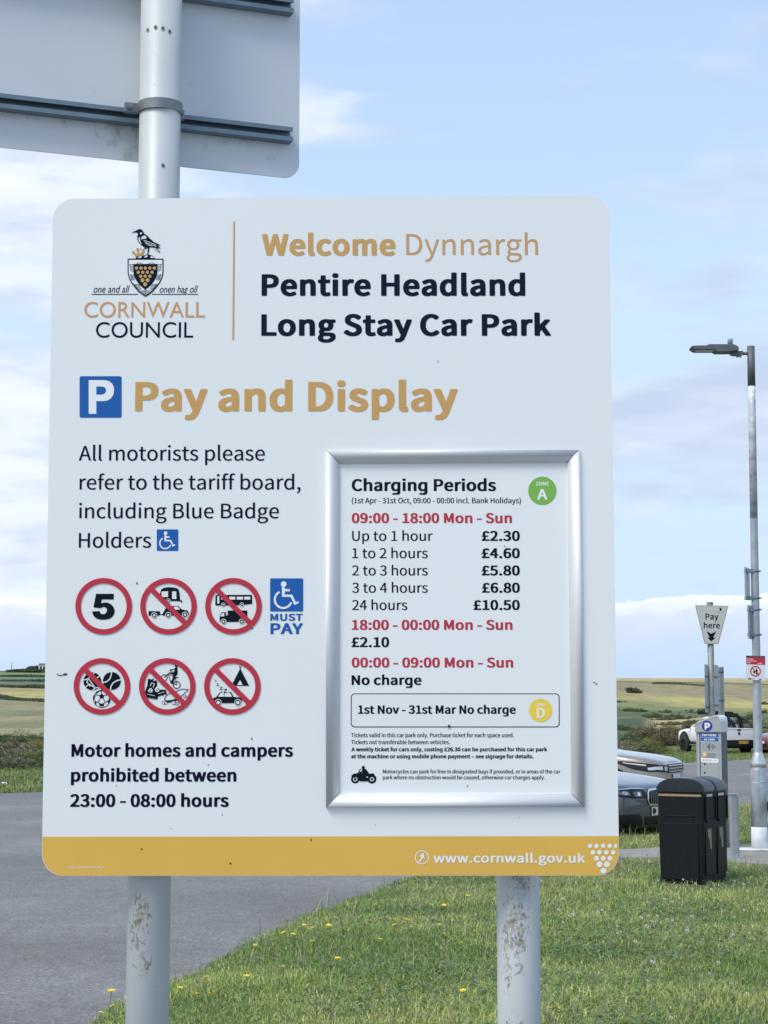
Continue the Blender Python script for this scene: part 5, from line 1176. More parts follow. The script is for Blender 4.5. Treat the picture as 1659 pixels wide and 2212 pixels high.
# small screw holes left in the tall post, each with its ring of bare filler
for xp, yp in ((318, 62), (336, 59), (352, 61), (366, 66), (352, 357)):
    b = MB()
    q = at(xp, yp, YP - .038)
    a = math.asin(max(-1, min(1, (q.x - xl) / .0386)))
    for rr, mi, h in ((.0036, 0, .0004), (.0017, 1, .0008)):
        c = Vector((xl + math.sin(a) * (PR + h), YP - math.cos(a) * (PR + h), q.z))
        ta = Vector((math.cos(a), math.sin(a), 0))
        b.poly([[c + ta * rr * math.cos(2 * math.pi * i / 10) + Vector((0, 0, 1.3 * rr * math.sin(2 * math.pi * i / 10))) for i in range(10)]], mi)
    b.build('screw_hole', [M_rust, M_hole], POSTS[0])
# scraped figures low on both posts
for po, x, xp, yp, ch, hgt in ((POSTS[1], xr, 1122, 2108, '2', .021), (POSTS[0], xl, 309, 2110, '5', .019)):
    q = at(xp, yp, YP - .038)
    adv, pts, tri = FONT['B'][ch]
    k_ = hgt / 350
    a0 = math.asin((q.x - x) / .0386)
    cxg = (pts[:, 0].min() + pts[:, 0].max()) / 2
    b = MB()
    b.add([(x + math.sin(a0 + (gx - cxg) * k_ / PR) * (PR + .0003), YP - math.cos(a0 + (gx - cxg) * k_ / PR) * (PR + .0003), q.z + gy * k_) for gx, gy in pts], tri, 0)
    b.build('scraped_mark', [M_rust], po)
# rails and clamps between the board and the posts
M_rail = mat('dark_aluminium_rail', lin(112, 130, 142), .45, metal=.35, var=.12, vscale=30)
for v in (-.45, .42):
    b = MB()
    cs = [SP.p(-.47, v - .02, -.006), SP.p(-.47, v + .02, -.006), SP.p(-.47, v + .02, -.024), SP.p(-.47, v - .02, -.024)]
    b.prism(cs, SP.e * .94, 0)
    rl = b.build('mounting_rail', [M_rail], SIGN)

# ================================================================== the second board, seen from behind, high on the tall post
e2 = Vector((math.cos(R(20.3)), math.sin(R(20.3)), 0))
n2v = Vector((math.sin(R(20.3)), -math.cos(R(20.3)), 0))
PC = Vector((xl, YP, 0))
P2 = Plane(PC - n2v * (PR + .026), e2, Vector((0, 0, 1)))
ur = P2.uv(646.5, 300)[0]
zb = P2.uv(600, 382)[1]
ul, zt, rc = -1.02, zb + 1.15, .030
BACK = empty('traffic_sign', PC + Vector((0, 0, zb)), 'back of a blank grey metal sign plate clamped high on the tall post', 'sign')
M_back = bpy.data.materials.new('grey_back_plate')
M_back.use_nodes = True
t = M_back.node_tree
c = nd(t, 'ShaderNodeTexCoord')
n = nd(t, 'ShaderNodeTexNoise'); n.inputs['Scale'].default_value = 3; n.inputs['Detail'].default_value = 5
t.links.new(c.outputs['Object'], n.inputs['Vector'])
base = ramp(t, n.outputs['Fac'], [(.3, (.60, .64, .67)), (.7, (.65, .69, .72))])
# algae stains hanging below the rail and round the post
mp = nd(t, 'ShaderNodeMapping'); mp.inputs['Scale'].default_value = (14, 14, 9)
t.links.new(c.outputs['Object'], mp.inputs[0])
n5 = nd(t, 'ShaderNodeTexNoise'); n5.inputs['Scale'].default_value = 2.2; n5.inputs['Detail'].default_value = 8; n5.inputs['Roughness'].default_value = .75
t.links.new(mp.outputs[0], n5.inputs['Vector'])
s3 = nd(t, 'ShaderNodeSeparateXYZ'); t.links.new(c.outputs['Object'], s3.inputs[0])
zr = P2.uv(590, 306)[1] - zb
below = mth(t, 'MULTIPLY', mth(t, 'LESS_THAN', s3.outputs[2], zr), mth(t, 'SUBTRACT', 1.0, mth(t, 'DIVIDE', mth(t, 'ABSOLUTE', mth(t, 'SUBTRACT', s3.outputs[2], zr)), .065), clamp=True))
near = mth(t, 'SUBTRACT', 1.0, mth(t, 'DIVIDE', mth(t, 'ABSOLUTE', mth(t, 'ADD', s3.outputs[0], .055)), .085), clamp=True)
wt = mth(t, 'ADD', mth(t, 'MULTIPLY', below, .10), mth(t, 'MULTIPLY', mth(t, 'MULTIPLY', near, mth(t, 'LESS_THAN', s3.outputs[2], zr)), .22))
msk = ramp(t, mth(t, 'ADD', n5.outputs['Fac'], wt), [(.62, 0.0), (.84, .6)])
t.links.new(mixc(t, msk, base, (.17, .18, .16)), t.nodes['Principled BSDF'].inputs['Base Color'])
t.nodes['Principled BSDF'].inputs['Roughness'].default_value = .5
b = MB()
lp = []
for cx, cz, a in ((ur - rc, zt - rc, 0), (ul + rc, zt - rc, 90), (ul + rc, zb + rc, 180), (ur - rc, zb + rc, 270)):
    lp += [P2.p(cx + rc * math.cos(R(a + 15 * i)), cz + rc * math.sin(R(a + 15 * i)), 0) for i in range(7)]
b.prism(lp, P2.n * -.003, 0)
plate = b.build('plate', [M_back], BACK)
# two channel rails, open side towards us
u_end = P2.uv(625, 300)[0]
rz0 = P2.uv(625, 312.5)[1]
rz1 = P2.uv(625, 283)[1]
rz2 = P2.uv(625, 36.5)[1]
rz3 = P2.uv(625, 6.5)[1]
clamps = []
for za, zb_ in ((rz0, rz1), (rz2, rz3)):
    b = MB()
    hgt = zb_ - za
    T = .0035
    for (h0, h1, w0, w1) in ((.0005, .004, 0, hgt), (.004, .024, 0, T), (.004, .024, hgt - T, hgt), (.0205, .024, T, hgt * .30), (.0205, .024, hgt * .70, hgt - T)):
        vs = [P2.p(ul + .03, za + w0, h0), P2.p(ul + .03, za + w1, h0), P2.p(ul + .03, za + w1, h1), P2.p(ul + .03, za + w0, h1)]
        b.prism(vs, P2.e * (u_end - ul - .03), 0)
    b.build('mounting_rail', [M_rail], BACK)
    # clamp: a strap round the front of the post with a bolted lug to the left
    zc = (za + zb_) / 2 + .004
    b = MB()
    ring1, ring2 = [], []
    nseg = 28
    hw = .0095
    a0, a1 = -100, 100
    vs = []
    for i in range(nseg + 1):
        a = R(a0 + (a1 - a0) * i / nseg)
        d = n2v * math.cos(a) + e2 * math.sin(a)
        for rr, zz in ((PR + .0004, -hw), (PR + .0034, -hw), (PR + .0034, hw), (PR + .0004, hw)):
            vs.append(PC + d * rr + Vector((0, 0, zc + zz)))
    fs = []
    for i in range(nseg):
        for k in range(4):
            fs.append((4 * i + k, 4 * i + (k + 1) % 4, 4 * i + 4 + (k + 1) % 4, 4 * i + 4 + k))
    fs += [(0, 1, 2, 3), (4 * nseg + 3, 4 * nseg + 2, 4 * nseg + 1, 4 * nseg)]
    b.add(vs, fs, 0, False)
    M_cl = bpy.data.materials.get('cast_clamp') or mat('cast_clamp', lin(128, 134, 138), .5, metal=.55, var=.2, vscale=60, bump=.15, bscale=300)
    Rm = Matrix((e2, -n2v, Vector((0, 0, 1)))).transposed()
    b.box(PC - e2 * (PR + .013) + n2v * -.012 + Vector((0, 0, zc)), (.026, .012, .019), 0, Rm, .002)
    b.box(PC + e2 * (PR + .006) + n2v * -.020 + Vector((0, 0, zc)), (.012, .012, .019), 0, Rm, .002)
    cl = b.build('clamp', [M_cl], BACK)
    b = MB()
    c0 = PC - e2 * (PR + .018) + Vector((0, 0, zc))
    b.tube([c0 - n2v * .024, c0 + n2v * .004], .0042, 6)
    b.tube([c0 + n2v * -.004, c0 + n2v * .001], .0065, 6)
    b.build('bolt', [M_cl], cl)

# ================================================================== land
def vnoise(x, y, seed=0):
    """Smooth value noise on a unit lattice, 0..1 (numpy arrays)."""
    xi, yi = np.floor(x).astype(np.int64), np.floor(y).astype(np.int64)
    xf, yf = x - xi, y - yi
    def h(a, b_):
        n_ = (a * 374761393 + b_ * 668265263 + seed * 974634777) & 0xffffffff
        n_ = ((n_ ^ (n_ >> 13)) * 1274126177) & 0xffffffff
        return ((n_ ^ (n_ >> 16)) & 0xffff) / 65535.0
    u = xf * xf * (3 - 2 * xf)
    v = yf * yf * (3 - 2 * yf)
    return (h(xi, yi) * (1 - u) + h(xi + 1, yi) * u) * (1 - v) + (h(xi, yi + 1) * (1 - u) + h(xi + 1, yi + 1) * u) * v


def fbm(x, y, seed=0, o=4):
    s, a, tot = 0, 1, 0
    for i in range(o):
        s = s + a * vnoise(x * 2 ** i + 17.3 * i, y * 2 ** i + 9.1 * i, seed + i)
        tot += a
        a *= .55
    return s / tot


ZD = np.array([0, 64, 80, 94, 112, 143, 165, 205, 250, 330, 420, 470, 520, 560, 640, 900, 1500])
ZR = np.array([0, 0, -.20, -.22, .0, .5, 1.0, 2.1, 3.5, 6.7, 9.6, 10.0, 9.6, 9.0, 7, 0, -20])
ZL = np.array([0, 0, -.05, -.05, -.05, .0, .5, 1.8, 3.3, 6.4, 9.6, 11.6, 13.4, 13.6, 12, 4, -20])


def land_z(x, y):
    x, y = np.asarray(x, float), np.asarray(y, float)
    d = np.hypot(x, y) * np.sign(np.maximum(y, .001))
    d = np.maximum(d, 0)
    s = np.clip((x / np.maximum(d, 1) + .10) / .14, 0, 1)
    s = s * s * (3 - 2 * s)
    z = np.interp(d, ZD, ZL) * (1 - s) + np.interp(d, ZD, ZR) * s
    z = z + (fbm(x / 45, y / 45, 5, 3) - .5) * np.clip((d - 75) / 80, 0, 1) * 1.3 * np.clip((480 - d) / 200, .15, 1)
    return z


def lz(x, y):
    return float(land_z(np.array([x]), np.array([y]))[0])


def mesh_np(name, co, faces_flat, nper, mats, parent=None, col=None, smooth=False):
    me = bpy.data.meshes.new(name)
    nf = len(faces_flat) // nper
    me.vertices.add(len(co))
    me.vertices.foreach_set('co', np.asarray(co, np.float32).ravel())
    me.loops.add(len(faces_flat))
    me.loops.foreach_set('vertex_index', np.asarray(faces_flat, np.int32))
    me.polygons.add(nf)
    me.polygons.foreach_set('loop_start', np.arange(0, nf * nper, nper, dtype=np.int32))
    me.polygons.foreach_set('loop_total', np.full(nf, nper, np.int32))
    if smooth:
        me.polygons.foreach_set('use_smooth', np.ones(nf, bool))
    if col is not None:
        a = me.color_attributes.new('tint', 'FLOAT_COLOR', 'POINT')
        a.data.foreach_set('color', np.column_stack([col, np.ones(len(col))]).astype(np.float32).ravel())
    for m in mats:
        me.materials.append(m)
    me.update(calc_edges=True)
    me.validate()
    o = bpy.data.objects.new(name, me)
    COL.objects.link(o)
    if parent is not None:
        o.parent = parent
    return o


def tint_mat(name, rough=.8, nscale=0.0, namp=.25, spec=.3, trans=0.0, bump=0.0):
    m = bpy.data.materials.new(name)
    m.use_nodes = True
    t = m.node_tree
    bs = t.nodes['Principled BSDF']
    a = nd(t, 'ShaderNodeVertexColor', layer_name='tint')
    colr = a.outputs[0]
    if nscale:
        c = nd(t, 'ShaderNodeTexCoord')
        n = nd(t, 'ShaderNodeTexNoise')
        n.inputs['Scale'].default_value = nscale
        n.inputs['Detail'].default_value = 9
        n.inputs['Roughness'].default_value = .7
        t.links.new(c.outputs['Object'], n.inputs['Vector'])
        colr = mixc(t, 1.0, colr, ramp(t, n.outputs['Fac'], [(.3, 1 - namp), (.7, 1 + namp)]), 'MULTIPLY')
        mp = nd(t, 'ShaderNodeMapping')
        mp.inputs['Scale'].default_value = (.55, .055, .3)          # drifts of taller growth, seen very foreshortened
        t.links.new(c.outputs['Object'], mp.inputs[0])
        n3 = nd(t, 'ShaderNodeTexNoise')
        n3.inputs['Scale'].default_value = 1.0
        n3.inputs['Detail'].default_value = 7
        n3.inputs['Roughness'].default_value = .72
        t.links.new(mp.outputs[0], n3.inputs['Vector'])
        colr = mixc(t, 1.0, colr, ramp(t, n3.outputs['Fac'], [(.32, (.74, .78, .76)), (.5, (1.0, 1.0, 1.0)), (.68, (1.22, 1.17, 1.08))]), 'MULTIPLY')
        if bump:
            bp = nd(t, 'ShaderNodeBump')
            bp.inputs['Strength'].default_value = bump
            bp.inputs['Distance'].default_value = .5
            t.links.new(n.outputs['Fac'], bp.inputs['Height'])
            t.links.new(bp.outputs[0], bs.inputs['Normal'])
    t.links.new(colr, bs.inputs['Base Color'])
    bs.inputs['Roughness'].default_value = rough
    bs.inputs['Specular IOR Level'].default_value = spec
    if trans:
        tr = nd(t, 'ShaderNodeBsdfTranslucent')
        t.links.new(colr, tr.inputs['Color'])
        mx = nd(t, 'ShaderNodeMixShader')
        mx.inputs[0].default_value = trans
        t.links.new(bs.outputs[0], mx.inputs[1])
        t.links.new(tr.outputs[0], mx.inputs[2])
        t.links.new(mx.outputs[0], t.nodes['Material Output'].inputs['Surface'])
    return m


def L3(r, g, b, k=.84):                   # field colours, from how lit land shows
    return np.array(lin(r, g, b)) * k


# ---- ground sheet: fields and headland grass, field colours with sunlit patches painted in
az = np.radians(np.concatenate([np.linspace(-60, -16, 45, endpoint=False), np.linspace(-16, 16, 420), np.linspace(16, 60, 46)[1:]]))
dd = np.concatenate([np.array([-30, 0.5, 3, 6, 9, 13, 18, 24, 31, 40, 50]), np.geomspace(58, 640, 300), np.array([700, 800, 1000, 1500])])
A, D = np.meshgrid(az, dd)
X, Y = np.sin(A) * np.abs(D), np.where(D < 0, D, np.cos(A) * D)
X = np.where(D < 0, np.tan(np.clip(A, -1, 1)) * 30, X)
Z = land_z(X, Y)
Z = np.where(D < 64, -.004, Z - .004)
def sm_(x, a, b_):
    q = np.clip((x - a) / (b_ - a), 0, 1)
    return q * q * (3 - 2 * q)


s_ = np.clip((np.sin(A) + .10) / .12, 0, 1)      # 0 = the left fields, 1 = the right headland
wob = (fbm(X / 22, Y / 50, 21, 4) - .5)
pat = fbm(X / 14, Y / 30, 31, 5)
pat2 = fbm(X / 5, Y / 9, 41, 4)
dist_ = D + wob * 70 + (A - .155) * 420 * sm_(D, 90, 200)
# right: rough headland, gorse and dry grass, pale strip on the skyline
C = np.zeros(X.shape + (3,))
def blend(mask, col):
    global C
    C = C * (1 - mask[..., None]) + col * mask[..., None]
def sm(x, a, b_):
    q = np.clip((x - a) / (b_ - a), 0, 1)
    return q * q * (3 - 2 * q)
tan_, olive, ygreen, green, dark, brown = L3(186, 168, 134), L3(140, 134, 102), L3(170, 165, 108), L3(98, 118, 78), L3(92, 104, 78), L3(132, 122, 98)
right = np.zeros_like(C)
C = np.broadcast_to(L3(100, 116, 82), C.shape).copy()
blend(sm(pat, .40, .60), L3(82, 98, 76))
blend(sm(pat2, .52, .7) * .5, L3(128, 120, 90))
azz = np.abs(A)
blend(sm(dist_, 118, 132) * sm(pat, .36, .5) * (1 - sm(dist_, 172, 185)) * sm(azz, .140, .150) * (1 - sm(azz, .172, .182)), L3(184, 166, 128))
blend(sm(dist_, 176, 190), L3(100, 114, 84))
blend(sm(dist_, 200, 215), L3(126, 136, 94))
blend(sm(dist_, 222, 245), L3(158, 150, 108))
blend(sm(dist_, 225, 255) * sm(pat, .44, .58), L3(176, 168, 112))  # brighter yellowish patches: sunlight on the slope painted into the colour
blend(sm(dist_, 262, 285), L3(150, 140, 110))
blend(sm(dist_, 268, 300) * sm(pat2, .5, .62) * .5, L3(132, 128, 98))
blend(sm(dist_, 285, 330) * sm(pat, .46, .60) * .8, L3(166, 156, 116))
blend(sm(D + wob * 26 + (A - .155) * 500, 340, 346) * .8, dark)
blend(sm(D + wob * 26 + (A - .155) * 500, 353, 360), L3(172, 162, 122))
blend(sm(D, 372, 388), tan_)
RC = C.copy()
C = np.broadcast_to(L3(94, 110, 78), C.shape).copy()
blend(sm(pat, .4, .6), L3(84, 98, 78))
blend(sm(D, 120, 138), L3(146, 142, 110))
blend(sm(D, 120, 138) * sm(fbm(X / 30, Y / 9, 55, 4), .52, .62) * .6, L3(116, 124, 92))
blend(sm(D, 225, 240) * .6, L3(146, 142, 108))
blend(sm(D, 252, 254), L3(170, 164, 108))
blend(sm(D, 285, 300), L3(160, 152, 112))
blend(sm(D, 338, 341), L3(104, 122, 100))
blend(sm(D, 392, 396), L3(112, 132, 108))
blend(sm(D, 440, 444), L3(122, 142, 98))
blend(sm(D, 486, 490), L3(150, 138, 116))
blend(sm(D, 486, 490) * sm(vnoise(X / 28, Y / 90, 61), .35, .42), L3(86, 104, 78))
C = C * (1 - s_[..., None]) + RC * s_[..., None]
C = C * (.86 + .28 * pat2)[..., None]
nr, na = X.shape
ii = np.arange(nr * na).reshape(nr, na)
q = np.stack([ii[:-1, :-1], ii[:-1, 1:], ii[1:, 1:], ii[1:, :-1]], -1).reshape(-1)
M_land = tint_mat('headland_grass', .9, .55, .22, .15, bump=.35)
ground = mesh_np('ground', np.stack([X, Y, Z], -1).reshape(-1, 3), q, 4, [M_land], None, C.reshape(-1, 3), True)
tag(ground, kind='structure')

# ---- asphalt
def asphalt():
    m = bpy.data.materials.new('asphalt')
    m.use_nodes = True
    t = m.node_tree
    bs = t.nodes['Principled BSDF']
    c = nd(t, 'ShaderNodeTexCoord')
    v = nd(t, 'ShaderNodeTexVoronoi'); v.inputs['Scale'].default_value = 70
    t.links.new(c.outputs['Object'], v.inputs['Vector'])
    n = nd(t, 'ShaderNodeTexNoise'); n.inputs['Scale'].default_value = 45; n.inputs['Detail'].default_value = 6; n.inputs['Roughness'].default_value = .75
    t.links.new(c.outputs['Object'], n.inputs['Vector'])
    n2 = nd(t, 'ShaderNodeTexNoise'); n2.inputs['Scale'].default_value = .35; n2.inputs['Detail'].default_value = 6
    t.links.new(c.outputs['Object'], n2.inputs['Vector'])
    n3 = nd(t, 'ShaderNodeTexNoise'); n3.inputs['Scale'].default_value = 4.0; n3.inputs['Detail'].default_value = 7; n3.inputs['Roughness'].default_value = .7
    t.links.new(c.outputs['Object'], n3.inputs['Vector'])
    chips = ramp(t, v.outputs['Color'], [(.0, (.10, .104, .104)), (.55, (.165, .169, .168)), (.9, (.22, .22, .214)), (.96, (.42, .41, .39))])
    patch = ramp(t, n2.outputs['Fac'], [(.34, .82), (.52, 1.0), (.66, 1.2)])
    patch2 = ramp(t, n3.outputs['Fac'], [(.3, .84), (.7, 1.14)])
    gr = ramp(t, n.outputs['Fac'], [(.3, .62), (.7, 1.34)])
    col = mixc(t, 1.0, mixc(t, 1.0, mixc(t, 1.0, chips, gr, 'MULTIPLY'), patch, 'MULTIPLY'), patch2, 'MULTIPLY')
    t.links.new(col, bs.inputs['Base Color'])
    bs.inputs['Roughness'].default_value = .82
    bp = nd(t, 'ShaderNodeBump'); bp.inputs['Strength'].default_value = .6; bp.inputs['Distance'].default_value = .006
    t.links.new(n.outputs['Fac'], bp.inputs['Height'])
    t.links.new(bp.outputs[0], bs.inputs['Normal'])
    return m


M_asph = asphalt()
far_l, far_r = gnd(90, 1712), gnd(1475, 1648)
fdir = (far_r - far_l).normalized()
fA, fB = far_l - fdir * 45, far_r + fdir * 60
EDGE = [(-30, -5)] + []
b = MB()
nx = 70
line = [fA + (fB - fA) * (i / nx) for i in range(nx + 1)]
line = [pnt + Vector((0, .25 * math.sin(i * 1.7) + .2 * math.sin(i * .63), 0)) for i, pnt in enumerate(line)]
b.poly([[Vector((fA.x, -20, .004)), Vector((fB.x, -20, .004))] + [Vector((pnt.x, pnt.y, .004)) for pnt in line[::-1]]])
road = b.build('car_park', [M_asph])
tag(road, kind='structure')

# ---- grass verge: a low bank beside the tarmac
EP = [(60, 2420), (150, 2262), (195, 2212), (255, 2176), (370, 2125), (480, 2074), (600, 2014), (740, 1956), (880, 1904), (1000, 1868), (1150, 1828), (1335, 1792), (1430, 1786), (1500, 1770), (1585, 1746), (1660, 1739), (1800, 1735), (2100, 1733)]
epts = [gnd(x, y) for x, y in EP]
def resample(pts, step):
    out = [pts[0]]
    for a, b_ in zip(pts[:-1], pts[1:]):
        n_ = max(1, int((b_ - a).length / step))
        out += [a + (b_ - a) * (i / n_) for i in range(1, n_ + 1)]
    return out
ed = resample(epts, .12)
edn = np.array([(v.x, v.y) for v in ed])
rag = (fbm(edn[:, 0] * 2.2, edn[:, 1] * 2.2, 77, 4) - .5)
for i in range(len(ed)):
    a, b_ = ed[max(0, i - 1)], ed[min(len(ed) - 1, i + 1)]
    tng = (b_ - a).normalized()
    nn = Vector((tng.y, -tng.x, 0))          # into the verge
    ed[i] = ed[i] + nn * float(rag[i]) * .22
EDGE2 = np.array([(v.x, v.y) for v in ed])
poly = np.vstack([EDGE2, [[22, EDGE2[-1, 1]], [22, 4.0], [EDGE2[0, 0], 4.0]]])


def inside(px, py, pg):
    r = np.zeros(px.shape, bool)
    n_ = len(pg)
    for i in range(n_):
        x1, y1 = pg[i]
        x2, y2 = pg[(i + 1) % n_]
        if y1 == y2:
            continue
        c_ = ((y1 > py) != (y2 > py)) & (px < (x2 - x1) * (py - y1) / (y2 - y1) + x1)
        r ^= c_
    return r


def edge_dist(px, py):
    best = np.full(px.shape, 1e9)
    for i in range(0, len(EDGE2) - 1):
        a = EDGE2[i]; b_ = EDGE2[i + 1]
        d = b_ - a
        t_ = np.clip(((px - a[0]) * d[0] + (py - a[1]) * d[1]) / (d @ d + 1e-9), 0, 1)
        best = np.minimum(best, np.hypot(px - a[0] - t_ * d[0], py - a[1] - t_ * d[1]))
    return best


def verge_h(px, py, ed_=None):
    e = edge_dist(px, py) if ed_ is None else ed_
    return .012 + .10 * (1 - np.exp(-e / .5)) + .05 * (fbm(px * .8, py * .8, 91, 3) - .5) * np.clip(e, 0, 1)


gx, gy = np.meshgrid(np.arange(-4.2, 22, .2), np.arange(4.1, 36, .2))
gi = inside(gx, gy, poly)
ge = edge_dist(gx, gy)
keep = gi & (ge > .1)
pts2 = [Vector((x, y)) for x, y in poly] + [Vector((x, y)) for x, y in zip(gx[keep], gy[keep])]
npoly = len(poly)
res = delaunay_2d_cdt(pts2, [(i, (i + 1) % npoly) for i in range(npoly)], [list(range(npoly))], 1, 1e-5)
vv = np.array([(v.x, v.y) for v in res[0]])
hz = verge_h(vv[:, 0], vv[:, 1])
M_soil = mat('verge_soil', (.085, .105, .045), .95, var=.45, vscale=9)
me = bpy.data.meshes.new('grass_verge')
me.from_pydata([(x, y, z) for (x, y), z in zip(vv, hz)], [], [tuple(f) for f in res[2]])
me.materials.append(M_soil)
verge = bpy.data.objects.new('grass_verge', me)
COL.objects.link(verge)
tag(verge, kind='structure')

# ---- concrete path and pad across the verge
M_conc = mat('worn_concrete', (.235, .23, .21), .9, var=.22, vscale=5, bump=.3, bscale=40)
b = MB()
ptop = [(1120, 1838), (1335, 1835), (1430, 1830), (1500, 1826), (1590, 1822), (1680, 1823), (1800, 1824)]
pbot = [(1800, 1866), (1680, 1866), (1600, 1862), (1540, 1858), (1470, 1850), (1335, 1852), (1120, 1856)]
zt_ = .135
lp = [gnd(x, y, zt_) for x, y in ptop + pbot]
b.prism(lp, (0, 0, -.16), 0)
path_ = b.build('concrete_path', [M_conc], bevel=.012)
tag(path_, kind='structure')
PATH_Y = (19.0, 22.6)
pathpoly = np.array([(v.x, v.y) for v in lp])

# ---- grass blades
def blades(n, px, py, pz, hmin, hmax, w, colf, lean=.55, seed=0):
    r = np.random.default_rng(seed)
    h = r.uniform(hmin, hmax, n) * (.55 + .9 * vnoise(px * 1.7, py * 1.7, 7))
    a = r.uniform(0, 2 * np.pi, n)
    ln = np.abs(r.normal(0, lean, n)) + .08
    dx, dy = np.cos(a), np.sin(a)
    wa = r.uniform(0, 2 * np.pi, n)
    wx, wy = np.cos(wa) * w * .5, np.sin(wa) * w * .5
    if hasattr(w, '__len__'):
        wx, wy = np.cos(wa) * w * .5, np.sin(wa) * w * .5
    co = np.zeros((n, 5, 3))
    base = np.stack([px, py, pz - .006], 1)
    mid = base + np.stack([dx * h * ln * .35, dy * h * ln * .35, h * .6], 1)
    tip = base + np.stack([dx * h * ln, dy * h * ln, h * np.clip(1.05 - ln * .28, .35, 1)], 1)
    wv = np.stack([wx, wy, np.zeros(n)], 1)
    co[:, 0] = base - wv
    co[:, 1] = base + wv
    co[:, 2] = mid + wv * .8
    co[:, 3] = mid - wv * .8
    co[:, 4] = tip
    col = np.repeat(colf(r, n, px, py)[:, None, :], 5, 1)
    k = np.arange(n)[:, None] * 5
    tri = np.concatenate([k + [0, 1, 2], k + [0, 2, 3], k + [3, 2, 4]], 1).reshape(-1)
    return co.reshape(-1, 3), tri, col.reshape(-1, 3)


GREENS = np.array([(.198, .262, .070), (.248, .300, .088), (.140, .210, .062), (.30, .33, .115), (.112, .178, .062)])
STRAW = np.array([(.44, .41, .26), (.36, .34, .20), (.52, .48, .34)])


def grass_col(r, n, px, py):
    k = r.integers(0, len(GREENS), n)
    c_ = GREENS[k] * 1.55 * r.uniform(.65, 1.35, n)[:, None]
    dry = fbm(px * .55, py * .55, 13, 3)
    far = np.clip((py - 14) / 9, 0, 1)
    st = r.uniform(0, 1, n) < (.03 + .26 * np.clip((dry - .42) * 4, 0, 1) * (.35 + .65 * far) + .07 * far)
    c_[st] = STRAW[r.integers(0, 3, st.sum())] * r.uniform(.7, 1.1, st.sum())[:, None]
    lush = np.clip((fbm(px * 1.1, py * 1.1, 19, 4) - .5) * 4.5, -.6, .55)
    c_ = c_ * (1 + lush[:, None] * np.array([.45, .3, .35]))
    return c_


M_blade = tint_mat('grass_blades', .55, 0, 0, .35, trans=.28)
OBST = []                                          # footprints kept free of blades


def scatter(ybands, seed):
    r = np.random.default_rng(seed)
    X_, Y_ = [], []
    for y0, y1, dens in ybands:
        xa, xb = -2.6, y1 * .235 + (.8 if y0 > 8 else 2.6)
        n_ = int((xb - xa) * (y1 - y0) * dens)
        X_.append(r.uniform(xa, xb, n_)); Y_.append(r.uniform(y0, y1, n_))
    px, py = np.concatenate(X_), np.concatenate(Y_)
    k = inside(px, py, poly) & ~inside(px, py, pathpoly) & (px > -py * .235 - 1.2)
    return px[k], py[k]


px, py = scatter([(4.6, 6.6, 3200), (6.6, 8.6, 3600), (8.6, 11, 5200), (11, 14, 4200), (14, 18, 3000), (18, 24, 2000), (24, 33, 1300)], 3)
BINC = gnd(1522, 1914, .11)                          # trodden, sparse turf round the litter bin
e_ = edge_dist(px, py)
bd2 = np.hypot((px - BINC.x) / .75, (py - BINC.y) / 1.15)
k = (RNG.uniform(0, 1, len(px)) < np.clip(.25 + e_ * 3, 0, 1)) & (RNG.uniform(0, 1, len(px)) < np.clip((bd2 - .45) * 2.2, .06, 1))
px, py, e_ = px[k], py[k], e_[k]
pz = verge_h(px, py, e_)
tall = (.7 + .75 * vnoise(px * .9 + 3, py * .9, 17))
co, tri, col = blades(len(px), px, py, pz * 1.0, .022, .066, .0036 + .00024 * py, grass_col, .9, 5)
go = mesh_np('verge_grass', co, tri, 3, [M_blade], None, col)
tag(go, 'short mown green grass with straw stems covering the verge behind the sign', 'grass', kind='stuff')
# broad leaves of clover and plantain low in the sward, in patches
px, py = scatter([(8.6, 12, 900), (12, 18, 700), (18, 26, 350)], 15)
k = fbm(px * .9, py * .9, 63, 3) > .50
px, py = px[k], py[k]
pz = verge_h(px, py) + RNG.uniform(.012, .045, len(px))
n_ = len(px)
s_ = RNG.uniform(.008, .019, n_)[:, None]
a_ = RNG.uniform(0, 6.283, n_)
tl = RNG.uniform(-.5, .5, n_)
u_ = np.stack([np.cos(a_), np.sin(a_), tl], 1) * s_
w_ = np.stack([-np.sin(a_), np.cos(a_), RNG.uniform(-.4, .4, n_)], 1) * s_
p0 = np.stack([px, py, pz], 1)
co = np.stack([p0 - u_, p0 - w_ * .7 + u_ * .2, p0 + u_, p0 + w_ * .7 + u_ * .2], 1).reshape(-1, 3)
lc = np.array([(.10, .175, .075), (.13, .21, .085), (.16, .24, .10)])[RNG.integers(0, 3, n_)] * RNG.uniform(.8, 1.3, n_)[:, None]
cl_ = mesh_np('clover_leaves', co, np.arange(4 * n_), 4, [M_blade], None, np.repeat(lc[:, None, :], 4, 1).reshape(-1, 3))
tag(cl_, 'low broad clover and plantain leaves in patches among the verge grass', 'clover', kind='stuff')
# taller seeding stems and ragged edge growth
px, py = scatter([(8.6, 16, 30), (16, 30, 40)], 9)
k = np.hypot((px - BINC.x) / .75, (py - BINC.y) / 1.15) > 1
px, py = px[k], py[k]
e_ = edge_dist(px, py)
pz = verge_h(px, py, e_)
co, tri, col = blades(len(px), px, py, pz, .10, .20, .0034 + .0002 * py, lambda r, n, a, b_: STRAW[r.integers(0, 3, n)] * r.uniform(.5, 1.0, n)[:, None], .35, 6)
st = mesh_np('seed_stems', co, tri, 3, [M_blade], None, col)
tag(st, 'thin straw coloured seeding stems standing above the verge grass', 'grass stems', kind='stuff')

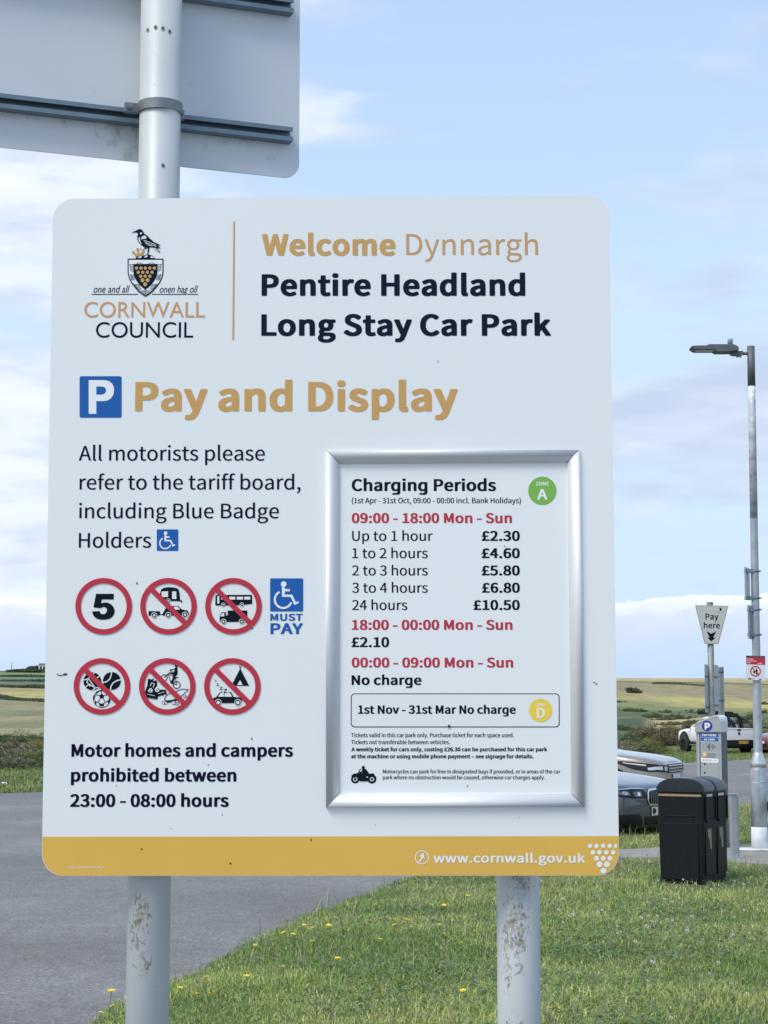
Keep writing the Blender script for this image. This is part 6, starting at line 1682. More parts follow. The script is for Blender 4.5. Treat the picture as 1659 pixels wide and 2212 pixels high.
# far strip across the tarmac, lower and longer grass
r = np.random.default_rng(21)
n_ = 260000
t_ = r.uniform(0, 1, n_)
back = r.uniform(0, 1, n_) ** 1.15 * 27
bx = fA.x + (fB.x - fA.x) * t_ + r.normal(0, .1, n_)
by = fA.y + (fB.y - fA.y) * t_ + back + .25 * np.sin(t_ * nx * 1.7) + r.uniform(-.1, .25, n_)
inview = np.abs(bx / by) < .30
bx, by = bx[inview], by[inview]
def strip_col(r, n, a, b_):
    c_ = GREENS[r.integers(0, len(GREENS), n)] * r.uniform(.7, 1.15, n)[:, None] * 1.15
    st_ = r.uniform(0, 1, n) < .10 + .25 * np.clip((fbm(a * .3, b_ * .3, 3, 3) - .5) * 3, 0, 1)
    c_[st_] = STRAW[r.integers(0, 3, st_.sum())] * .7
    return c_ * (.75 + .5 * fbm(a * .5, b_ * .25, 8, 3))[:, None]
co, tri, col = blades(len(bx), bx, by, land_z(bx, by), .05, .14, .024, strip_col, .8, 8)
fs = mesh_np('strip_grass', co, tri, 3, [M_blade], None, col)
tag(fs, 'longer green grass on the strip beyond the car park tarmac', 'grass', kind='stuff')

# ---- flowers
M_yf = mat('yellow_petals', (.78, .60, .03), .6)
M_stem = mat('flower_stem', (.10, .15, .05), .7)
M_wf = mat('white_clover', (.66, .63, .58), .8)


def flower_mesh(name, h, rad, lean):
    b = MB()
    top = Vector((lean, 0, h))
    b.tube([(0, 0, -.01), (lean * .4, 0, h * .55), top], .0013, 5, 1)
    n_ = 13
    for k in range(n_):
        a = 2 * math.pi * k / n_
        d = Vector((math.cos(a), math.sin(a), .22 + .12 * math.sin(k * 2.4)))
        s_ = Vector((-math.sin(a), math.cos(a), 0)) * rad * .24
        m_ = top + d * rad * .62
        b.add([top, m_ - s_, top + d * rad * (1 + .1 * math.sin(k * 5)), m_ + s_], [(0, 1, 2, 3)], 0)
    b.tube([top - Vector((0, 0, .006)), top + Vector((0, 0, .004))], [rad * .28, rad * .42], 8, 0)
    me = bpy.data.meshes.new(name)
    me.from_pydata(b.v, [], b.f)
    for m in (M_yf, M_stem):
        me.materials.append(m)
    me.polygons.foreach_set('material_index', b.m)
    return me


FM = [flower_mesh('yellow_flower', .10, .019, .02), flower_mesh('yellow_flower', .075, .017, -.015), flower_mesh('yellow_flower', .135, .018, .03)]
FPX = [(371, 2112), (376, 2122), (448, 2122), (532, 2121), (418, 2144), (488, 2184), (570, 2076), (612, 2084), (628, 2035), (634, 2027), (545, 2031), (558, 2022), (612, 1990), (664, 2029), (686, 2011), (716, 2013), (740, 2009), (772, 1998), (790, 2020),
       (810, 2030), (844, 2028), (820, 1997), (862, 1985), (884, 2026), (905, 2030), (943, 1998), (963, 1980), (660, 1996), (700, 1989), (236, 2150), (214, 2174), (231, 2186), (258, 2181), (242, 2200), (1001, 2148), (1489, 1982), (855, 2013), (848, 2012), (925, 1964), (960, 1957), (1005, 1942), (1620, 1912), (1616, 1920), (730, 2080), (990, 2060), (1180, 2190), (1010, 2000)]
for i, (x, y) in enumerate(FPX):
    g0 = gnd(x, y, .17)
    fm = FM[i % 3]
    o = bpy.data.objects.new('yellow_flower', fm)
    COL.objects.link(o)
    hz_ = float(verge_h(np.array([g0.x]), np.array([g0.y]))[0])
    sc_ = random.uniform(.85, 1.4)
    o.location = (g0.x, g0.y, hz_)
    o.scale = (sc_, sc_, sc_)
    o.rotation_euler = (random.uniform(-.35, .1), random.uniform(-.25, .25), random.uniform(0, 6.28))
    tag(o, 'small yellow flower head on a thin green stem growing in the verge', 'flower', 'yellow flowers dotted through the verge')
b = MB()
px, py = scatter([(9.0, 14, 3.2), (14, 22, 3.4)], 31)
pz = verge_h(px, py)
rr = random.Random(4)
for x, y, z in zip(px, py, pz):
    if x < y * .06:
        continue
    h = rr.uniform(.05, .09)
    s_ = rr.uniform(.008, .013)
    vs = []
    for k in range(14):
        th = math.acos(1 - 2 * (k + .5) / 14); ph = k * 2.4
        d = Vector((math.sin(th) * math.cos(ph), math.sin(th) * math.sin(ph), math.cos(th)))
        c0 = Vector((x, y, z + h)) + d * s_ * .6
        u_ = d.orthogonal().normalized() * s_ * .5
        w_ = d.cross(u_)
        b.add([c0 - u_, c0 + d * s_ * .6, c0 + u_, c0 + w_], [(0, 1, 2), (2, 1, 3)], 0)
clv = b.build('clover_heads', [M_wf])
tag(clv, 'tiny white clover heads scattered through the verge grass', 'clover', kind='stuff')


# ---- bushes, hedges, far trees
def leaf_cloud(name, n, shape, size, pal, seed, twig=0.0):
    """n leaf-sized quads spread through a lumpy volume; pal = leaf colours."""
    r = np.random.default_rng(seed)
    rx, ry, rz = shape
    nc = max(6, n // 110)
    cc = np.stack([r.normal(0, .42, nc) * rx, r.normal(0, .42, nc) * ry, np.abs(r.normal(.34, .26, nc)) * rz], 1)
    cc[:, 2] = np.clip(cc[:, 2], .05 * rz, rz * (1 - .45 * (np.abs(cc[:, 0]) / rx) ** 2))
    cr = r.uniform(.10, .24, nc) * min(rx, rz) * 1.5
    k = r.integers(0, nc, n)
    d = r.normal(0, 1, (n, 3)); d /= np.linalg.norm(d, axis=1)[:, None]
    p_ = cc[k] + d * (cr[k] * r.uniform(.35, 1.05, n))[:, None]
    p_[:, 2] = np.abs(p_[:, 2])
    nrm = d + r.normal(0, .6, (n, 3)); nrm[:, 2] += .4
    nrm /= np.linalg.norm(nrm, axis=1)[:, None]
    u_ = np.cross(nrm, r.normal(0, 1, (n, 3))); u_ /= np.linalg.norm(u_, axis=1)[:, None]
    w_ = np.cross(nrm, u_)
    s_ = (size * r.uniform(.6, 1.3, n))[:, None]
    co = np.stack([p_ - u_ * s_, p_ - w_ * s_ * .55, p_ + u_ * s_, p_ + w_ * s_ * .55], 1)
    pal = np.array(pal)
    pk = pal[(k + r.integers(0, 2, n)) % len(pal)] * r.uniform(.85, 1.15, n)[:, None]
    q_ = np.arange(n * 4)
    return co.reshape(-1, 3), q_, np.repeat(pk[:, None, :], 4, 1).reshape(-1, 3)


M_leaf = tint_mat('bush_leaves', .7, 0, 0, .2, trans=.35)
M_twig = mat('bush_twigs', (.16, .13, .10), .9, var=.3, vscale=20)
PAL = {k_: [tuple(min(.5, v_ * 1.45) for v_ in q_) for q_ in l_] for k_, l_ in {'brown': [(.13, .11, .055), (.10, .095, .045), (.16, .13, .075), (.085, .09, .04)],
       'green': [(.085, .115, .048), (.07, .10, .045), (.10, .13, .06), (.078, .108, .055)],
       'yellow': [(.17, .16, .045), (.13, .14, .045), (.11, .12, .04), (.20, .18, .06)],
       'dark': [(.070, .088, .056), (.080, .10, .062), (.060, .078, .054)],
       'scrub': [(.115, .135, .075), (.095, .115, .07), (.145, .15, .085), (.08, .10, .062)],
       'pale': [(.20, .18, .13), (.15, .14, .095), (.12, .12, .07), (.23, .21, .16)]}.items()}


def bush(name, kind, shape, n, size, seed, loc, label, cat, group=None, rz=0.0):
    root = empty(name, loc, label, cat, group, rz)
    co, q_, col = leaf_cloud('foliage', n, shape, size, PAL[kind], seed)
    fo = mesh_np('foliage', co, q_, 4, [M_leaf], root, col)
    b = MB()
    r = random.Random(seed)
    for k in range(9):
        a = r.uniform(0, 6.28)
        e = Vector((math.cos(a) * shape[0] * r.uniform(.2, .75), math.sin(a) * shape[1] * r.uniform(.2, .7), shape[2] * r.uniform(.45, .95)))
        b.tube([(e.x * .1, e.y * .1, -.05), e * .5 + Vector((r.uniform(-.1, .1), 0, .08)), e], [.03, .018, .007], 5)
    tw = b.build('stem', [M_twig])
    tw.parent = root
    return root


KINDS = [('brown', (1.7, 1.0, 1.5)), ('green', (1.4, .9, 1.25)), ('yellow', (1.3, .9, 1.3)), ('pale', (1.5, 1.0, 1.1)), ('brown', (1.3, 1.0, 1.75)), ('green', (1.9, 1.1, 1.0))]
LABK = {'brown': 'brownish scrub bush with bare twigs on the strip beyond the car park', 'green': 'mid green scrub bush on the strip beyond the car park',
        'yellow': 'yellow green scrub bush on the strip beyond the car park', 'pale': 'pale dry twiggy bush on the strip beyond the car park'}
PROT = {}
ADJ = {'brown': 'brownish', 'green': 'mid green', 'yellow': 'yellow green', 'pale': 'pale dry twiggy'}
LABW = {'right': '%s scrub bush behind the parked vehicles right of the big sign', 'left': '%s scrub bush on the grass strip left of the big sign', 'slope': 'low %s scrub clump on the hillside right of the big sign'}
GRPW = {'right': '%s bushes behind the parked vehicles', 'left': '%s bushes left of the big sign', 'slope': '%s scrub clumps on the right hillside'}
def put_bush(i, x, y, s=1.0, rz=None, where='right'):
    kd, shp = KINDS[i]
    lab = LABK[kd]
    z = lz(x, y) - .03
    rz = random.uniform(0, 6.28) if rz is None else rz
    if i not in PROT:
        PROT[i] = bush('scrub_bush', kd, shp, 6000, .055, 50 + i, (x, y, z), lab, 'bush', kd + ' scrub bushes beyond the car park', rz)
        o = PROT[i]
    else:
        o = copy_tree(PROT[i])
        o.location = (x, y, z)
        o.rotation_euler = (0, 0, rz)
    o.scale = (s * .82, s * .82, s * .58)
    tag(o, LABW[where] % ADJ[kd], 'bush', GRPW[where] % ADJ[kd])
    return o


def on_land(x, y):                     # where a line of sight meets the land beyond the tarmac
    d = ray(x, y)
    for k in range(12):                     # a line just over the skyline comes down until it meets the land
        Yd = np.geomspace(40, 620, 900)
        t_ = Yd / d.y
        zz = EYE + d.z * t_
        hit = np.nonzero(zz <= land_z(d.x * t_, Yd))[0]
        if len(hit):
            Yh = float(Yd[hit[0]])
            return Vector((d.x * Yh / d.y, Yh, lz(d.x * Yh / d.y, Yh)))
        d = ray(x, y + .8 * (k + 1))
    return Vector((d.x * 500 / d.y, 500, lz(d.x * 500 / d.y, 500)))


# right-hand band: pixel of the foot, kind, scale
for x, y, i, s in ((1345, 1634, 3, .9), (1362, 1629, 3, .85), (1382, 1634, 1, .8), (1396, 1630, 2, .95), (1408, 1628, 4, .8),
                   (1352, 1618, 1, 1.1), (1374, 1617, 1, 1.0), (1400, 1617, 0, 1.2), (1424, 1615, 4, 1.1), (1446, 1614, 0, 1.3), (1466, 1613, 2, 1.2), (1490, 1612, 1, 1.2), (1510, 1613, 4, 1.1), (1530, 1612, 0, 1.1), (1552, 1612, 2, 1.1), (1574, 1612, 0, 1.1), (1597, 1613, 1, 1.1), (1618, 1612, 4, 1.0), (1640, 1613, 0, 1.0), (1660, 1613, 2, 1.1), (1680, 1613, 1, 1.1)):
    g0 = gnd(x, y, -.2 if y < 1625 else -.1)
    put_bush(i, g0.x, g0.y, s)
# left-hand band
for x, y, i, s in ((-14, 1660, 1, .62), (4, 1663, 5, .6), (20, 1659, 1, .62), (36, 1662, 3, .55), (52, 1660, 5, .6), (66, 1658, 1, .62), (80, 1656, 2, .7), (94, 1655, 2, .66), (110, 1654, 1, .7),
                   (-20, 1640, 5, .9), (2, 1641, 3, .85), (26, 1640, 0, .9), (48, 1641, 3, .85), (68, 1638, 2, .8), (90, 1636, 2, .9),
                   (-10, 1622, 5, 1.1), (18, 1621, 1, 1.1), (44, 1621, 5, 1.1), (70, 1620, 1, 1.05), (95, 1620, 5, 1.1)):
    g0 = gnd(x, y)
    put_bush(i, g0.x, g0.y, s, None, 'left')


def hedge(pxs, kind, h, n, size, seed, label, cat='hedge', name='field_hedge', wid=1.6):
    """A hedge along ground points seen at these pixels."""
    P_ = [on_land(x, y) for x, y in pxs]
    P_ = [p_ for p_ in P_ if p_ is not None]
    n *= 3
    r = np.random.default_rng(seed)
    seg = np.array([(p_.x, p_.y) for p_ in P_])
    t_ = r.uniform(0, len(seg) - 1.001, n)
    i_ = t_.astype(int)
    f_ = (t_ - i_)[:, None]
    xy = seg[i_] * (1 - f_) + seg[i_ + 1] * f_ + r.normal(0, wid * .35, (n, 2))
    hh = h * .25 * (.35 + 1.0 * vnoise(xy[:, 0] / 5.0, xy[:, 1] / 9.0, seed))
    z_ = land_z(xy[:, 0], xy[:, 1]) + hh * r.uniform(0, 1, n) ** .8
    p_ = np.column_stack([xy, z_])
    nrm = r.normal(0, 1, (n, 3)); nrm /= np.linalg.norm(nrm, axis=1)[:, None]
    u_ = np.cross(nrm, r.normal(0, 1, (n, 3))); u_ /= np.linalg.norm(u_, axis=1)[:, None]
    w_ = np.cross(nrm, u_)
    s_ = (size * .45 * r.uniform(.6, 1.3, n))[:, None]
    co = np.stack([p_ - u_ * s_, p_ - w_ * s_ * .6, p_ + u_ * s_, p_ + w_ * s_ * .6], 1).reshape(-1, 3)
    pal = np.array(PAL[kind])
    col = np.repeat((pal[r.integers(0, len(pal), n)] * r.uniform(.7, 1.3, n)[:, None])[:, None, :], 4, 1).reshape(-1, 3)
    o = mesh_np(name, co, np.arange(4 * n), 4, [M_leaf], None, col)
    return tag(o, label, cat)


hedge([(-30, 1508), (0, 1510), (40, 1513), (100, 1516), (120, 1517), (260, 1522), (430, 1528)], 'dark', 1.9, 2600, .28, 1, 'dark hedge between the yellow field and the olive field on the left')
hedge([(-30, 1483), (0, 1484), (50, 1486), (110, 1488), (260, 1492), (430, 1497)], 'dark', 2.2, 2200, .36, 2, 'dark hedge along the top of the yellow field on the left')
hedge([(-30, 1471), (30, 1472), (110, 1473), (300, 1477), (430, 1480)], 'green', 1.8, 1400, .4, 3, 'thin hedge between two green fields on the left hillside')
hedge([(-30, 1461), (30, 1462), (110, 1463), (300, 1466), (430, 1468)], 'dark', 1.9, 1400, .44, 4, 'thin hedge below the skyline trees on the left hillside')
hedge([(20, 1452.5), (50, 1453), (110, 1453.5), (260, 1456), (400, 1459)], 'dark', 3.6, 2600, .5, 5, 'thick dark hedge along the left skyline')
hedge([(1420, 1477.5), (1460, 1478), (1500, 1480), (1540, 1484)], 'scrub', 1.1, 1500, .3, 7, 'thin dark hedge line below the pale skyline field on the right')
# gorse and bramble clumps scattered over the right-hand slope
rg = random.Random(19)
for k in range(26):
    y_ = rg.choice((1518, 1524, 1528, 1533, 1538, 1544, 1550, 1556, 1562, 1568, 1574, 1580))
    q_ = on_land(rg.uniform(1332, 1680), y_ + rg.uniform(-3, 3))
    if q_.y > 330 or q_.y < 96:
        continue
    o = put_bush(rg.choice((1, 5, 5, 1, 0)), q_.x, q_.y, rg.uniform(.6, 1.15), None, 'slope')
    o.scale.z *= .65
hedge([(-30, 1600), (40, 1596), (120, 1598)], 'dark', .9, 3000, .13, 12, 'dark scrub at the foot of the olive field on the left')

def far_tree(pxy, shape, kind, n, size, seed, label):
    g0 = on_land(*pxy)
    root = empty('tree', (g0.x, g0.y, g0.z - .1), label, 'tree')
    co, q_, col = leaf_cloud('crown', n, shape, size, PAL[kind], seed)
    co[:, 2] += shape[2] * .12
    mesh_np('crown', co, q_, 4, [M_leaf], root, col)
    b = MB()
    b.tube([(0, 0, -.4), (0, 0, shape[2] * .3), (.1, 0, shape[2] * .6)], [.22, .16, .06], 7)
    for k in range(4):
        a = k * 1.7
        b.tube([(0, 0, shape[2] * .22), (math.cos(a) * shape[0] * .3, math.sin(a) * shape[1] * .3, shape[2] * .6)], [.10, .04], 5)
    tw = b.build('trunk', [M_twig])
    tw.parent = root
    return root


far_tree((1369, 1497), (1.7, 1.4, .95), 'dark', 4000, .09, 71, 'lone dark round tree on the right headland beside the sign edge')
far_tree((67, 1449.5), (1.6, 1.4, 1.6), 'dark', 1800, .2, 72, 'rounded dark tree on the left skyline away from the white house')
far_tree((88, 1450), (2.2, 1.8, 1.6), 'dark', 2000, .2, 73, 'dark tree beside the white house on the left skyline')

# white house and mast on the left skyline
g0 = on_land(97, 1451)
HS = empty('white_house', (g0.x, g0.y, g0.z - .5), 'tiny white house among trees on the left skyline', 'house')
M_render = mat('white_render', (.75, .75, .74), .8, var=.06)
M_slate = mat('slate_roof', (.10, .105, .115), .7, var=.2)
M_glass = mat('dark_glass', (.02, .025, .03), .08, spec=.6)
b = MB(); b.box((0, 0, 1.4), (3, 2.6, 1.7))
wl = b.build('wall', [M_render]); wl.parent = HS
b = MB()
b.prism([(-1.6, -1.4, 2.2), (-1.6, 1.4, 2.2), (-1.6, 0, 2.8)], (3.2, 0, 0))
rf = b.build('roof', [M_slate]); rf.parent = HS
b = MB(); b.box((1.0, .3, 2.8), (.45, .4, .8)); ch = b.build('chimney', [M_render]); ch.parent = rf
for x in (-.9, 0, .9):
    b = MB(); b.box((x, -1.31, 1.5), (.6, .06, .8)); w_ = b.build('window', [M_glass]); w_.parent = HS
g0 = on_land(25, 1453)
b = MB()
hm = 22 * g0.y / F
b.tube([(0, 0, -.5), (0, 0, hm * .6), (0, 0, hm)], [.14, .10, .06], 6)
b.box((0, 0, hm * .93), (.9, .06, .06))
ms = b.build('mast', [mat('grey_mast', (.16, .18, .21), .6)])
ms.location = (g0.x, g0.y, g0.z)
tag(ms, 'thin grey mast standing on the left skyline', 'mast')

# scrap of white litter on the grass at far left
g0 = gnd(7, 1704)
b = MB()
rr = random.Random(3)
vs = []
for i in range(5):
    for j in range(5):
        vs.append(Vector(((i - 2) * .032 + rr.uniform(-.01, .01), (j - 2) * .03 + rr.uniform(-.01, .01), .09 + rr.uniform(-.025, .035))))
b.add(vs, [(i * 5 + j, i * 5 + j + 1, i * 5 + j + 6, i * 5 + j + 5) for i in range(4) for j in range(4)])
lt = b.build('litter', [mat('white_paper', (.8, .8, .8), .7)])
lt.location = (g0.x, g0.y, lz(g0.x, g0.y) + .03)
tag(lt, 'crumpled scrap of white paper on the grass at the far left', 'litter')

# ================================================================== street furniture
def local_build(b, name, mats, parent, bevel=0.0):
    o = b.build(name, mats, None, None, bevel)
    o.parent = parent
    return o


# ---- twin litter bin
M_bin = mat('black_bin_plastic', (.0055, .0075, .0105), .5, var=.25, vscale=20, bump=.12, bscale=500, spec=.25)
M_lid = mat('bin_lid_plastic_sheen', (.014, .018, .024), .30, var=.2, vscale=16, spec=.5, rvar=.06)  # paler and bluer than the body: sky sheen partly put into the colour
M_bink = mat('bin_opening', (.006, .006, .007), .7)
M_binpale = mat('faded_gold_band', (.30, .235, .12), .5, var=.15, vscale=30)
M_binwht = mat('worn_sticker', (.30, .25, .19), .6, var=.35, vscale=60)
M_lbl = mat('bin_white_label', (.62, .64, .66), .5)
g0 = gnd(1522, 1914, .11)
TH = R(31)
ea = Vector((-math.cos(TH), math.sin(TH), 0))            # along the end face, from the near corner to the left
eb = Vector((math.sin(TH), math.cos(TH), 0))             # along the long side, going away
LW, LL, HT = .44, .60, .83
zc0 = float(verge_h(np.array([g0.x]), np.array([g0.y]))[0]) - .01
BIN = empty('litter_bin', (g0.x, g0.y, zc0), 'black plastic twin litter bin with domed lid and gold stripe on the grass', 'bin')
BIN.rotation_euler = (0, 0, math.atan2(eb.y, eb.x) - math.pi / 2)     # local +Y runs along the long side, -X along the end face
# local frame: near corner at the origin, end face along -X, long side along +Y
b = MB()
b.box((-LW / 2, LL / 2, .05), (LW - .03, LL - .03, .10), 0)
body_prof = [(.012, .0), (.004, .42), (0, .55), (0, HT + .01)]
vs, fs = [], []
def rrloop(x0, y0, x1, y1, r_, z, n_=4):
    out = []
    for cx, cy, a in ((x1 - r_, y1 - r_, 0), (x0 + r_, y1 - r_, 90), (x0 + r_, y0 + r_, 180), (x1 - r_, y0 + r_, 270)):
        out += [Vector((cx + r_ * math.cos(R(a + 90 * i / n_)), cy + r_ * math.sin(R(a + 90 * i / n_)), z)) for i in range(n_ + 1)]
    return out
loops = [rrloop(-LW + d, d, -d, LL - d, .022, z) for d, z in body_prof]
m_ = len(loops[0])
for l in loops:
    vs += l
for i in range(len(loops) - 1):
    fs += [(i * m_ + k, i * m_ + (k + 1) % m_, (i + 1) * m_ + (k + 1) % m_, (i + 1) * m_ + k) for k in range(m_)]
b.add(vs, fs, 0, False)
b.add(loops[-1], [tuple(range(m_))], 0)
local_build(b, 'body', [M_bin], BIN)
# lid: two domed halves with a seam between; the dome runs across the end face
def lid(y0, y1, name):
    b = MB()
    n_ = 14
    pr = []
    for i in range(n_ + 1):
        x = -LW - .008 + (LW + .016) * i / n_
        q_ = abs(2 * i / n_ - 1)
        pr.append((x, HT + .040 + .085 * (1 - q_ ** 3.0) ** .7))
    ring_ = [(-LW - .008, HT)] + pr + [(.008, HT)]
    lp_ = []
    for y, ins_ in ((y0, .022), (y0 + .02, .006), (y0 + .05, 0), (y1 - .05, 0), (y1 - .02, .006), (y1, .022)):
        lp_.append([Vector((x * (1 - ins_) - .24 * ins_, y, HT + (z - HT) * (1 - ins_ * 1.6))) for x, z in ring_])
    k_ = len(ring_)
    vs = [v for l in lp_ for v in l]
    fs = [(i * k_ + j, i * k_ + j + 1, (i + 1) * k_ + j + 1, (i + 1) * k_ + j) for i in range(5) for j in range(k_ - 1)]
    b.add(vs, fs, 0, True)
    b.add(lp_[0], [tuple(range(k_))], 0)
    b.add(lp_[-1], [tuple(range(k_))], 0)
    return local_build(b, name, [M_lid], BIN)


for y0, y1 in ((-.01, LL * .5 - .006), (LL * .5 + .006, LL + .01)):
    ld = lid(y0, y1, 'lid')
b = MB()                                              # gold stripe below the lid, round end and side
b.box((-LW / 2, -.0025, HT - .030), (LW - .03, .005, .020), 0)
local_build(b, 'stripe', [M_binpale], BIN)
for k in range(2):
    y0 = .06 + k * LL * .49
    y1 = y0 + LL * .36
    b = MB()                                          # posting aperture with a sloping chute
    b.box((.0015, (y0 + y1) / 2, HT - .155), (.008, y1 - y0, .20), 0, bev=.0)
    ap = local_build(b, 'aperture', [M_bink], BIN)
    b = MB()
    b.add([(.006, y0 + .01, HT - .26), (.006, y1, HT - .235), (.022, y1, HT - .245), (.022, y0 + .01, HT - .27)], [(0, 1, 2, 3)], 0)
    b.box((.010, y0 - .008, HT - .15), (.016, .018, .21), 0)
    b.box((.010, y1 + .010, HT - .15), (.016, .018, .21), 0)
    b.box((.010, (y0 + y1) / 2, HT - .262), (.02, y1 - y0, .014), 0)
    local_build(b, 'aperture_surround', [M_bin], BIN, .004)
    b = MB(); b.box((.010, (y0 + y1) / 2 - .03, HT - .030), (.005, (y1 - y0) * .62, .022), 0)
    local_build(b, 'label_strip', [M_lbl], BIN)
    b = MB(); b.box((-.0010, (y0 + y1) / 2, .30), (.008, y1 - y0 + .02, .42), 0)
    local_build(b, 'door_panel', [M_bin], BIN, .004)
    b = MB()
    c0 = Vector((.0038, (y0 + y1) / 2 - .03, .40))
    b.poly([[c0 + Vector((0, dy, dz)) for dy, dz in ((-.045, .10), (.045, .10), (.055, -.08), (.01, -.08), (.0, -.01), (-.03, .03))]], 0)
    local_build(b, 'sticker', [M_binwht], BIN)
b = MB()
b.box((-LW / 2, -.003, HT - .215), (.28, .008, .012), 0)
b.box((-LW / 2, -.0015, .30), (.34, .006, .50), 0)
for x in (-.10, -.38):
    b.tube([(x, -.002, HT - .245), (x, -.008, HT - .245)], .008, 10)
local_build(b, 'end_panel', [M_bin], BIN, .003)

# ---- steel bollard post
M_steel = mat('galvanised_steel', (.40, .43, .46), .42, metal=.55, var=.14, vscale=18, rvar=.1)
M_galv = mat('weathered_column', (.36, .40, .43), .40, metal=.45, var=.16, vscale=9, rvar=.1)
g0 = gnd(1586, 1853, .135)
hb = 133 * g0.y / F
b = MB()
b.box((0, 0, hb / 2), (.062, .062, hb), 0, bev=.004)
b.box((.044, .012, hb / 2 - .01), (.026, .05, hb - .02), 0, bev=.004)
BO = empty('bollard', (g0.x, g0.y, .134), 'square grey steel post with flat cap beside the black bin', 'post', rz=R(14))
local_build(b, 'shaft', [M_steel], BO)
b = MB(); b.box((.008, 0, hb + .006), (.098, .08, .012), 0, bev=.003)
local_build(b, 'cap', [M_steel], BO)
b = MB(); b.box((.008, 0, .006), (.16, .15, .014), 0, bev=.003)
local_build(b, 'base_plate', [M_steel], BO)

# ---- pay machine
M_pm = mat('grey_machine_paint', (.33, .355, .365), .42, var=.05, vscale=12)
M_pm2 = mat('lit_machine_rim', (.43, .455, .46), .40, var=.05, vscale=12)
M_pmd = mat('shaded_machine_grey', (.115, .13, .145), .45, var=.1, vscale=12)  # darker copy of the machine grey: shade on the sides put into the colour
M_pmw = mat('white_plastic', (.74, .76, .78), .35)
YM = gnd(1530, 1830, .135).y
cm = at(1531, 1700, YM)
PMN = empty('pay_machine', (cm.x, YM, .134), 'grey pay and display machine with blue round P badge and sloping top', 'ticket machine')
PM = Plane((cm.x, YM, 0), (1, .0, 0), (0, 0, 1))
TM = lambda x, y: (1492.2 + x * .0645, 1536.1 + y * .0645)
def mp3(x, y, h=0.0):
    u, v = PM.uv(*TM(x, y))
    return PM.p(u, v, h)
DEP = .19
zg = Vector((0, 0, .134))
def down(x):
    q_ = mp3(x, 2200)
    return Vector((q_.x, q_.y, .14))
b = MB()
bl, br_ = down(205), down(1040)
b.prism([mp3(172, 700), mp3(1015, 700), br_, bl], (0, DEP, 0), 0, 1)
casing = b.build('casing', [M_pm, M_pmd], PMN, None, .006)
b = MB()
hood = [(145, 705), (150, 620), (175, 420), (205, 385), (260, 355), (800, 150), (860, 130), (905, 145), (960, 190), (1000, 260), (1015, 350), (1020, 705)]
b.prism([mp3(x, y, .022) for x, y in hood], (0, DEP + .05, 0), 0, 1)
b.build('hood', [M_pm, M_pmw], PMN, None, .008)
b = MB()                                              # solar rim along the slope, light on the top put into its paler grey
rim = [(170, 425), (262, 350), (800, 150), (862, 128), (905, 143), (905, 190), (860, 200), (800, 214), (280, 405), (215, 440)]
b.prism([mp3(x, y, .0265) for x, y in rim], (0, .02, 0), 0)
b.build('top_rim', [M_pm2], PMN, None, .003)
b = MB()                                              # door leaf with a dark gap on its left
b.prism([mp3(330, 725, .004), mp3(930, 725, .004), down(950) + Vector((0, -.004, .06)), down(345) + Vector((0, -.004, .06))], (0, .006, 0), 0)
door_ = b.build('door', [M_pm], PMN, None, .002)
b = MB()
b.prism([mp3(285, 730, .0012), mp3(312, 730, .0012), mp3(335, 2170, .0012), mp3(316, 2170, .0012)], (0, .002, 0), 0)
b.build('door_gap', [M_bink], PMN)
for y in (1775, 2060):
    b = MB()
    c0 = mp3(474, y, .004)
    b.box(c0, (.017, .008, .017), 0)
    b.build('lock', [M_bink], door_)
PRM2 = PRM + [M_pm, M_pmw, mat('orange_print', alb(226, 160, 96), .5), mat('grey_print', alb(92, 104, 112), .5), mat('blue_badge', alb(20, 50, 135), .4), mat('sky_blue_print', alb(110, 175, 215), .5)]
I_PM, I_PMW, I_OR, I_GY, I_BB, I_SB = range(12, 18)
p = Print(PM, TM, base=.0235, step=.0004)
p.disc(570, 500, 178, I_BB, 0)
p.poly([(490, 395), (590, 392), (635, 402), (662, 430), (670, 470), (658, 515), (628, 545), (585, 555), (548, 556), (548, 612), (492, 612)], I_PW, 1, holes=[[(548, 448), (582, 446), (608, 458), (614, 474), (606, 496), (582, 506), (548, 507)]])
p.done('parking_badge', PMN, PRM2)
p = Print(PM, TM, base=.0046, step=.0004)
p.poly([(338, 738), (918, 738), (918, 880), (340, 868)], I_BL)
p.text('K', 'PAY HERE', 385, 862, 842, 76, I_PW, 1)
p.poly([(342, 886), (918, 898), (920, 1018), (344, 1002)], I_BL)
p.text('K', 'BY CARD', 455, 805, 980, 56, I_PW, 1)
p.poly([(344, 1014), (920, 1030), (924, 1036), (344, 1022)], I_PMW)
p.ring(598, 1190, 188, 176, I_GY, 1, ry=138, ry2=127)
for r_, a in ((40, 26), (75, 30), (110, 33), (148, 36)):
    p.stroke([(500 + r_ * math.cos(R(q_)), 1190 + r_ * 1.15 * math.sin(R(q_))) for q_ in np.linspace(-a, a, 7)], 20, I_BK, 1)
p.poly([(690, 1140), (730, 1120), (790, 1130), (840, 1190), (870, 1260), (800, 1210), (770, 1230), (740, 1290), (720, 1240), (690, 1190)], I_GY, 2)
p.stroke([(700, 1180), (760, 1160)], 10, I_PM, 3)
p.poly([(344, 1362), (926, 1375), (926, 1381), (344, 1369)], I_PMW)
p.poly([(412, 1385), (520, 1388), (522, 1518), (414, 1514)], I_OR)
p.ring(466, 1440, 34, 22, I_PW, 1, n=20)
for y, a, c_ in ((1410, 540, 840), (1452, 545, 845), (1494, 550, 845), (1538, 415, 845)):
    p.poly([(a, y), (c_, y + 6), (c_, y + 28), (a, y + 22)], I_GY, 0)
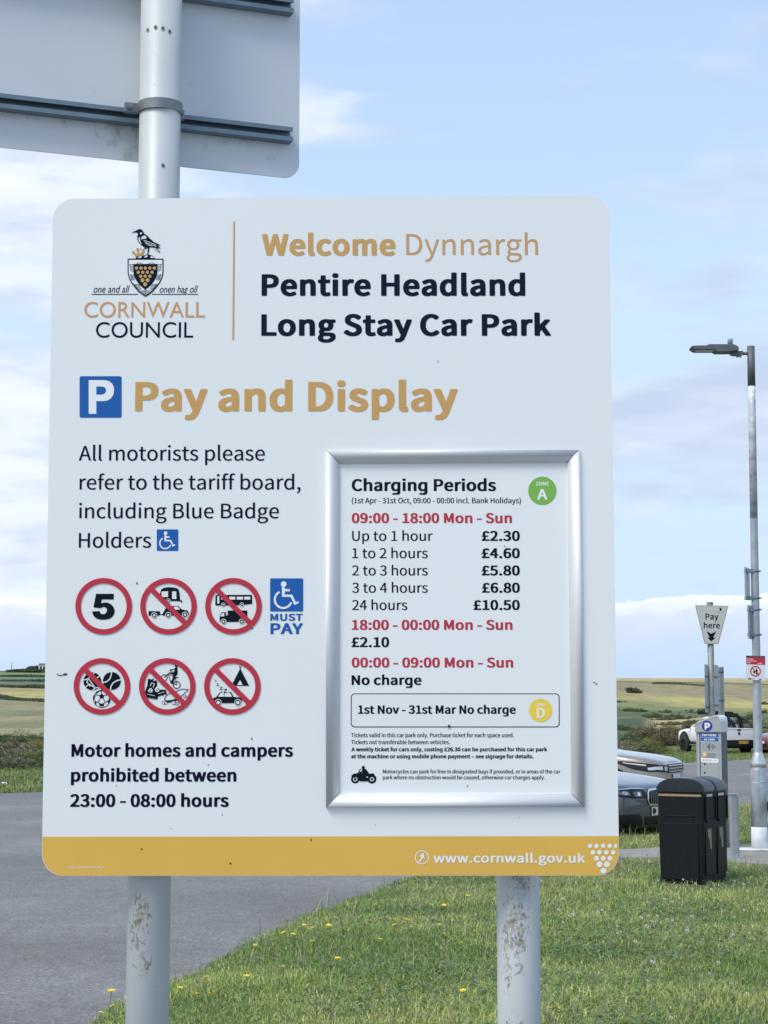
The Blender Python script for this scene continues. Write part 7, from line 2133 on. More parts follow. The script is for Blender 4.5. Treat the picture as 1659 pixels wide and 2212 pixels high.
p.poly([(342, 1562), (936, 1590), (936, 1690), (920, 1724), (895, 1732), (400, 1716), (360, 1700), (344, 1672)], I_PMW, 0)
p.text('B', 'VISA', 388, 480, 1660, 38, I_BL, 1)
p.disc(540, 1640, 26, I_RED, 1, n=18)
p.disc(566, 1642, 24, I_OR, 2, n=18)
p.poly([(628, 1618), (686, 1622), (686, 1684), (622, 1680)], I_SB, 1)
p.text('R', 'Pay', 722, 790, 1668, 26, I_GY, 1)
p.text('R', 'Pay', 806, 880, 1672, 26, I_GY, 1)
p.done('payment_labels', door_, PRM2)
b = MB()
b.box((cm.x + .002, YM + DEP / 2, .16), (.36, DEP + .06, .05), 0)
b.build('plinth', [M_pmd], PMN)

PMN.rotation_euler = (0, 0, R(-31))
PMN.scale = (1.05, 1, 1)

# ---- pay-here sign on its post
YS = YM + .55
TS = lambda x, y: (1437.3 + x * .0992, 1305.7 + y * .0992)
PSP = Plane((0, YS - .05, 0), (1, 0, 0), (0, 0, 1))
M_pole = mat('grimy_pole', (.235, .255, .25), .55, metal=.25, var=.35, vscale=6, rvar=.1)
M_tarn = mat('tarnished_edge', (.33, .27, .15), .6, var=.25, vscale=20)
q0 = at(1536.6, 1470, YS)
PHS = empty('pay_here_sign', (q0.x, YS, 0), 'tapered white Pay here sign with down arrow on a grey post', 'sign')
b = MB()
ztop = at(1537, 1303, YS).z
b.tube([(q0.x, YS, -.2), (q0.x, YS, ztop)], .038, 24)
b.tube([(q0.x, YS, ztop), (q0.x, YS, ztop + .012)], [.041, .036], 24)
b.build('post', [M_pole], PHS)
b = MB()
trap = [(650, 18), (1373, 33), (1157, 860), (857, 860)]
def sp3(x, y, h=0.0):
    u, v = PSP.uv(*TS(x, y))
    return PSP.p(u, v, h)
b.prism([sp3(x, y) for x, y in trap], (0, .004, 0), 0)
pl_ = b.build('plate', [M_tarn], PHS)
b = MB()
b.poly([[sp3(x, y, .0004) for x, y in ((672, 33), (1352, 46), (1143, 846), (872, 846))]], 0)
b.build('plate_face', [mat('aged_white_face', (.50, .52, .51), .45, var=.06, vscale=10)], pl_)
p = Print(PSP, TS, base=.0008)
p.text('B', 'Pay', 873, 1157, 332, 134, I_BK)
p.text('B', 'here', 836, 1190, 522, 130, I_BK)
p.poly([(895, 580), (1003, 637), (1110, 583), (1042, 716), (1090, 726), (1003, 808), (918, 726), (962, 714)], I_BK)
p.poly([(1178, 92), (1190, 66), (1206, 76), (1224, 96), (1226, 126), (1204, 142), (1184, 126)], I_BK)
p.text('G', 'CORNWALL', 1128, 1272, 170, 22, 13)
p.text('G', 'COUNCIL', 1136, 1262, 198, 20, 13)
p.mb.m = [m if m < 12 else m for m in p.mb.m]
p.done('sign_print', pl_, PRM + [M_pm, mat('faded_grey_print', alb(150, 155, 160), .5)])
b = MB()
for zz in (at(1537, 1311, YS).z, at(1537, 1384, YS).z):
    b.box((q0.x, YS - .03, zz), (.12, .03, .02), 0)
b.build('clamp', [M_tarn], PHS)
b = MB()                                              # torn round sticker on the post
qs = at(1534, 1408, YS - .038)
a0 = math.asin(max(-.9, min(.9, (qs.x - q0.x) / .038)))
vs = []
for i in range(15):
    for j in range(9):
        pass
ctr = []
for i in range(16):
    q_ = 2 * math.pi * i / 16
    aa = a0 + .030 * math.cos(q_) / .038 * .8
    ctr.append(Vector((q0.x + math.sin(aa) * .0388, YS - math.cos(aa) * .0388, qs.z + .042 * math.sin(q_) * (1 + .12 * math.sin(5 * q_)))))
c0 = Vector((q0.x + math.sin(a0) * .0389, YS - math.cos(a0) * .0389, qs.z))
b.add([c0] + ctr, [(0, i + 1, (i + 1) % 16 + 1) for i in range(16)], 0)
b.build('sticker', [mat('torn_sticker', (.48, .50, .48), .6, var=.4, vscale=60)], PHS)

# two boards seen almost edge-on, one clamped to the pay-here post, one to a post of its own
M_fin = mat('pale_board_back', (.50, .54, .58), .45, var=.05, vscale=8)
def edge_board(name, xl_, xr_, yt, yb_, Y, px_pole, polew, label, own_post=None):
    qa, qb = at(xl_, (yt + yb_) / 2, Y), at(xr_, (yt + yb_) / 2, Y)
    zt2, zb2 = at(xl_, yt, Y).z, at(xl_, yb_, Y).z
    root = empty(name, ((qa.x + qb.x) / 2, Y, zb2 if not own_post else 0), label, 'sign')
    dpt = .42                                          # the board runs back, away from us
    w_ = qb.x - qa.x
    b = MB()
    xb_ = at(xr_, (yt + yb_) / 2, Y + dpt * .25).x
    b.prism([(qa.x, Y, zb2), (xb_, Y + dpt * .25, zb2), (xb_, Y + dpt * .25, zt2 - .006), (qa.x, Y, zt2)], (.002, .012, 0), 0)
    bd = b.build('board', [M_fin], root)
    for zz in (zt2 - .155, zb2 + .05):
        b = MB()
        b.prism([(qa.x + .003, Y - .004, zz), (qb.x + .012, Y + dpt * .25 - .006, zz), (qb.x + .012, Y + dpt * .25 - .006, zz + .022), (qa.x + .003, Y - .004, zz + .022)], (0, -.012, 0), 0)
        b.build('clamp', [M_rail], root)
    return root


edge_board('notice_board', 1522.6, 1531.5, 1434.5, 1539, YS - .11, 0, 0, 'narrow pale notice board seen edge-on left of the Pay here post')
q1 = at(1557.6, 1500, YS + .16)
EB = edge_board('notice_board', 1542.5, 1552.4, 1435.5, 1535, YS - .05, 0, 0, 'narrow pale notice board seen edge-on between two grey posts', True)
b = MB()
zt3 = at(1557, 1441, YS + .12).z
b.tube([(q1.x, YS + .16, -.2), (q1.x, YS + .16, zt3)], .037, 22)
b.build('post', [M_pole], EB)
b = MB()
for zz in (zt3 - .065, zt3 - .40):
    b.tube([(q1.x, YS + .16, zz), (q1.x, YS + .16, zz + .02)], .0395, 22)
b.build('clamp', [M_rail], EB)

# ---- lamp column
YL = gnd(1641, 1832, .14).y
ql = at(1641.0, 1832, YL)
LEAN = .0052
LAMP = empty('street_lamp', (ql.x, YL, .13), 'tall galvanised street lamp column with flat grey lantern and white painted base', 'street lamp')
def lp_at(y):                                          # column axis at the height seen at pixel row y
    z = at(1630, y, YL).z
    return Vector((ql.x + LEAN * (z - .13), YL, z))
def mk(pts, name, m, par=LAMP, seg=28):
    b = MB()
    b.tube([lp_at(y) for y, r_ in pts], [r_ for y, r_ in pts], seg)
    return b.build(name, [m], par)
M_colw = mat('white_painted_steel', (.62, .65, .67), .5, var=.16, vscale=7)
M_lan = mat('lantern_grey', (.095, .11, .115), .5, var=.12, vscale=8)
M_flash = mat('bright_shoulder', (.60, .63, .66), .30, metal=.7, var=.15, vscale=16)
mk([(1652, .0815), (1632, .060), (1626, .0500), (1400, .0465), (1050, .0430), (833, .0415)], 'column', M_galv)
M_strk = mat('peeling_white_sleeve', (.50, .53, .57), .5, var=.45, vscale=11)
mk([(1120, .0442), (900, .0431), (834, .0428)], 'peeling_sleeve', M_strk)
mk([(834, .0445), (748, .0440)], 'column_top', M_lan)
mk([(1660, .0865), (1648, .0845), (1630, .058), (1625, .0495)], 'shoulder', M_flash)
mk([(1790, .090), (1658, .0868)], 'base_section', M_galv)
mk([(1836, .0935), (1786, .0915)], 'painted_base', M_colw)
b = MB()
zt_a, zb_a = lp_at(1662).z, lp_at(1752).z
vs_, fs_ = [], []
for i in range(9):
    a = -.95 + .9 * i / 8
    for zz, rr_ in ((zb_a, .0875), (zb_a + .01, .0905), (zt_a - .01, .0905), (zt_a, .0875)):
        vs_.append(lp_at(1700).to_2d().to_3d() + Vector((math.sin(a) * rr_, -math.cos(a) * rr_, zz)))
for i in range(8):
    for k in range(3):
        fs_.append((4 * i + k, 4 * i + 4 + k, 4 * i + 5 + k, 4 * i + 1 + k))
b.add(vs_, fs_, 0, True)
b.build('access_door', [M_galv], LAMP)
b = MB()
c0 = lp_at(1690)
vs_ = [c0 + Vector((math.sin(a) * .0885, -math.cos(a) * .0885, .006 * math.sin(3 * a) + .004)) for a in np.linspace(-1.2, .6, 14)]
b.tube(vs_, .0035, 6)
b.build('white_tie', [M_colw], LAMP)
# lantern: side profile extruded and thinned to the edges
TL = lambda x, y: (1448.3 + x * .127, 713.2 + y * .127)
PL_ = Plane((0, YL, 0), (1, 0, 0), (0, 0, 1))
def l3(x, y, h=0.0):
    u, v = PL_.uv(*TL(x, y))
    return PL_.p(u, v, h)
head = [(333, 300), (352, 290), (580, 285), (640, 264), (1050, 266), (1095, 282), (1138, 320), (1140, 360), (1075, 372), (985, 385), (768, 386), (726, 360), (410, 358), (350, 325)]
b = MB()
b.prism([l3(x, y, .10) for x, y in head], (0, .20, 0), 0)
hd = b.build('lantern', [M_lan], LAMP, None, .008)
b = MB()
b.prism([l3(x, y, .03) for x, y in [(975, 372), (1000, 405), (1045, 436), (1120, 440), (1135, 450), (1200, 448), (1226, 420), (1224, 358), (1140, 360)]], (0, .06, 0), 0)
b.tube([l3(1130, 440), l3(1132, 472)], .006, 6)
b.tube([l3(1192, 446), l3(1194, 472)], .006, 6)
b.build('lantern_bracket', [M_lan], hd, None, .004)
b = MB(); b.tube([l3(1215, 396), l3(1360, 396)], .020, 14); b.build('arm', [M_lan], LAMP)
b = MB()
b.tube([l3(1012, 266), l3(1012, 240)], [.040, .036], 16)
b.build('sensor_base', [M_lan], hd)
b = MB()
b.tube([l3(1014, 240), l3(1016, 160), l3(1016, 150)], [.030, .033, .030], 16)
b.build('light_sensor', [mat('clear_grey_cap', (.30, .34, .37), .2)], hd)
b = MB()
b.prism([l3(x, y, .085) for x, y in [(420, 361), (715, 362), (715, 366), (420, 365)]], (0, .17, 0), 0)
b.build('lamp_glass', [mat('lamp_glass', (.30, .32, .33), .15)], hd)

# plates on the column: two seen nearly edge-on, one facing us
TP = lambda x, y: (1560.2 + x * .05952, 1206.9 + y * .05952)
def fin(pts, name, label, strap_rows):
    d16 = Vector((math.sin(R(24)), math.cos(R(24)), 0))
    x0 = at(*TP(*pts[0]), YL - .11)
    root = empty(name, x0, label, 'sign')
    zt_2, zb_2 = x0.z, at(*TP(*pts[1]), YL - .11).z
    b = MB()
    w_ = pts[2]
    b.prism([Vector((x0.x, x0.y, zb_2)), Vector((x0.x, x0.y, zt_2)), Vector((x0.x, x0.y, zt_2)) + d16 * w_, Vector((x0.x, x0.y, zb_2)) + d16 * w_], (.003, -.001, 0), 0)
    b.build('plate', [M_back], root)
    for y in strap_rows:
        c0 = lp_at(y)
        b = MB()
        b.tube([c0 + Vector((0, 0, -.012)), c0 + Vector((0, 0, .012))], .0505, 22)
        b.box(Vector(((x0.x + c0.x) / 2 + .008, YL - .02, c0.z)), (abs(c0.x - x0.x) * .85, .05, .045), 0, bev=.003)
        b.box(c0 + Vector((.056, -.01, 0)), (.02, .03, .016), 0)
        b.build('clamp', [M_rail], root)
    return root


fin(((792, 290), (805, 1470), .27), 'banner_plate', 'upper small grey plate clamped edge-on to the lamp column', (1234, 1292))
fin(((905, 1672), (930, 2900), .24), 'banner_plate', 'lower small grey plate clamped edge-on to the lamp column', (1317, 1371))
TA = lambda x, y: (1590.9 + x * .041, 1404.4 + y * .041)
PA = Plane((ql.x, YL - .064, 0), (1, .035, 0), (0, 0, 1))
def a3(x, y, h=0.0):
    u, v = PA.uv(*TA(x, y))
    return PA.p(u, v, h)
ca = a3(1010, 940)
ALC = empty('warning_sign', ca, 'small red and white no alcohol notice strapped to the lamp column', 'sign')
b = MB()
b.prism([a3(x, y) for x, y in ((508, 285), (1518, 315), (1524, 1592), (500, 1560))], (0, .003, 0), 0)
apl = b.build('plate', [mat('notice_white', (.72, .74, .76), .4)], ALC)
p = Print(PA, TA, base=.0006, step=.0003)
p.poly([(508, 285), (1518, 315), (1518, 385), (508, 360)], I_BK)
p.text('R', 'cornwall.gov.uk', 690, 1330, 345, 22, I_PW, 1)
p.poly([(508, 362), (1518, 388), (1518, 780), (508, 745)], I_RED)
p.text('B', 'ALCOHOL', 540, 895, 495, 56, I_PW, 1, yb1=505)
p.text('B', 'RESTRICTION', 540, 1045, 590, 56, I_PW, 1, yb1=605)
p.text('B', 'ZONE', 540, 755, 685, 56, I_PW, 1, yb1=692)
p.text('B', '£1000', 1110, 1340, 730, 66, I_PW, 1, yb1=738)
p.ring(1000, 1110, 284, 226, I_RED, 3)
c0, s0 = math.cos(R(45)), math.sin(R(45))
p.poly([(1000 - 245 * c0 + 26 * s0, 1110 - 245 * s0 - 26 * c0), (1000 + 245 * c0 + 26 * s0, 1110 + 245 * s0 - 26 * c0), (1000 + 245 * c0 - 26 * s0, 1110 + 245 * s0 + 26 * c0), (1000 - 245 * c0 - 26 * s0, 1110 - 245 * s0 + 26 * c0)], I_RED, 4)
p.poly([(1044, 930), (1084, 930), (1082, 1000), (1115, 1050), (1115, 1285), (1018, 1280), (1018, 1050), (1044, 1000)], I_BK, 1)
p.poly([(890, 1095), (970, 1095), (988, 1165), (960, 1210), (934, 1222), (938, 1270), (980, 1285), (880, 1285), (920, 1270), (926, 1222), (900, 1210), (872, 1165)], I_BK, 1)
p.poly([(606, 1478), (800, 1488), (795, 1550), (612, 1540)], I_NV, 1)
p.disc(875, 1520, 30, 11 if False else I_BK, 1, n=12)
p.poly([(1190, 1500), (1320, 1510), (1320, 1555), (1195, 1550)], I_BL, 1)
p.done('sign_print', apl)
b = MB()
for y in (1424, 1462):
    c0 = lp_at(y)
    b.tube([c0 + Vector((0, 0, -.008)), c0 + Vector((0, 0, .008))], .0500, 22)
    b.box(c0 + Vector((0, -.052, 0)), (.04, .018, .018), 0)
b.build('clamp', [M_rail], ALC)

# splashed white paint round the foot of the column
b = MB()
rr = random.Random(5)
lp = []
for i in range(30):
    a = 2 * math.pi * i / 30
    k_ = (.34 + .12 * math.sin(2.0 * a + .6) + rr.uniform(-.05, .05)) * (1.35 if math.cos(a) > 0 else 1.0)
    lp.append(Vector((ql.x + .06 + math.cos(a) * k_, YL - .02 + math.sin(a) * k_ * .85, .1385)))
b.poly([lp], 0)
ps = b.build('paint_splash', [mat('spilt_white_paint', (.66, .67, .66), .7, var=.12, vscale=14)])
tag(ps, kind='structure')

# ================================================================== vehicles
def paint(name, col, metal=.35, rough=.28):
    return mat(name, col, rough, metal=metal, coat=1.0, var=.03, vscale=3)


M_tyre = mat('tyre_rubber', (.018, .018, .019), .8, var=.2, vscale=30)
M_rim = mat('alloy_rim', (.42, .43, .45), .35, metal=.8)
M_blk = mat('black_trim', (.012, .013, .015), .5, spec=.3)
M_chrome = mat('chrome_trim', (.70, .72, .74), .12, metal=1.0)
M_lampg = mat('headlamp_lens', (.075, .085, .095), .10, coat=1.0, spec=.8)
M_lampl = mat('bright_lamp_lens', (.50, .54, .57), .1, coat=1.0)
M_lampd = mat('headlamp_bezel', (.035, .04, .045), .2, coat=1.0)
M_wind = mat('car_glass', (.012, .016, .018), .04, coat=1.0, spec=.8)
M_plw = mat('white_number_plate', (.72, .73, .70), .4)
M_ply = mat('yellow_number_plate', (.72, .50, .03), .4)
M_dlamp = mat('dark_tail_lamp', (.07, .015, .018), .2, coat=1.0)
M_rlamp = mat('red_tail_lamp', (.25, .01, .012), .15, coat=1.0)


def loft(stations, sub=2):
    """Body shell from stations (x, zb, w, zs, zt, wt): bottom, half width, shoulder height, top height, half width at the top."""
    rows = []
    for (x, zb, w, zs, zt, wt) in stations:
        half = [(0, zb), (w * .80, zb), (w * .97, zb + .07), (w, zb + (zs - zb) * .38), (w * .995, zb + (zs - zb) * .75), (w * .965, zs),
                (wt + (w * .965 - wt) * .28, zs + (zt - zs) * .60), (wt * .94, zt - .018), (wt * .5, zt - .004), (0, zt)]
        rows.append([(x, y, z) for y, z in half] + [(x, -y, z) for y, z in half[-2:0:-1]])
    k = len(rows[0])
    vs = [v for r_ in rows for v in r_]
    fs = [(i * k + j, i * k + (j + 1) % k, (i + 1) * k + (j + 1) % k, (i + 1) * k + j) for i in range(len(rows) - 1) for j in range(k)]
    fs += [tuple(range(k)), tuple(range((len(rows) - 1) * k, len(rows) * k))]
    import bmesh
    bm = bmesh.new()
    bv = [bm.verts.new(v) for v in vs]
    for f in fs:
        bm.faces.new([bv[i] for i in f])
    bmesh.ops.recalc_face_normals(bm, faces=bm.faces)
    me = bpy.data.meshes.new('body')
    bm.to_mesh(me)
    bm.free()
    o = bpy.data.objects.new('body', me)
    COL.objects.link(o)
    s_ = o.modifiers.new('s', 'SUBSURF')
    s_.levels = s_.render_levels = sub
    dg = bpy.context.evaluated_depsgraph_get()
    me2 = bpy.data.meshes.new_from_object(o.evaluated_get(dg))
    o.modifiers.clear()
    o.data = me2
    me2.polygons.foreach_set('use_smooth', [True] * len(me2.polygons))
    return o


class Car:
    def __init__(s, name, loc, rz, label, cat, stations, pm, trim_z=None):
        s.root = empty(name, loc, label, cat, None, rz)
        s.body = loft(stations)
        s.body.data.materials.append(pm)
        s.body.parent = s.root
        me = s.body.data
        s.bvh = BVHTree.FromPolygons([v.co for v in me.vertices], [tuple(p_.vertices) for p_ in me.polygons])

    def patch(s, name, pts, view, mats, off=.004, parent=None, step=.05, edge=None):
        """A panel outlined in side ('L'/'R': x,z), front ('F'/'B': y,z) or top ('T': x,y) view, laid on the body shell."""
        P_ = [Vector(p_) for p_ in pts]
        xs, ys = [p_.x for p_ in P_], [p_.y for p_ in P_]
        gp = []
        gx_, gy_ = np.meshgrid(np.arange(min(xs), max(xs), step) + step / 2, np.arange(min(ys), max(ys), step) + step / 2)
        pg = np.array([(p_.x, p_.y) for p_ in P_])
        ok = inside(gx_, gy_, pg)
        dens = []
        for i in range(len(P_)):
            a, b_ = P_[i], P_[(i + 1) % len(P_)]
            n_ = max(1, int((b_ - a).length / step))
            dens += [a + (b_ - a) * (k / n_) for k in range(n_)]
        n_ = len(dens)
        allp = dens + [Vector((x, y)) for x, y in zip(gx_[ok], gy_[ok])]
        r_ = delaunay_2d_cdt(allp, [(i, (i + 1) % n_) for i in range(n_)], [list(range(n_))], 1, 1e-5)
        dirs = {'L': Vector((0, -1, 0)), 'R': Vector((0, 1, 0)), 'F': Vector((-1, 0, 0)), 'B': Vector((1, 0, 0)), 'T': Vector((0, 0, -1))}
        d = dirs[view]
        vs = []
        for v in r_[0]:
            o_ = {'L': Vector((v.x, 3, v.y)), 'R': Vector((v.x, -3, v.y)), 'F': Vector((6, v.x, v.y)), 'B': Vector((-6, v.x, v.y)), 'T': Vector((v.x, v.y, 4))}[view]
            h = s.bvh.ray_cast(o_, d)
            if h[0] is None:
                nr = s.bvh.find_nearest(o_ + d * 3)
                vs.append(nr[0] + nr[1] * off)
            else:
                nn = h[1] if h[1].dot(d) < 0 else -h[1]
                vs.append(h[0] + nn * off)
        b = MB()
        b.add(vs, [tuple(f) for f in r_[2]], 0, True)
        o = b.build(name, mats)
        o.parent = parent or s.root
        return o

    def wheels(s, xf, xr_, y, rad, wid=.22, rim=M_rim, spokes=5, z0=0.0):
        for x in (xf, xr_):
            for sy in (1, -1):
                w_ = empty('wheel', (x, sy * y, rad + z0))
                w_.parent = s.root
                b = MB()
                prof_ = [(.62, -.5), (.94, -.48), (1.0, -.34), (1.0, .34), (.94, .48), (.62, .5)]
                vs, fs = [], []
                n_ = 28
                for i in range(n_):
                    a = 2 * math.pi * i / n_
                    for r_, yy in prof_:
                        vs.append((math.cos(a) * rad * r_, yy * wid, math.sin(a) * rad * r_))
                k = len(prof_)
                for i in range(n_):
                    for j in range(k - 1):
                        fs.append((i * k + j, i * k + j + 1, ((i + 1) % n_) * k + j + 1, ((i + 1) % n_) * k + j))
                b.add(vs, fs, 0, True)
                ty = b.build('tyre', [M_tyre]); ty.parent = w_
                b = MB()
                yo = sy * wid * .40
                b.tube([(0, yo - sy * .06, 0), (0, yo - sy * .05, 0)], rad * .63, 24, 1)
                for q_ in range(spokes):
                    a = 2 * math.pi * q_ / spokes
                    b.prism([(math.cos(a + da) * rad * rr_, yo - sy * .02, math.sin(a + da) * rad * rr_) for rr_, da in ((.10, -.5), (.60, -.16), (.60, .16), (.10, .5))], (0, sy * .03, 0), 0)
                b.tube([(0, yo - sy * .02, 0), (0, yo + sy * .03, 0)], rad * .13, 12, 0)
                vs, fs = [], []
                for i in range(n_):
                    a = 2 * math.pi * i / n_
                    for r_, yy in ((.58, yo - sy * .02), (.64, yo + sy * .01), (.66, yo - sy * .02)):
                        vs.append((math.cos(a) * rad * r_, yy, math.sin(a) * rad * r_))
                for i in range(n_):
                    for j in range(2):
                        fs.append((i * 3 + j, i * 3 + j + 1, ((i + 1) % n_) * 3 + j + 1, ((i + 1) % n_) * 3 + j))
                b.add(vs, fs, 0, True)
                rm_ = b.build('rim', [rim, M_blk]); rm_.parent = w_
        for x in (xf, xr_):
            for v in ('L', 'R'):
                s.patch('wheel_arch', [(x + math.cos(2 * math.pi * i / 24) * rad * 1.13, max(.19, rad + z0 + math.sin(2 * math.pi * i / 24) * rad * 1.13)) for i in range(24)], v, [M_blk], .004)

    def mirrors(s, x, y, z, m):
        for sy in (1, -1):
            b = MB()
            b.box((x, sy * (y + .10), z), (.13, .20, .14), 0, bev=.045)
            b.box((x + .02, sy * (y + .0), z - .05), (.06, .12, .03), 0)
            o = b.build('mirror', [m]); o.parent = s.root


def sq(pts, view='F'):
    return pts


def mir(pts):
    return [(-y, z) for y, z in pts][::-1]


# ---- dark grey saloon, nose towards the verge
sal = [(2.50, .26, .55, .56, .66, .50), (2.44, .19, .74, .62, .735, .66), (2.28, .17, .86, .67, .775, .76), (1.95, .16, .925, .735, .825, .80), (1.45, .17, .94, .80, .875, .80), (.95, .18, .94, .86, .92, .78),
       (.55, .18, .94, .91, 1.12, .66), (.05, .18, .94, .93, 1.38, .58), (-.6, .18, .94, .95, 1.46, .58), (-1.2, .18, .94, .97, 1.40, .57), (-1.75, .18, .94, .97, 1.16, .64), (-2.05, .20, .93, .97, 1.06, .74), (-2.45, .28, .86, .95, 1.02, .74), (-2.56, .36, .70, .85, .94, .60)]
gA = gnd(1419, 1783, .22)
HA = R(-40)
hd_ = Vector((math.cos(HA), math.sin(HA), 0))
MG = paint('dark_grey_car_paint', (.075, .088, .104))
CA = Car('parked_car', (gA.x - hd_.x * 2.42, gA.y - hd_.y * 2.42, .004), HA, 'dark grey saloon car with twin oval grille parked nose to the grass', 'car', sal, MG)
for sg in (1, -1):
    f_ = (lambda q_: q_) if sg > 0 else mir
    kg = CA.patch('grille', f_([(.03, .47), (.30, .48), (.345, .55), (.33, .645), (.28, .685), (.06, .692), (.025, .645), (.02, .53)]), 'F', [M_chrome], .012, step=.04)
    CA.patch('grille_mesh', f_([(.055, .495), (.285, .505), (.315, .555), (.30, .635), (.265, .662), (.075, .668), (.05, .635), (.045, .54)]), 'F', [M_blk], .017, parent=kg, step=.04)
    for k in range(5):
        y_ = .085 + k * .045
        CA.patch('grille_slat', f_([(y_, .505), (y_ + .009, .505), (y_ + .009, .655), (y_, .655)]), 'F', [M_lampd], .022, parent=kg, step=.06)
    hl = CA.patch('headlight', f_([(.36, .575), (.60, .575), (.80, .605), (.86, .645), (.84, .675), (.62, .69), (.40, .685), (.36, .64)]), 'F', [M_blk], .006, step=.035)
    CA.patch('lamp_lens', f_([(.46, .60), (.60, .60), (.62, .66), (.47, .66)]), 'F', [M_lampg], .010, parent=hl, step=.04)
    CA.patch('lamp_lens', f_([(.66, .612), (.77, .625), (.77, .66), (.67, .665)]), 'F', [M_lampg], .010, parent=hl, step=.04)
    for yy, zz in ((.53, .63), (.715, .642)):
        CA.patch('lamp_ring', f_([(yy + .028 * math.cos(R(30 * q_)), zz + .024 * math.sin(R(30 * q_))) for q_ in range(12)]), 'F', [M_chrome], .016, parent=hl, step=.03)
    CA.patch('lamp_strip', f_([(.38, .684), (.62, .692), (.84, .678), (.84, .69), (.62, .706), (.38, .70)]), 'F', [M_chrome], .009, parent=hl, step=.04)
    CA.patch('air_intake', f_([(.44, .23), (.70, .225), (.82, .30), (.80, .38), (.52, .385), (.46, .33)]), 'F', [M_blk], .006, step=.04)
    CA.patch('intake_blade', f_([(.40, .205), (.66, .195), (.72, .225), (.46, .235)]), 'F', [MG], .012, step=.05)
    CA.patch('hood_crease_shade', [(2.3, sg * .34), (1.3, sg * .50), (1.0, sg * .52), (1.3, sg * .515), (2.3, sg * .355)][:: sg], 'T', [M_lampd], .002, step=.1)  # flat dark strip: the crease's shade put into the colour
CA.patch('air_intake', [(-.38, .24), (.38, .24), (.40, .345), (-.40, .345)], 'F', [M_blk], .006)
npl = CA.patch('number_plate', [(-.26, .355), (.26, .355), (.26, .46), (-.26, .46)], 'F', [M_plw], .014)
CA.patch('plate_letter', [(-.235, .375), (-.19, .375), (-.165, .39), (-.16, .41), (-.165, .43), (-.19, .445), (-.235, .445)], 'F', [M_blk], .018, parent=npl, step=.03)
CA.patch('windscreen', [(-.68, .97), (.68, .97), (.52, 1.36), (-.52, 1.36)], 'F', [M_wind], .004)
CA.patch('rear_window', [(-.62, 1.06), (.62, 1.06), (.50, 1.34), (-.50, 1.34)], 'B', [M_wind], .004)
for v in 'LR':
    CA.patch('side_window', [(.45, 1.0), (-.45, 1.0), (-.45, 1.36), (.05, 1.36)], v, [M_wind], .004)
    CA.patch('side_window', [(-.52, 1.0), (-1.55, 1.02), (-1.2, 1.34), (-.52, 1.37)], v, [M_wind], .004)
for sg in (1, -1):
    CA.patch('tail_light', [(sg * .42, .70), (sg * .80, .72), (sg * .80, .86), (sg * .42, .84)], 'B', [M_rlamp], .005)
CA.wheels(1.62, -1.58, .83, .35)
CA.mirrors(.55, .90, 1.0, MG)

# ---- bronze-grey off-road estate behind it
suv = [(2.27, .34, .60, .66, .80, .58), (2.22, .25, .80, .72, .875, .74), (2.05, .22, .90, .80, .93, .82), (1.65, .22, .945, .88, .985, .86), (1.15, .22, .95, .96, 1.035, .86), (.85, .22, .95, 1.01, 1.10, .80),
       (.45, .22, .95, 1.05, 1.40, .66), (.05, .22, .95, 1.07, 1.64, .62), (-.6, .22, .95, 1.10, 1.70, .63), (-1.5, .22, .95, 1.12, 1.68, .64), (-2.0, .24, .94, 1.14, 1.62, .66), (-2.2, .30, .90, 1.12, 1.40, .72), (-2.30, .40, .82, .95, 1.10, .76)]
gB = gnd(1452, 1718, .30)
HB = R(-22)
hd_ = Vector((math.cos(HB), math.sin(HB), 0))
MBr = paint('bronze_grey_car_paint', (.27, .245, .225))
CB = Car('parked_car', (gB.x - hd_.x * 2.2, gB.y - hd_.y * 2.2, .004), HB, 'bronze grey off-road car with slatted grille parked behind the dark saloon', 'car', suv, MBr)
gr_ = CB.patch('grille', [(-.50, .67), (.50, .67), (.56, .74), (.52, .815), (-.52, .815), (-.56, .74)], 'F', [M_blk], .008, step=.05)
for k, z in enumerate((.69, .735, .78)):
    CB.patch('grille_bar', [(-.49, z), (.49, z), (.49, z + .020), (-.49, z + .020)], 'F', [M_rim], .016, parent=gr_, step=.06)
for sg in (1, -1):
    f_ = (lambda q_: q_) if sg > 0 else mir
    hl = CB.patch('headlight', f_([(.54, .68), (.70, .69), (.86, .71), (.90, .77), (.86, .80), (.70, .805), (.56, .80)]), 'F', [M_blk], .007, step=.035)
    CB.patch('lamp_lens', f_([(.58, .71), (.68, .715), (.68, .78), (.58, .78)]), 'F', [M_lampl], .012, parent=hl, step=.03)
    CB.patch('lamp_lens', f_([(.72, .725), (.82, .735), (.83, .78), (.72, .785)]), 'F', [M_lampl], .012, parent=hl, step=.03)
    CB.patch('headlight_wing', [(2.20, .70), (2.02, .70), (1.78, .74), (1.50, .84), (1.46, .875), (1.75, .86), (2.16, .815)] , 'L' if sg > 0 else 'R', [M_blk], .006, step=.05)
    CB.patch('headlight_wing_lens', [(2.13, .73), (2.02, .725), (2.00, .765), (2.12, .78)], 'L' if sg > 0 else 'R', [M_lampl], .010, step=.03)
    CB.patch('headlight_strip', [(1.98, .79), (1.62, .835), (1.60, .85), (1.98, .815)], 'L' if sg > 0 else 'R', [M_chrome], .010, step=.05)
    CB.patch('air_intake', f_([(.50, .40), (.80, .42), (.82, .52), (.56, .54)]), 'F', [M_blk], .007, step=.05)
CB.patch('lower_grille', [(-.46, .36), (.46, .36), (.50, .53), (-.50, .53)], 'F', [M_blk], .006)
npl = CB.patch('number_plate', [(-.26, .55), (.26, .55), (.26, .65), (-.26, .65)], 'F', [M_plw], .016)
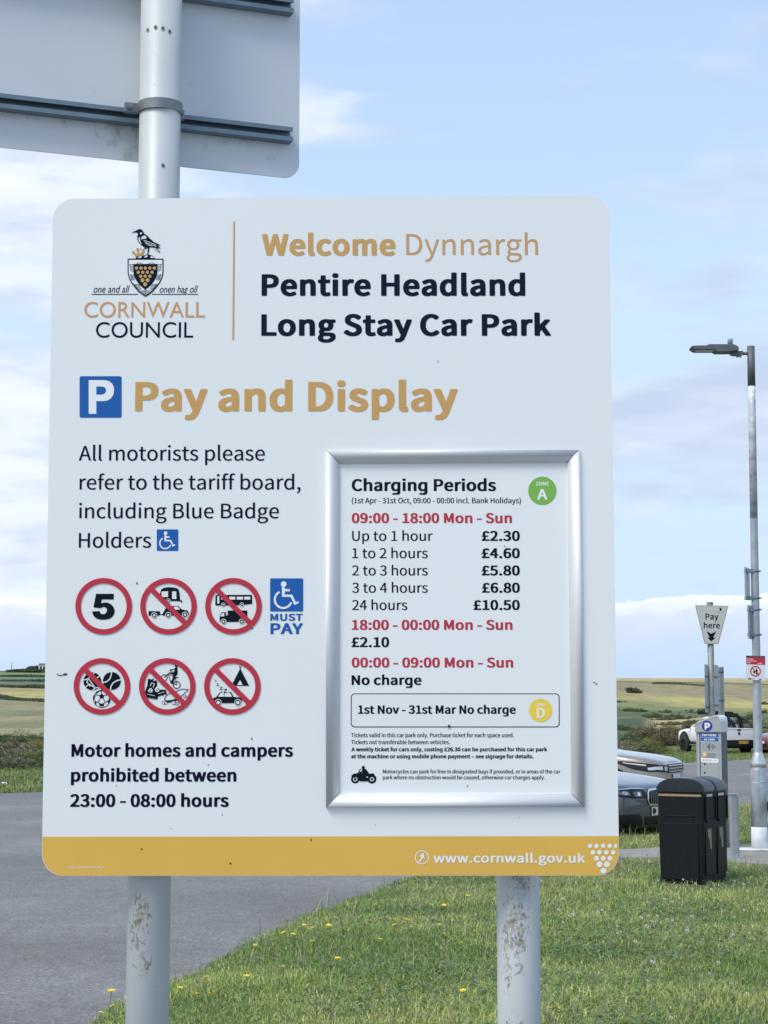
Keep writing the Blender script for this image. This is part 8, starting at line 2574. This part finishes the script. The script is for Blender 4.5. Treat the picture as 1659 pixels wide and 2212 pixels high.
CB.patch('skid_plate', [(-.55, .26), (.55, .26), (.50, .33), (-.50, .33)], 'F', [M_rim], .008)
CB.patch('hood_lettering', [(-.30, .845), (.30, .845), (.30, .86), (-.30, .86)], 'F', [M_lampd], .005, step=.03)
CB.patch('windscreen', [(-.72, 1.19), (.72, 1.19), (.58, 1.60), (-.58, 1.60)], 'F', [M_wind], .004)
CB.patch('rear_window', [(-.66, 1.24), (.66, 1.24), (.58, 1.58), (-.58, 1.58)], 'B', [M_wind], .004)
for v in 'LR':
    CB.patch('side_window', [(.55, 1.16), (-.42, 1.16), (-.42, 1.58), (.15, 1.58)], v, [M_wind], .004)
    CB.patch('side_window', [(-.50, 1.16), (-1.35, 1.18), (-1.35, 1.57), (-.50, 1.58)], v, [M_wind], .004)
    CB.patch('side_window', [(-1.45, 1.18), (-2.0, 1.22), (-1.9, 1.54), (-1.45, 1.57)], v, [M_wind], .004)
for sg in (1, -1):
    CB.patch('tail_light', [(sg * .62, .95), (sg * .84, .95), (sg * .84, 1.10), (sg * .62, 1.10)], 'B', [M_rlamp], .005)
for v in 'LR':
    CB.patch('sill_trim', [(2.0, .24), (-2.1, .26), (-2.1, .36), (2.0, .34)], v, [M_blk], .004, step=.2)
CB.wheels(1.38, -1.36, .84, .37)
CB.mirrors(.62, .92, 1.16, MBr)

# ---- white pick-up seen from behind on the far grass
YP_ = 81.0
rear = at(1598, 1600, YP_)
HP = math.pi / 2 + R(18)
hd_ = Vector((math.cos(HP), math.sin(HP), 0))
MW = paint('white_car_paint', (.76, .77, .77), 0.0, .3)
cab = [(2.62, .62, .66, .90, 1.02, .62), (2.55, .55, .84, .98, 1.10, .78), (2.25, .52, .92, 1.08, 1.18, .84), (1.6, .50, .93, 1.16, 1.24, .84), (1.15, .50, .93, 1.20, 1.30, .80), (.75, .50, .93, 1.21, 1.58, .66),
       (.35, .50, .93, 1.22, 1.82, .62), (-.2, .50, .93, 1.22, 1.88, .63), (-.7, .50, .93, 1.22, 1.86, .64), (-.92, .50, .93, 1.22, 1.70, .66), (-.98, .52, .92, 1.18, 1.30, .74)]
PU = Car('pickup_truck', (rear.x + hd_.x * 2.29, rear.y + hd_.y * 2.29, -.21), HP, 'white lifted pick-up truck with black roll bar seen from behind on the far grass', 'pick-up truck', cab, MW)
b = MB()                                             # load bed: floor, sides
for (c_, s_) in (((-1.80, 0, .76), (1.62, 1.70, .10)), ((-1.80, .88, 1.0), (1.62, .10, .52)), ((-1.80, -.88, 1.0), (1.62, .10, .52)), ((-1.02, 0, 1.0), (.06, 1.70, .52))):
    b.box(c_, s_, 0, bev=.02)
bd_ = b.build('load_bed', [MW]); bd_.parent = PU.root
b = MB(); b.box((-2.63, 0, .985), (.06, 1.52, .56), 0, bev=.02); b.box((-2.645, 0, 1.235), (.06, 1.52, .05), 0, bev=.01)
tg = b.build('tailgate', [MW]); tg.parent = PU.root
b = MB(); b.box((-2.668, .06, 1.19), (.02, .19, .09), 0, bev=.006); o = b.build('tailgate_handle', [M_blk]); o.parent = tg
b = MB(); b.tube([(-2.66, .06, 1.02), (-2.672, .06, 1.02)], .075, 16); o = b.build('tailgate_badge', [mat('dark_red_badge', (.16, .02, .025), .4)]); o.parent = tg
b = MB(); b.box((-2.70, 0, .56), (.16, 1.74, .30), 0, bev=.03); b.box((-2.60, 0, .40), (.2, 1.6, .16), 0, bev=.03)
bm_ = b.build('rear_bumper', [M_blk]); bm_.parent = PU.root
b = MB(); b.box((-2.785, -.12, .60), (.012, .53, .12), 0)
o = b.build('number_plate', [M_ply]); o.parent = bm_
b = MB()
for ch, y0 in zip('EK02PNK', (.115, .05, -.015, -.08, -.18, -.245, -.31)):
    adv, pts_, tri_ = FONT['B'][ch]
    k_ = .075 / 350
    w0 = pts_[:, 0].min()
    b.add([(-2.7925, y0 - (gx_ - w0) * k_ * .85, .565 + gy_ * k_) for gx_, gy_ in pts_], tri_, 0)
o = b.build('plate_letters', [M_blk]); o.parent = bm_
for sg in (1, -1):
    b = MB(); b.box((-2.62, sg * .845, 1.0), (.08, .11, .36), 0, bev=.015); o = b.build('tail_light', [M_dlamp]); o.parent = PU.root
    b = MB(); b.box((-2.66, sg * .86, .73), (.05, .17, .07), 0, bev=.01); o = b.build('bumper_corner', [MW]); o.parent = PU.root
b = MB()                                             # roll bar: two hoops and braces
for x_, lean_ in ((-1.15, 0.0), (-1.38, -.02)):
    b.tube([(x_, .86, 1.24), (x_, .80, 1.70), (x_, .66, 1.84), (x_, -.66, 1.84), (x_, -.80, 1.70), (x_, -.86, 1.24)], .055, 10)
for sg in (1, -1):
    b.tube([(-1.30, sg * .76, 1.76), (-1.80, sg * .82, 1.66), (-2.25, sg * .86, 1.44), (-2.38, sg * .87, 1.24)], .055, 10)
b.tube([(-1.38, .80, 1.5), (-1.38, -.80, 1.5)], .025, 8)
rb = b.build('roll_bar', [M_blk]); rb.parent = PU.root
b = MB()
for y_ in (-.55, -.2, .2, .55):
    b.box((-.15, y_, 1.96), (1.5, .04, .04), 0)
for x_ in (-.9, -.4, .1, .6):
    b.box((x_, 0, 1.96), (.06, 1.24, .06), 0)
b.box((.62, 0, 2.0), (.10, 1.26, .12), 0)
b.box((-.92, 0, 2.0), (.14, 1.1, .12), 0)
b.box((-1.25, 0, 1.93), (.30, 1.2, .10), 0)
rk = b.build('roof_rack', [M_blk]); rk.parent = PU.root
PU.patch('windscreen', [(-.70, 1.32), (.70, 1.32), (.58, 1.76), (-.58, 1.76)], 'F', [M_wind], .004)
PU.patch('rear_window', [(-.74, 1.30), (.74, 1.30), (.60, 1.80), (-.60, 1.80)], 'B', [M_wind], .006)
for v in 'LR':
    PU.patch('side_window', [(.85, 1.30), (-.05, 1.30), (-.05, 1.72), (.50, 1.72)], v, [M_wind], .004)
    PU.patch('side_window', [(-.14, 1.30), (-.78, 1.30), (-.70, 1.72), (-.14, 1.74)], v, [M_wind], .004)
    PU.patch('arch_flare', [(1.62 + math.cos(R(q_)) * rr_, .50 + math.sin(R(q_)) * rr_) for rr_, rng_ in ((.60, range(0, 181, 15)), (.46, range(180, -1, -15))) for q_ in rng_], v, [M_blk], .03, step=.08)
    PU.patch('sill_step', [(1.1, .50), (-.95, .50), (-.95, .60), (1.1, .60)], v, [M_blk], .02, step=.2)
for sg in (1, -1):
    PU.patch('headlight', [(sg * .50, .90), (sg * .80, .92), (sg * .80, 1.04), (sg * .50, 1.02)], 'F', [M_lampg], .006)
    b = MB(); b.tube([(.9, sg * .98, .44), (-.7, sg * .98, .44)], .035, 8); o = b.build('side_step', [mat('dull_steel', (.3, .3, .3), .4, metal=.8)]); o.parent = PU.root
PU.patch('grille', [(-.44, .84), (.44, .84), (.46, 1.02), (-.46, 1.02)], 'F', [M_blk], .006)
PU.wheels(1.62, -1.62, .86, .44, .30, rim=M_tyre, spokes=6)
PU.root.scale = (.88, .88, .93)
PU.mirrors(.95, .95, 1.30, M_blk)

# ---- dark red hatchback, its front corner entering at the right edge
hat = [(2.02, .32, .60, .58, .72, .54), (1.95, .22, .78, .64, .84, .68), (1.72, .20, .86, .74, .93, .76), (1.30, .20, .885, .86, .99, .78), (.95, .20, .89, .92, 1.04, .76), (.55, .20, .89, .94, 1.26, .62),
       (.1, .20, .89, .95, 1.46, .57), (-.6, .20, .89, .96, 1.50, .58), (-1.3, .20, .89, .98, 1.44, .58), (-1.75, .22, .87, 1.0, 1.20, .62), (-1.95, .30, .80, .95, 1.02, .66), (-2.0, .40, .72, .80, .90, .62)]
YR = 80.0
fr = at(1645.5, 1600, YR)
HRd = R(200)
hd_ = Vector((math.cos(HRd), math.sin(HRd), 0))
MR = paint('dark_red_car_paint', (.20, .035, .05))
CR = Car('parked_car', (fr.x - hd_.x * 2.0, fr.y - hd_.y * 2.0, -.2), HRd, 'dark red hatchback cut off by the right edge beyond the lamp column', 'car', hat, MR)
CR.patch('windscreen', [(-.64, 1.06), (.64, 1.06), (.50, 1.40), (-.50, 1.40)], 'F', [M_wind], .004)
CR.patch('rear_window', [(-.58, 1.12), (.58, 1.12), (.50, 1.36), (-.50, 1.36)], 'B', [M_wind], .004)
for v in 'LR':
    CR.patch('side_window', [(.45, 1.02), (-.42, 1.02), (-.42, 1.38), (.08, 1.38)], v, [M_wind], .004)
    CR.patch('side_window', [(-.50, 1.02), (-1.35, 1.04), (-1.2, 1.36), (-.50, 1.39)], v, [M_wind], .004)
for sg in (1, -1):
    f_ = (lambda q_: q_) if sg > 0 else mir
    CR.patch('headlight', f_([(.44, .66), (.74, .68), (.74, .78), (.46, .76)]), 'F', [M_lampg], .006, step=.04)
    CR.patch('tail_light', [(sg * .52, .82), (sg * .70, .82), (sg * .70, .98), (sg * .52, .98)], 'B', [M_rlamp], .005)
CR.patch('grille', [(-.40, .36), (.40, .36), (.44, .50), (-.44, .50)], 'F', [M_blk], .006)
CR.patch('number_plate', [(-.26, .52), (.26, .52), (.26, .62), (-.26, .62)], 'F', [M_plw], .012)
CR.wheels(1.30, -1.25, .78, .33)
CR.mirrors(.6, .86, 1.04, MR)

# ---- bicycle leaning by the lamp column, only the back of its wheel inside the frame
YB = YL + .35
wr = .335
qb_ = at(1651.5, 1800, YB)
BK = empty('bicycle', (qb_.x + wr, YB, lz(qb_.x + wr, YB) + .10), 'bicycle with black tyres leaning beside the foot of the lamp column', 'bicycle')
M_bt = mat('white_tyre_wall', (.62, .63, .62), .5)
def ringmesh(cx, R_, r_, mi, b, n_=40):
    b.tube([(cx + R_ * math.cos(2 * math.pi * i / n_), 0, wr + R_ * math.sin(2 * math.pi * i / n_)) for i in range(n_ + 1)], r_, 8, mi, caps=False)
for cx in (0, 1.02):
    w_ = empty('wheel', (0, 0, 0)); w_.parent = BK
    b = MB(); ringmesh(cx, wr, .022, 0, b); o = b.build('tyre', [M_tyre]); o.parent = w_
    b = MB(); ringmesh(cx, wr - .032, .011, 0, b)
    for k in range(14):
        a = 2 * math.pi * k / 14
        b.tube([(cx, 0, wr), (cx + math.cos(a) * (wr - .03), 0, wr + math.sin(a) * (wr - .03))], .0016, 4)
    o = b.build('rim', [M_bt]); o.parent = w_
b = MB()
bb = (.44, 0, wr - .05)
st_, hd2 = (.30, 0, wr + .45), (.86, 0, wr + .44)
for a, c_ in (((0, 0, wr), bb), (bb, st_), (bb, hd2), (st_, hd2), ((0, 0, wr), st_), (hd2, (1.02, 0, wr))):
    b.tube([a, c_], .015, 8)
o = b.build('frame', [mat('bike_frame_black', (.02, .02, .022), .3)]); o.parent = BK
b = MB(); b.tube([(st_[0], 0, st_[2]), (st_[0] - .05, 0, st_[2] + .14)], .012, 8); b.box((st_[0] - .06, 0, st_[2] + .16), (.26, .12, .05), 0, bev=.02)
o = b.build('saddle', [M_blk]); o.parent = BK
b = MB(); b.tube([(.86, 0, hd2[2]), (.84, 0, hd2[2] + .13)], .012, 8); b.tube([(.86, -.28, hd2[2] + .14), (.84, 0, hd2[2] + .13), (.86, .28, hd2[2] + .14)], .012, 8)
o = b.build('handlebar', [M_blk]); o.parent = BK
b = MB(); b.tube([(bb[0], -.05, bb[2]), (bb[0], .05, bb[2])], .09, 20); b.tube([(bb[0], .06, bb[2]), (bb[0] + .14, .06, bb[2] - .10)], .009, 6)
o = b.build('crank', [M_blk]); o.parent = BK
BK.rotation_euler = (R(-6), 0, R(12))
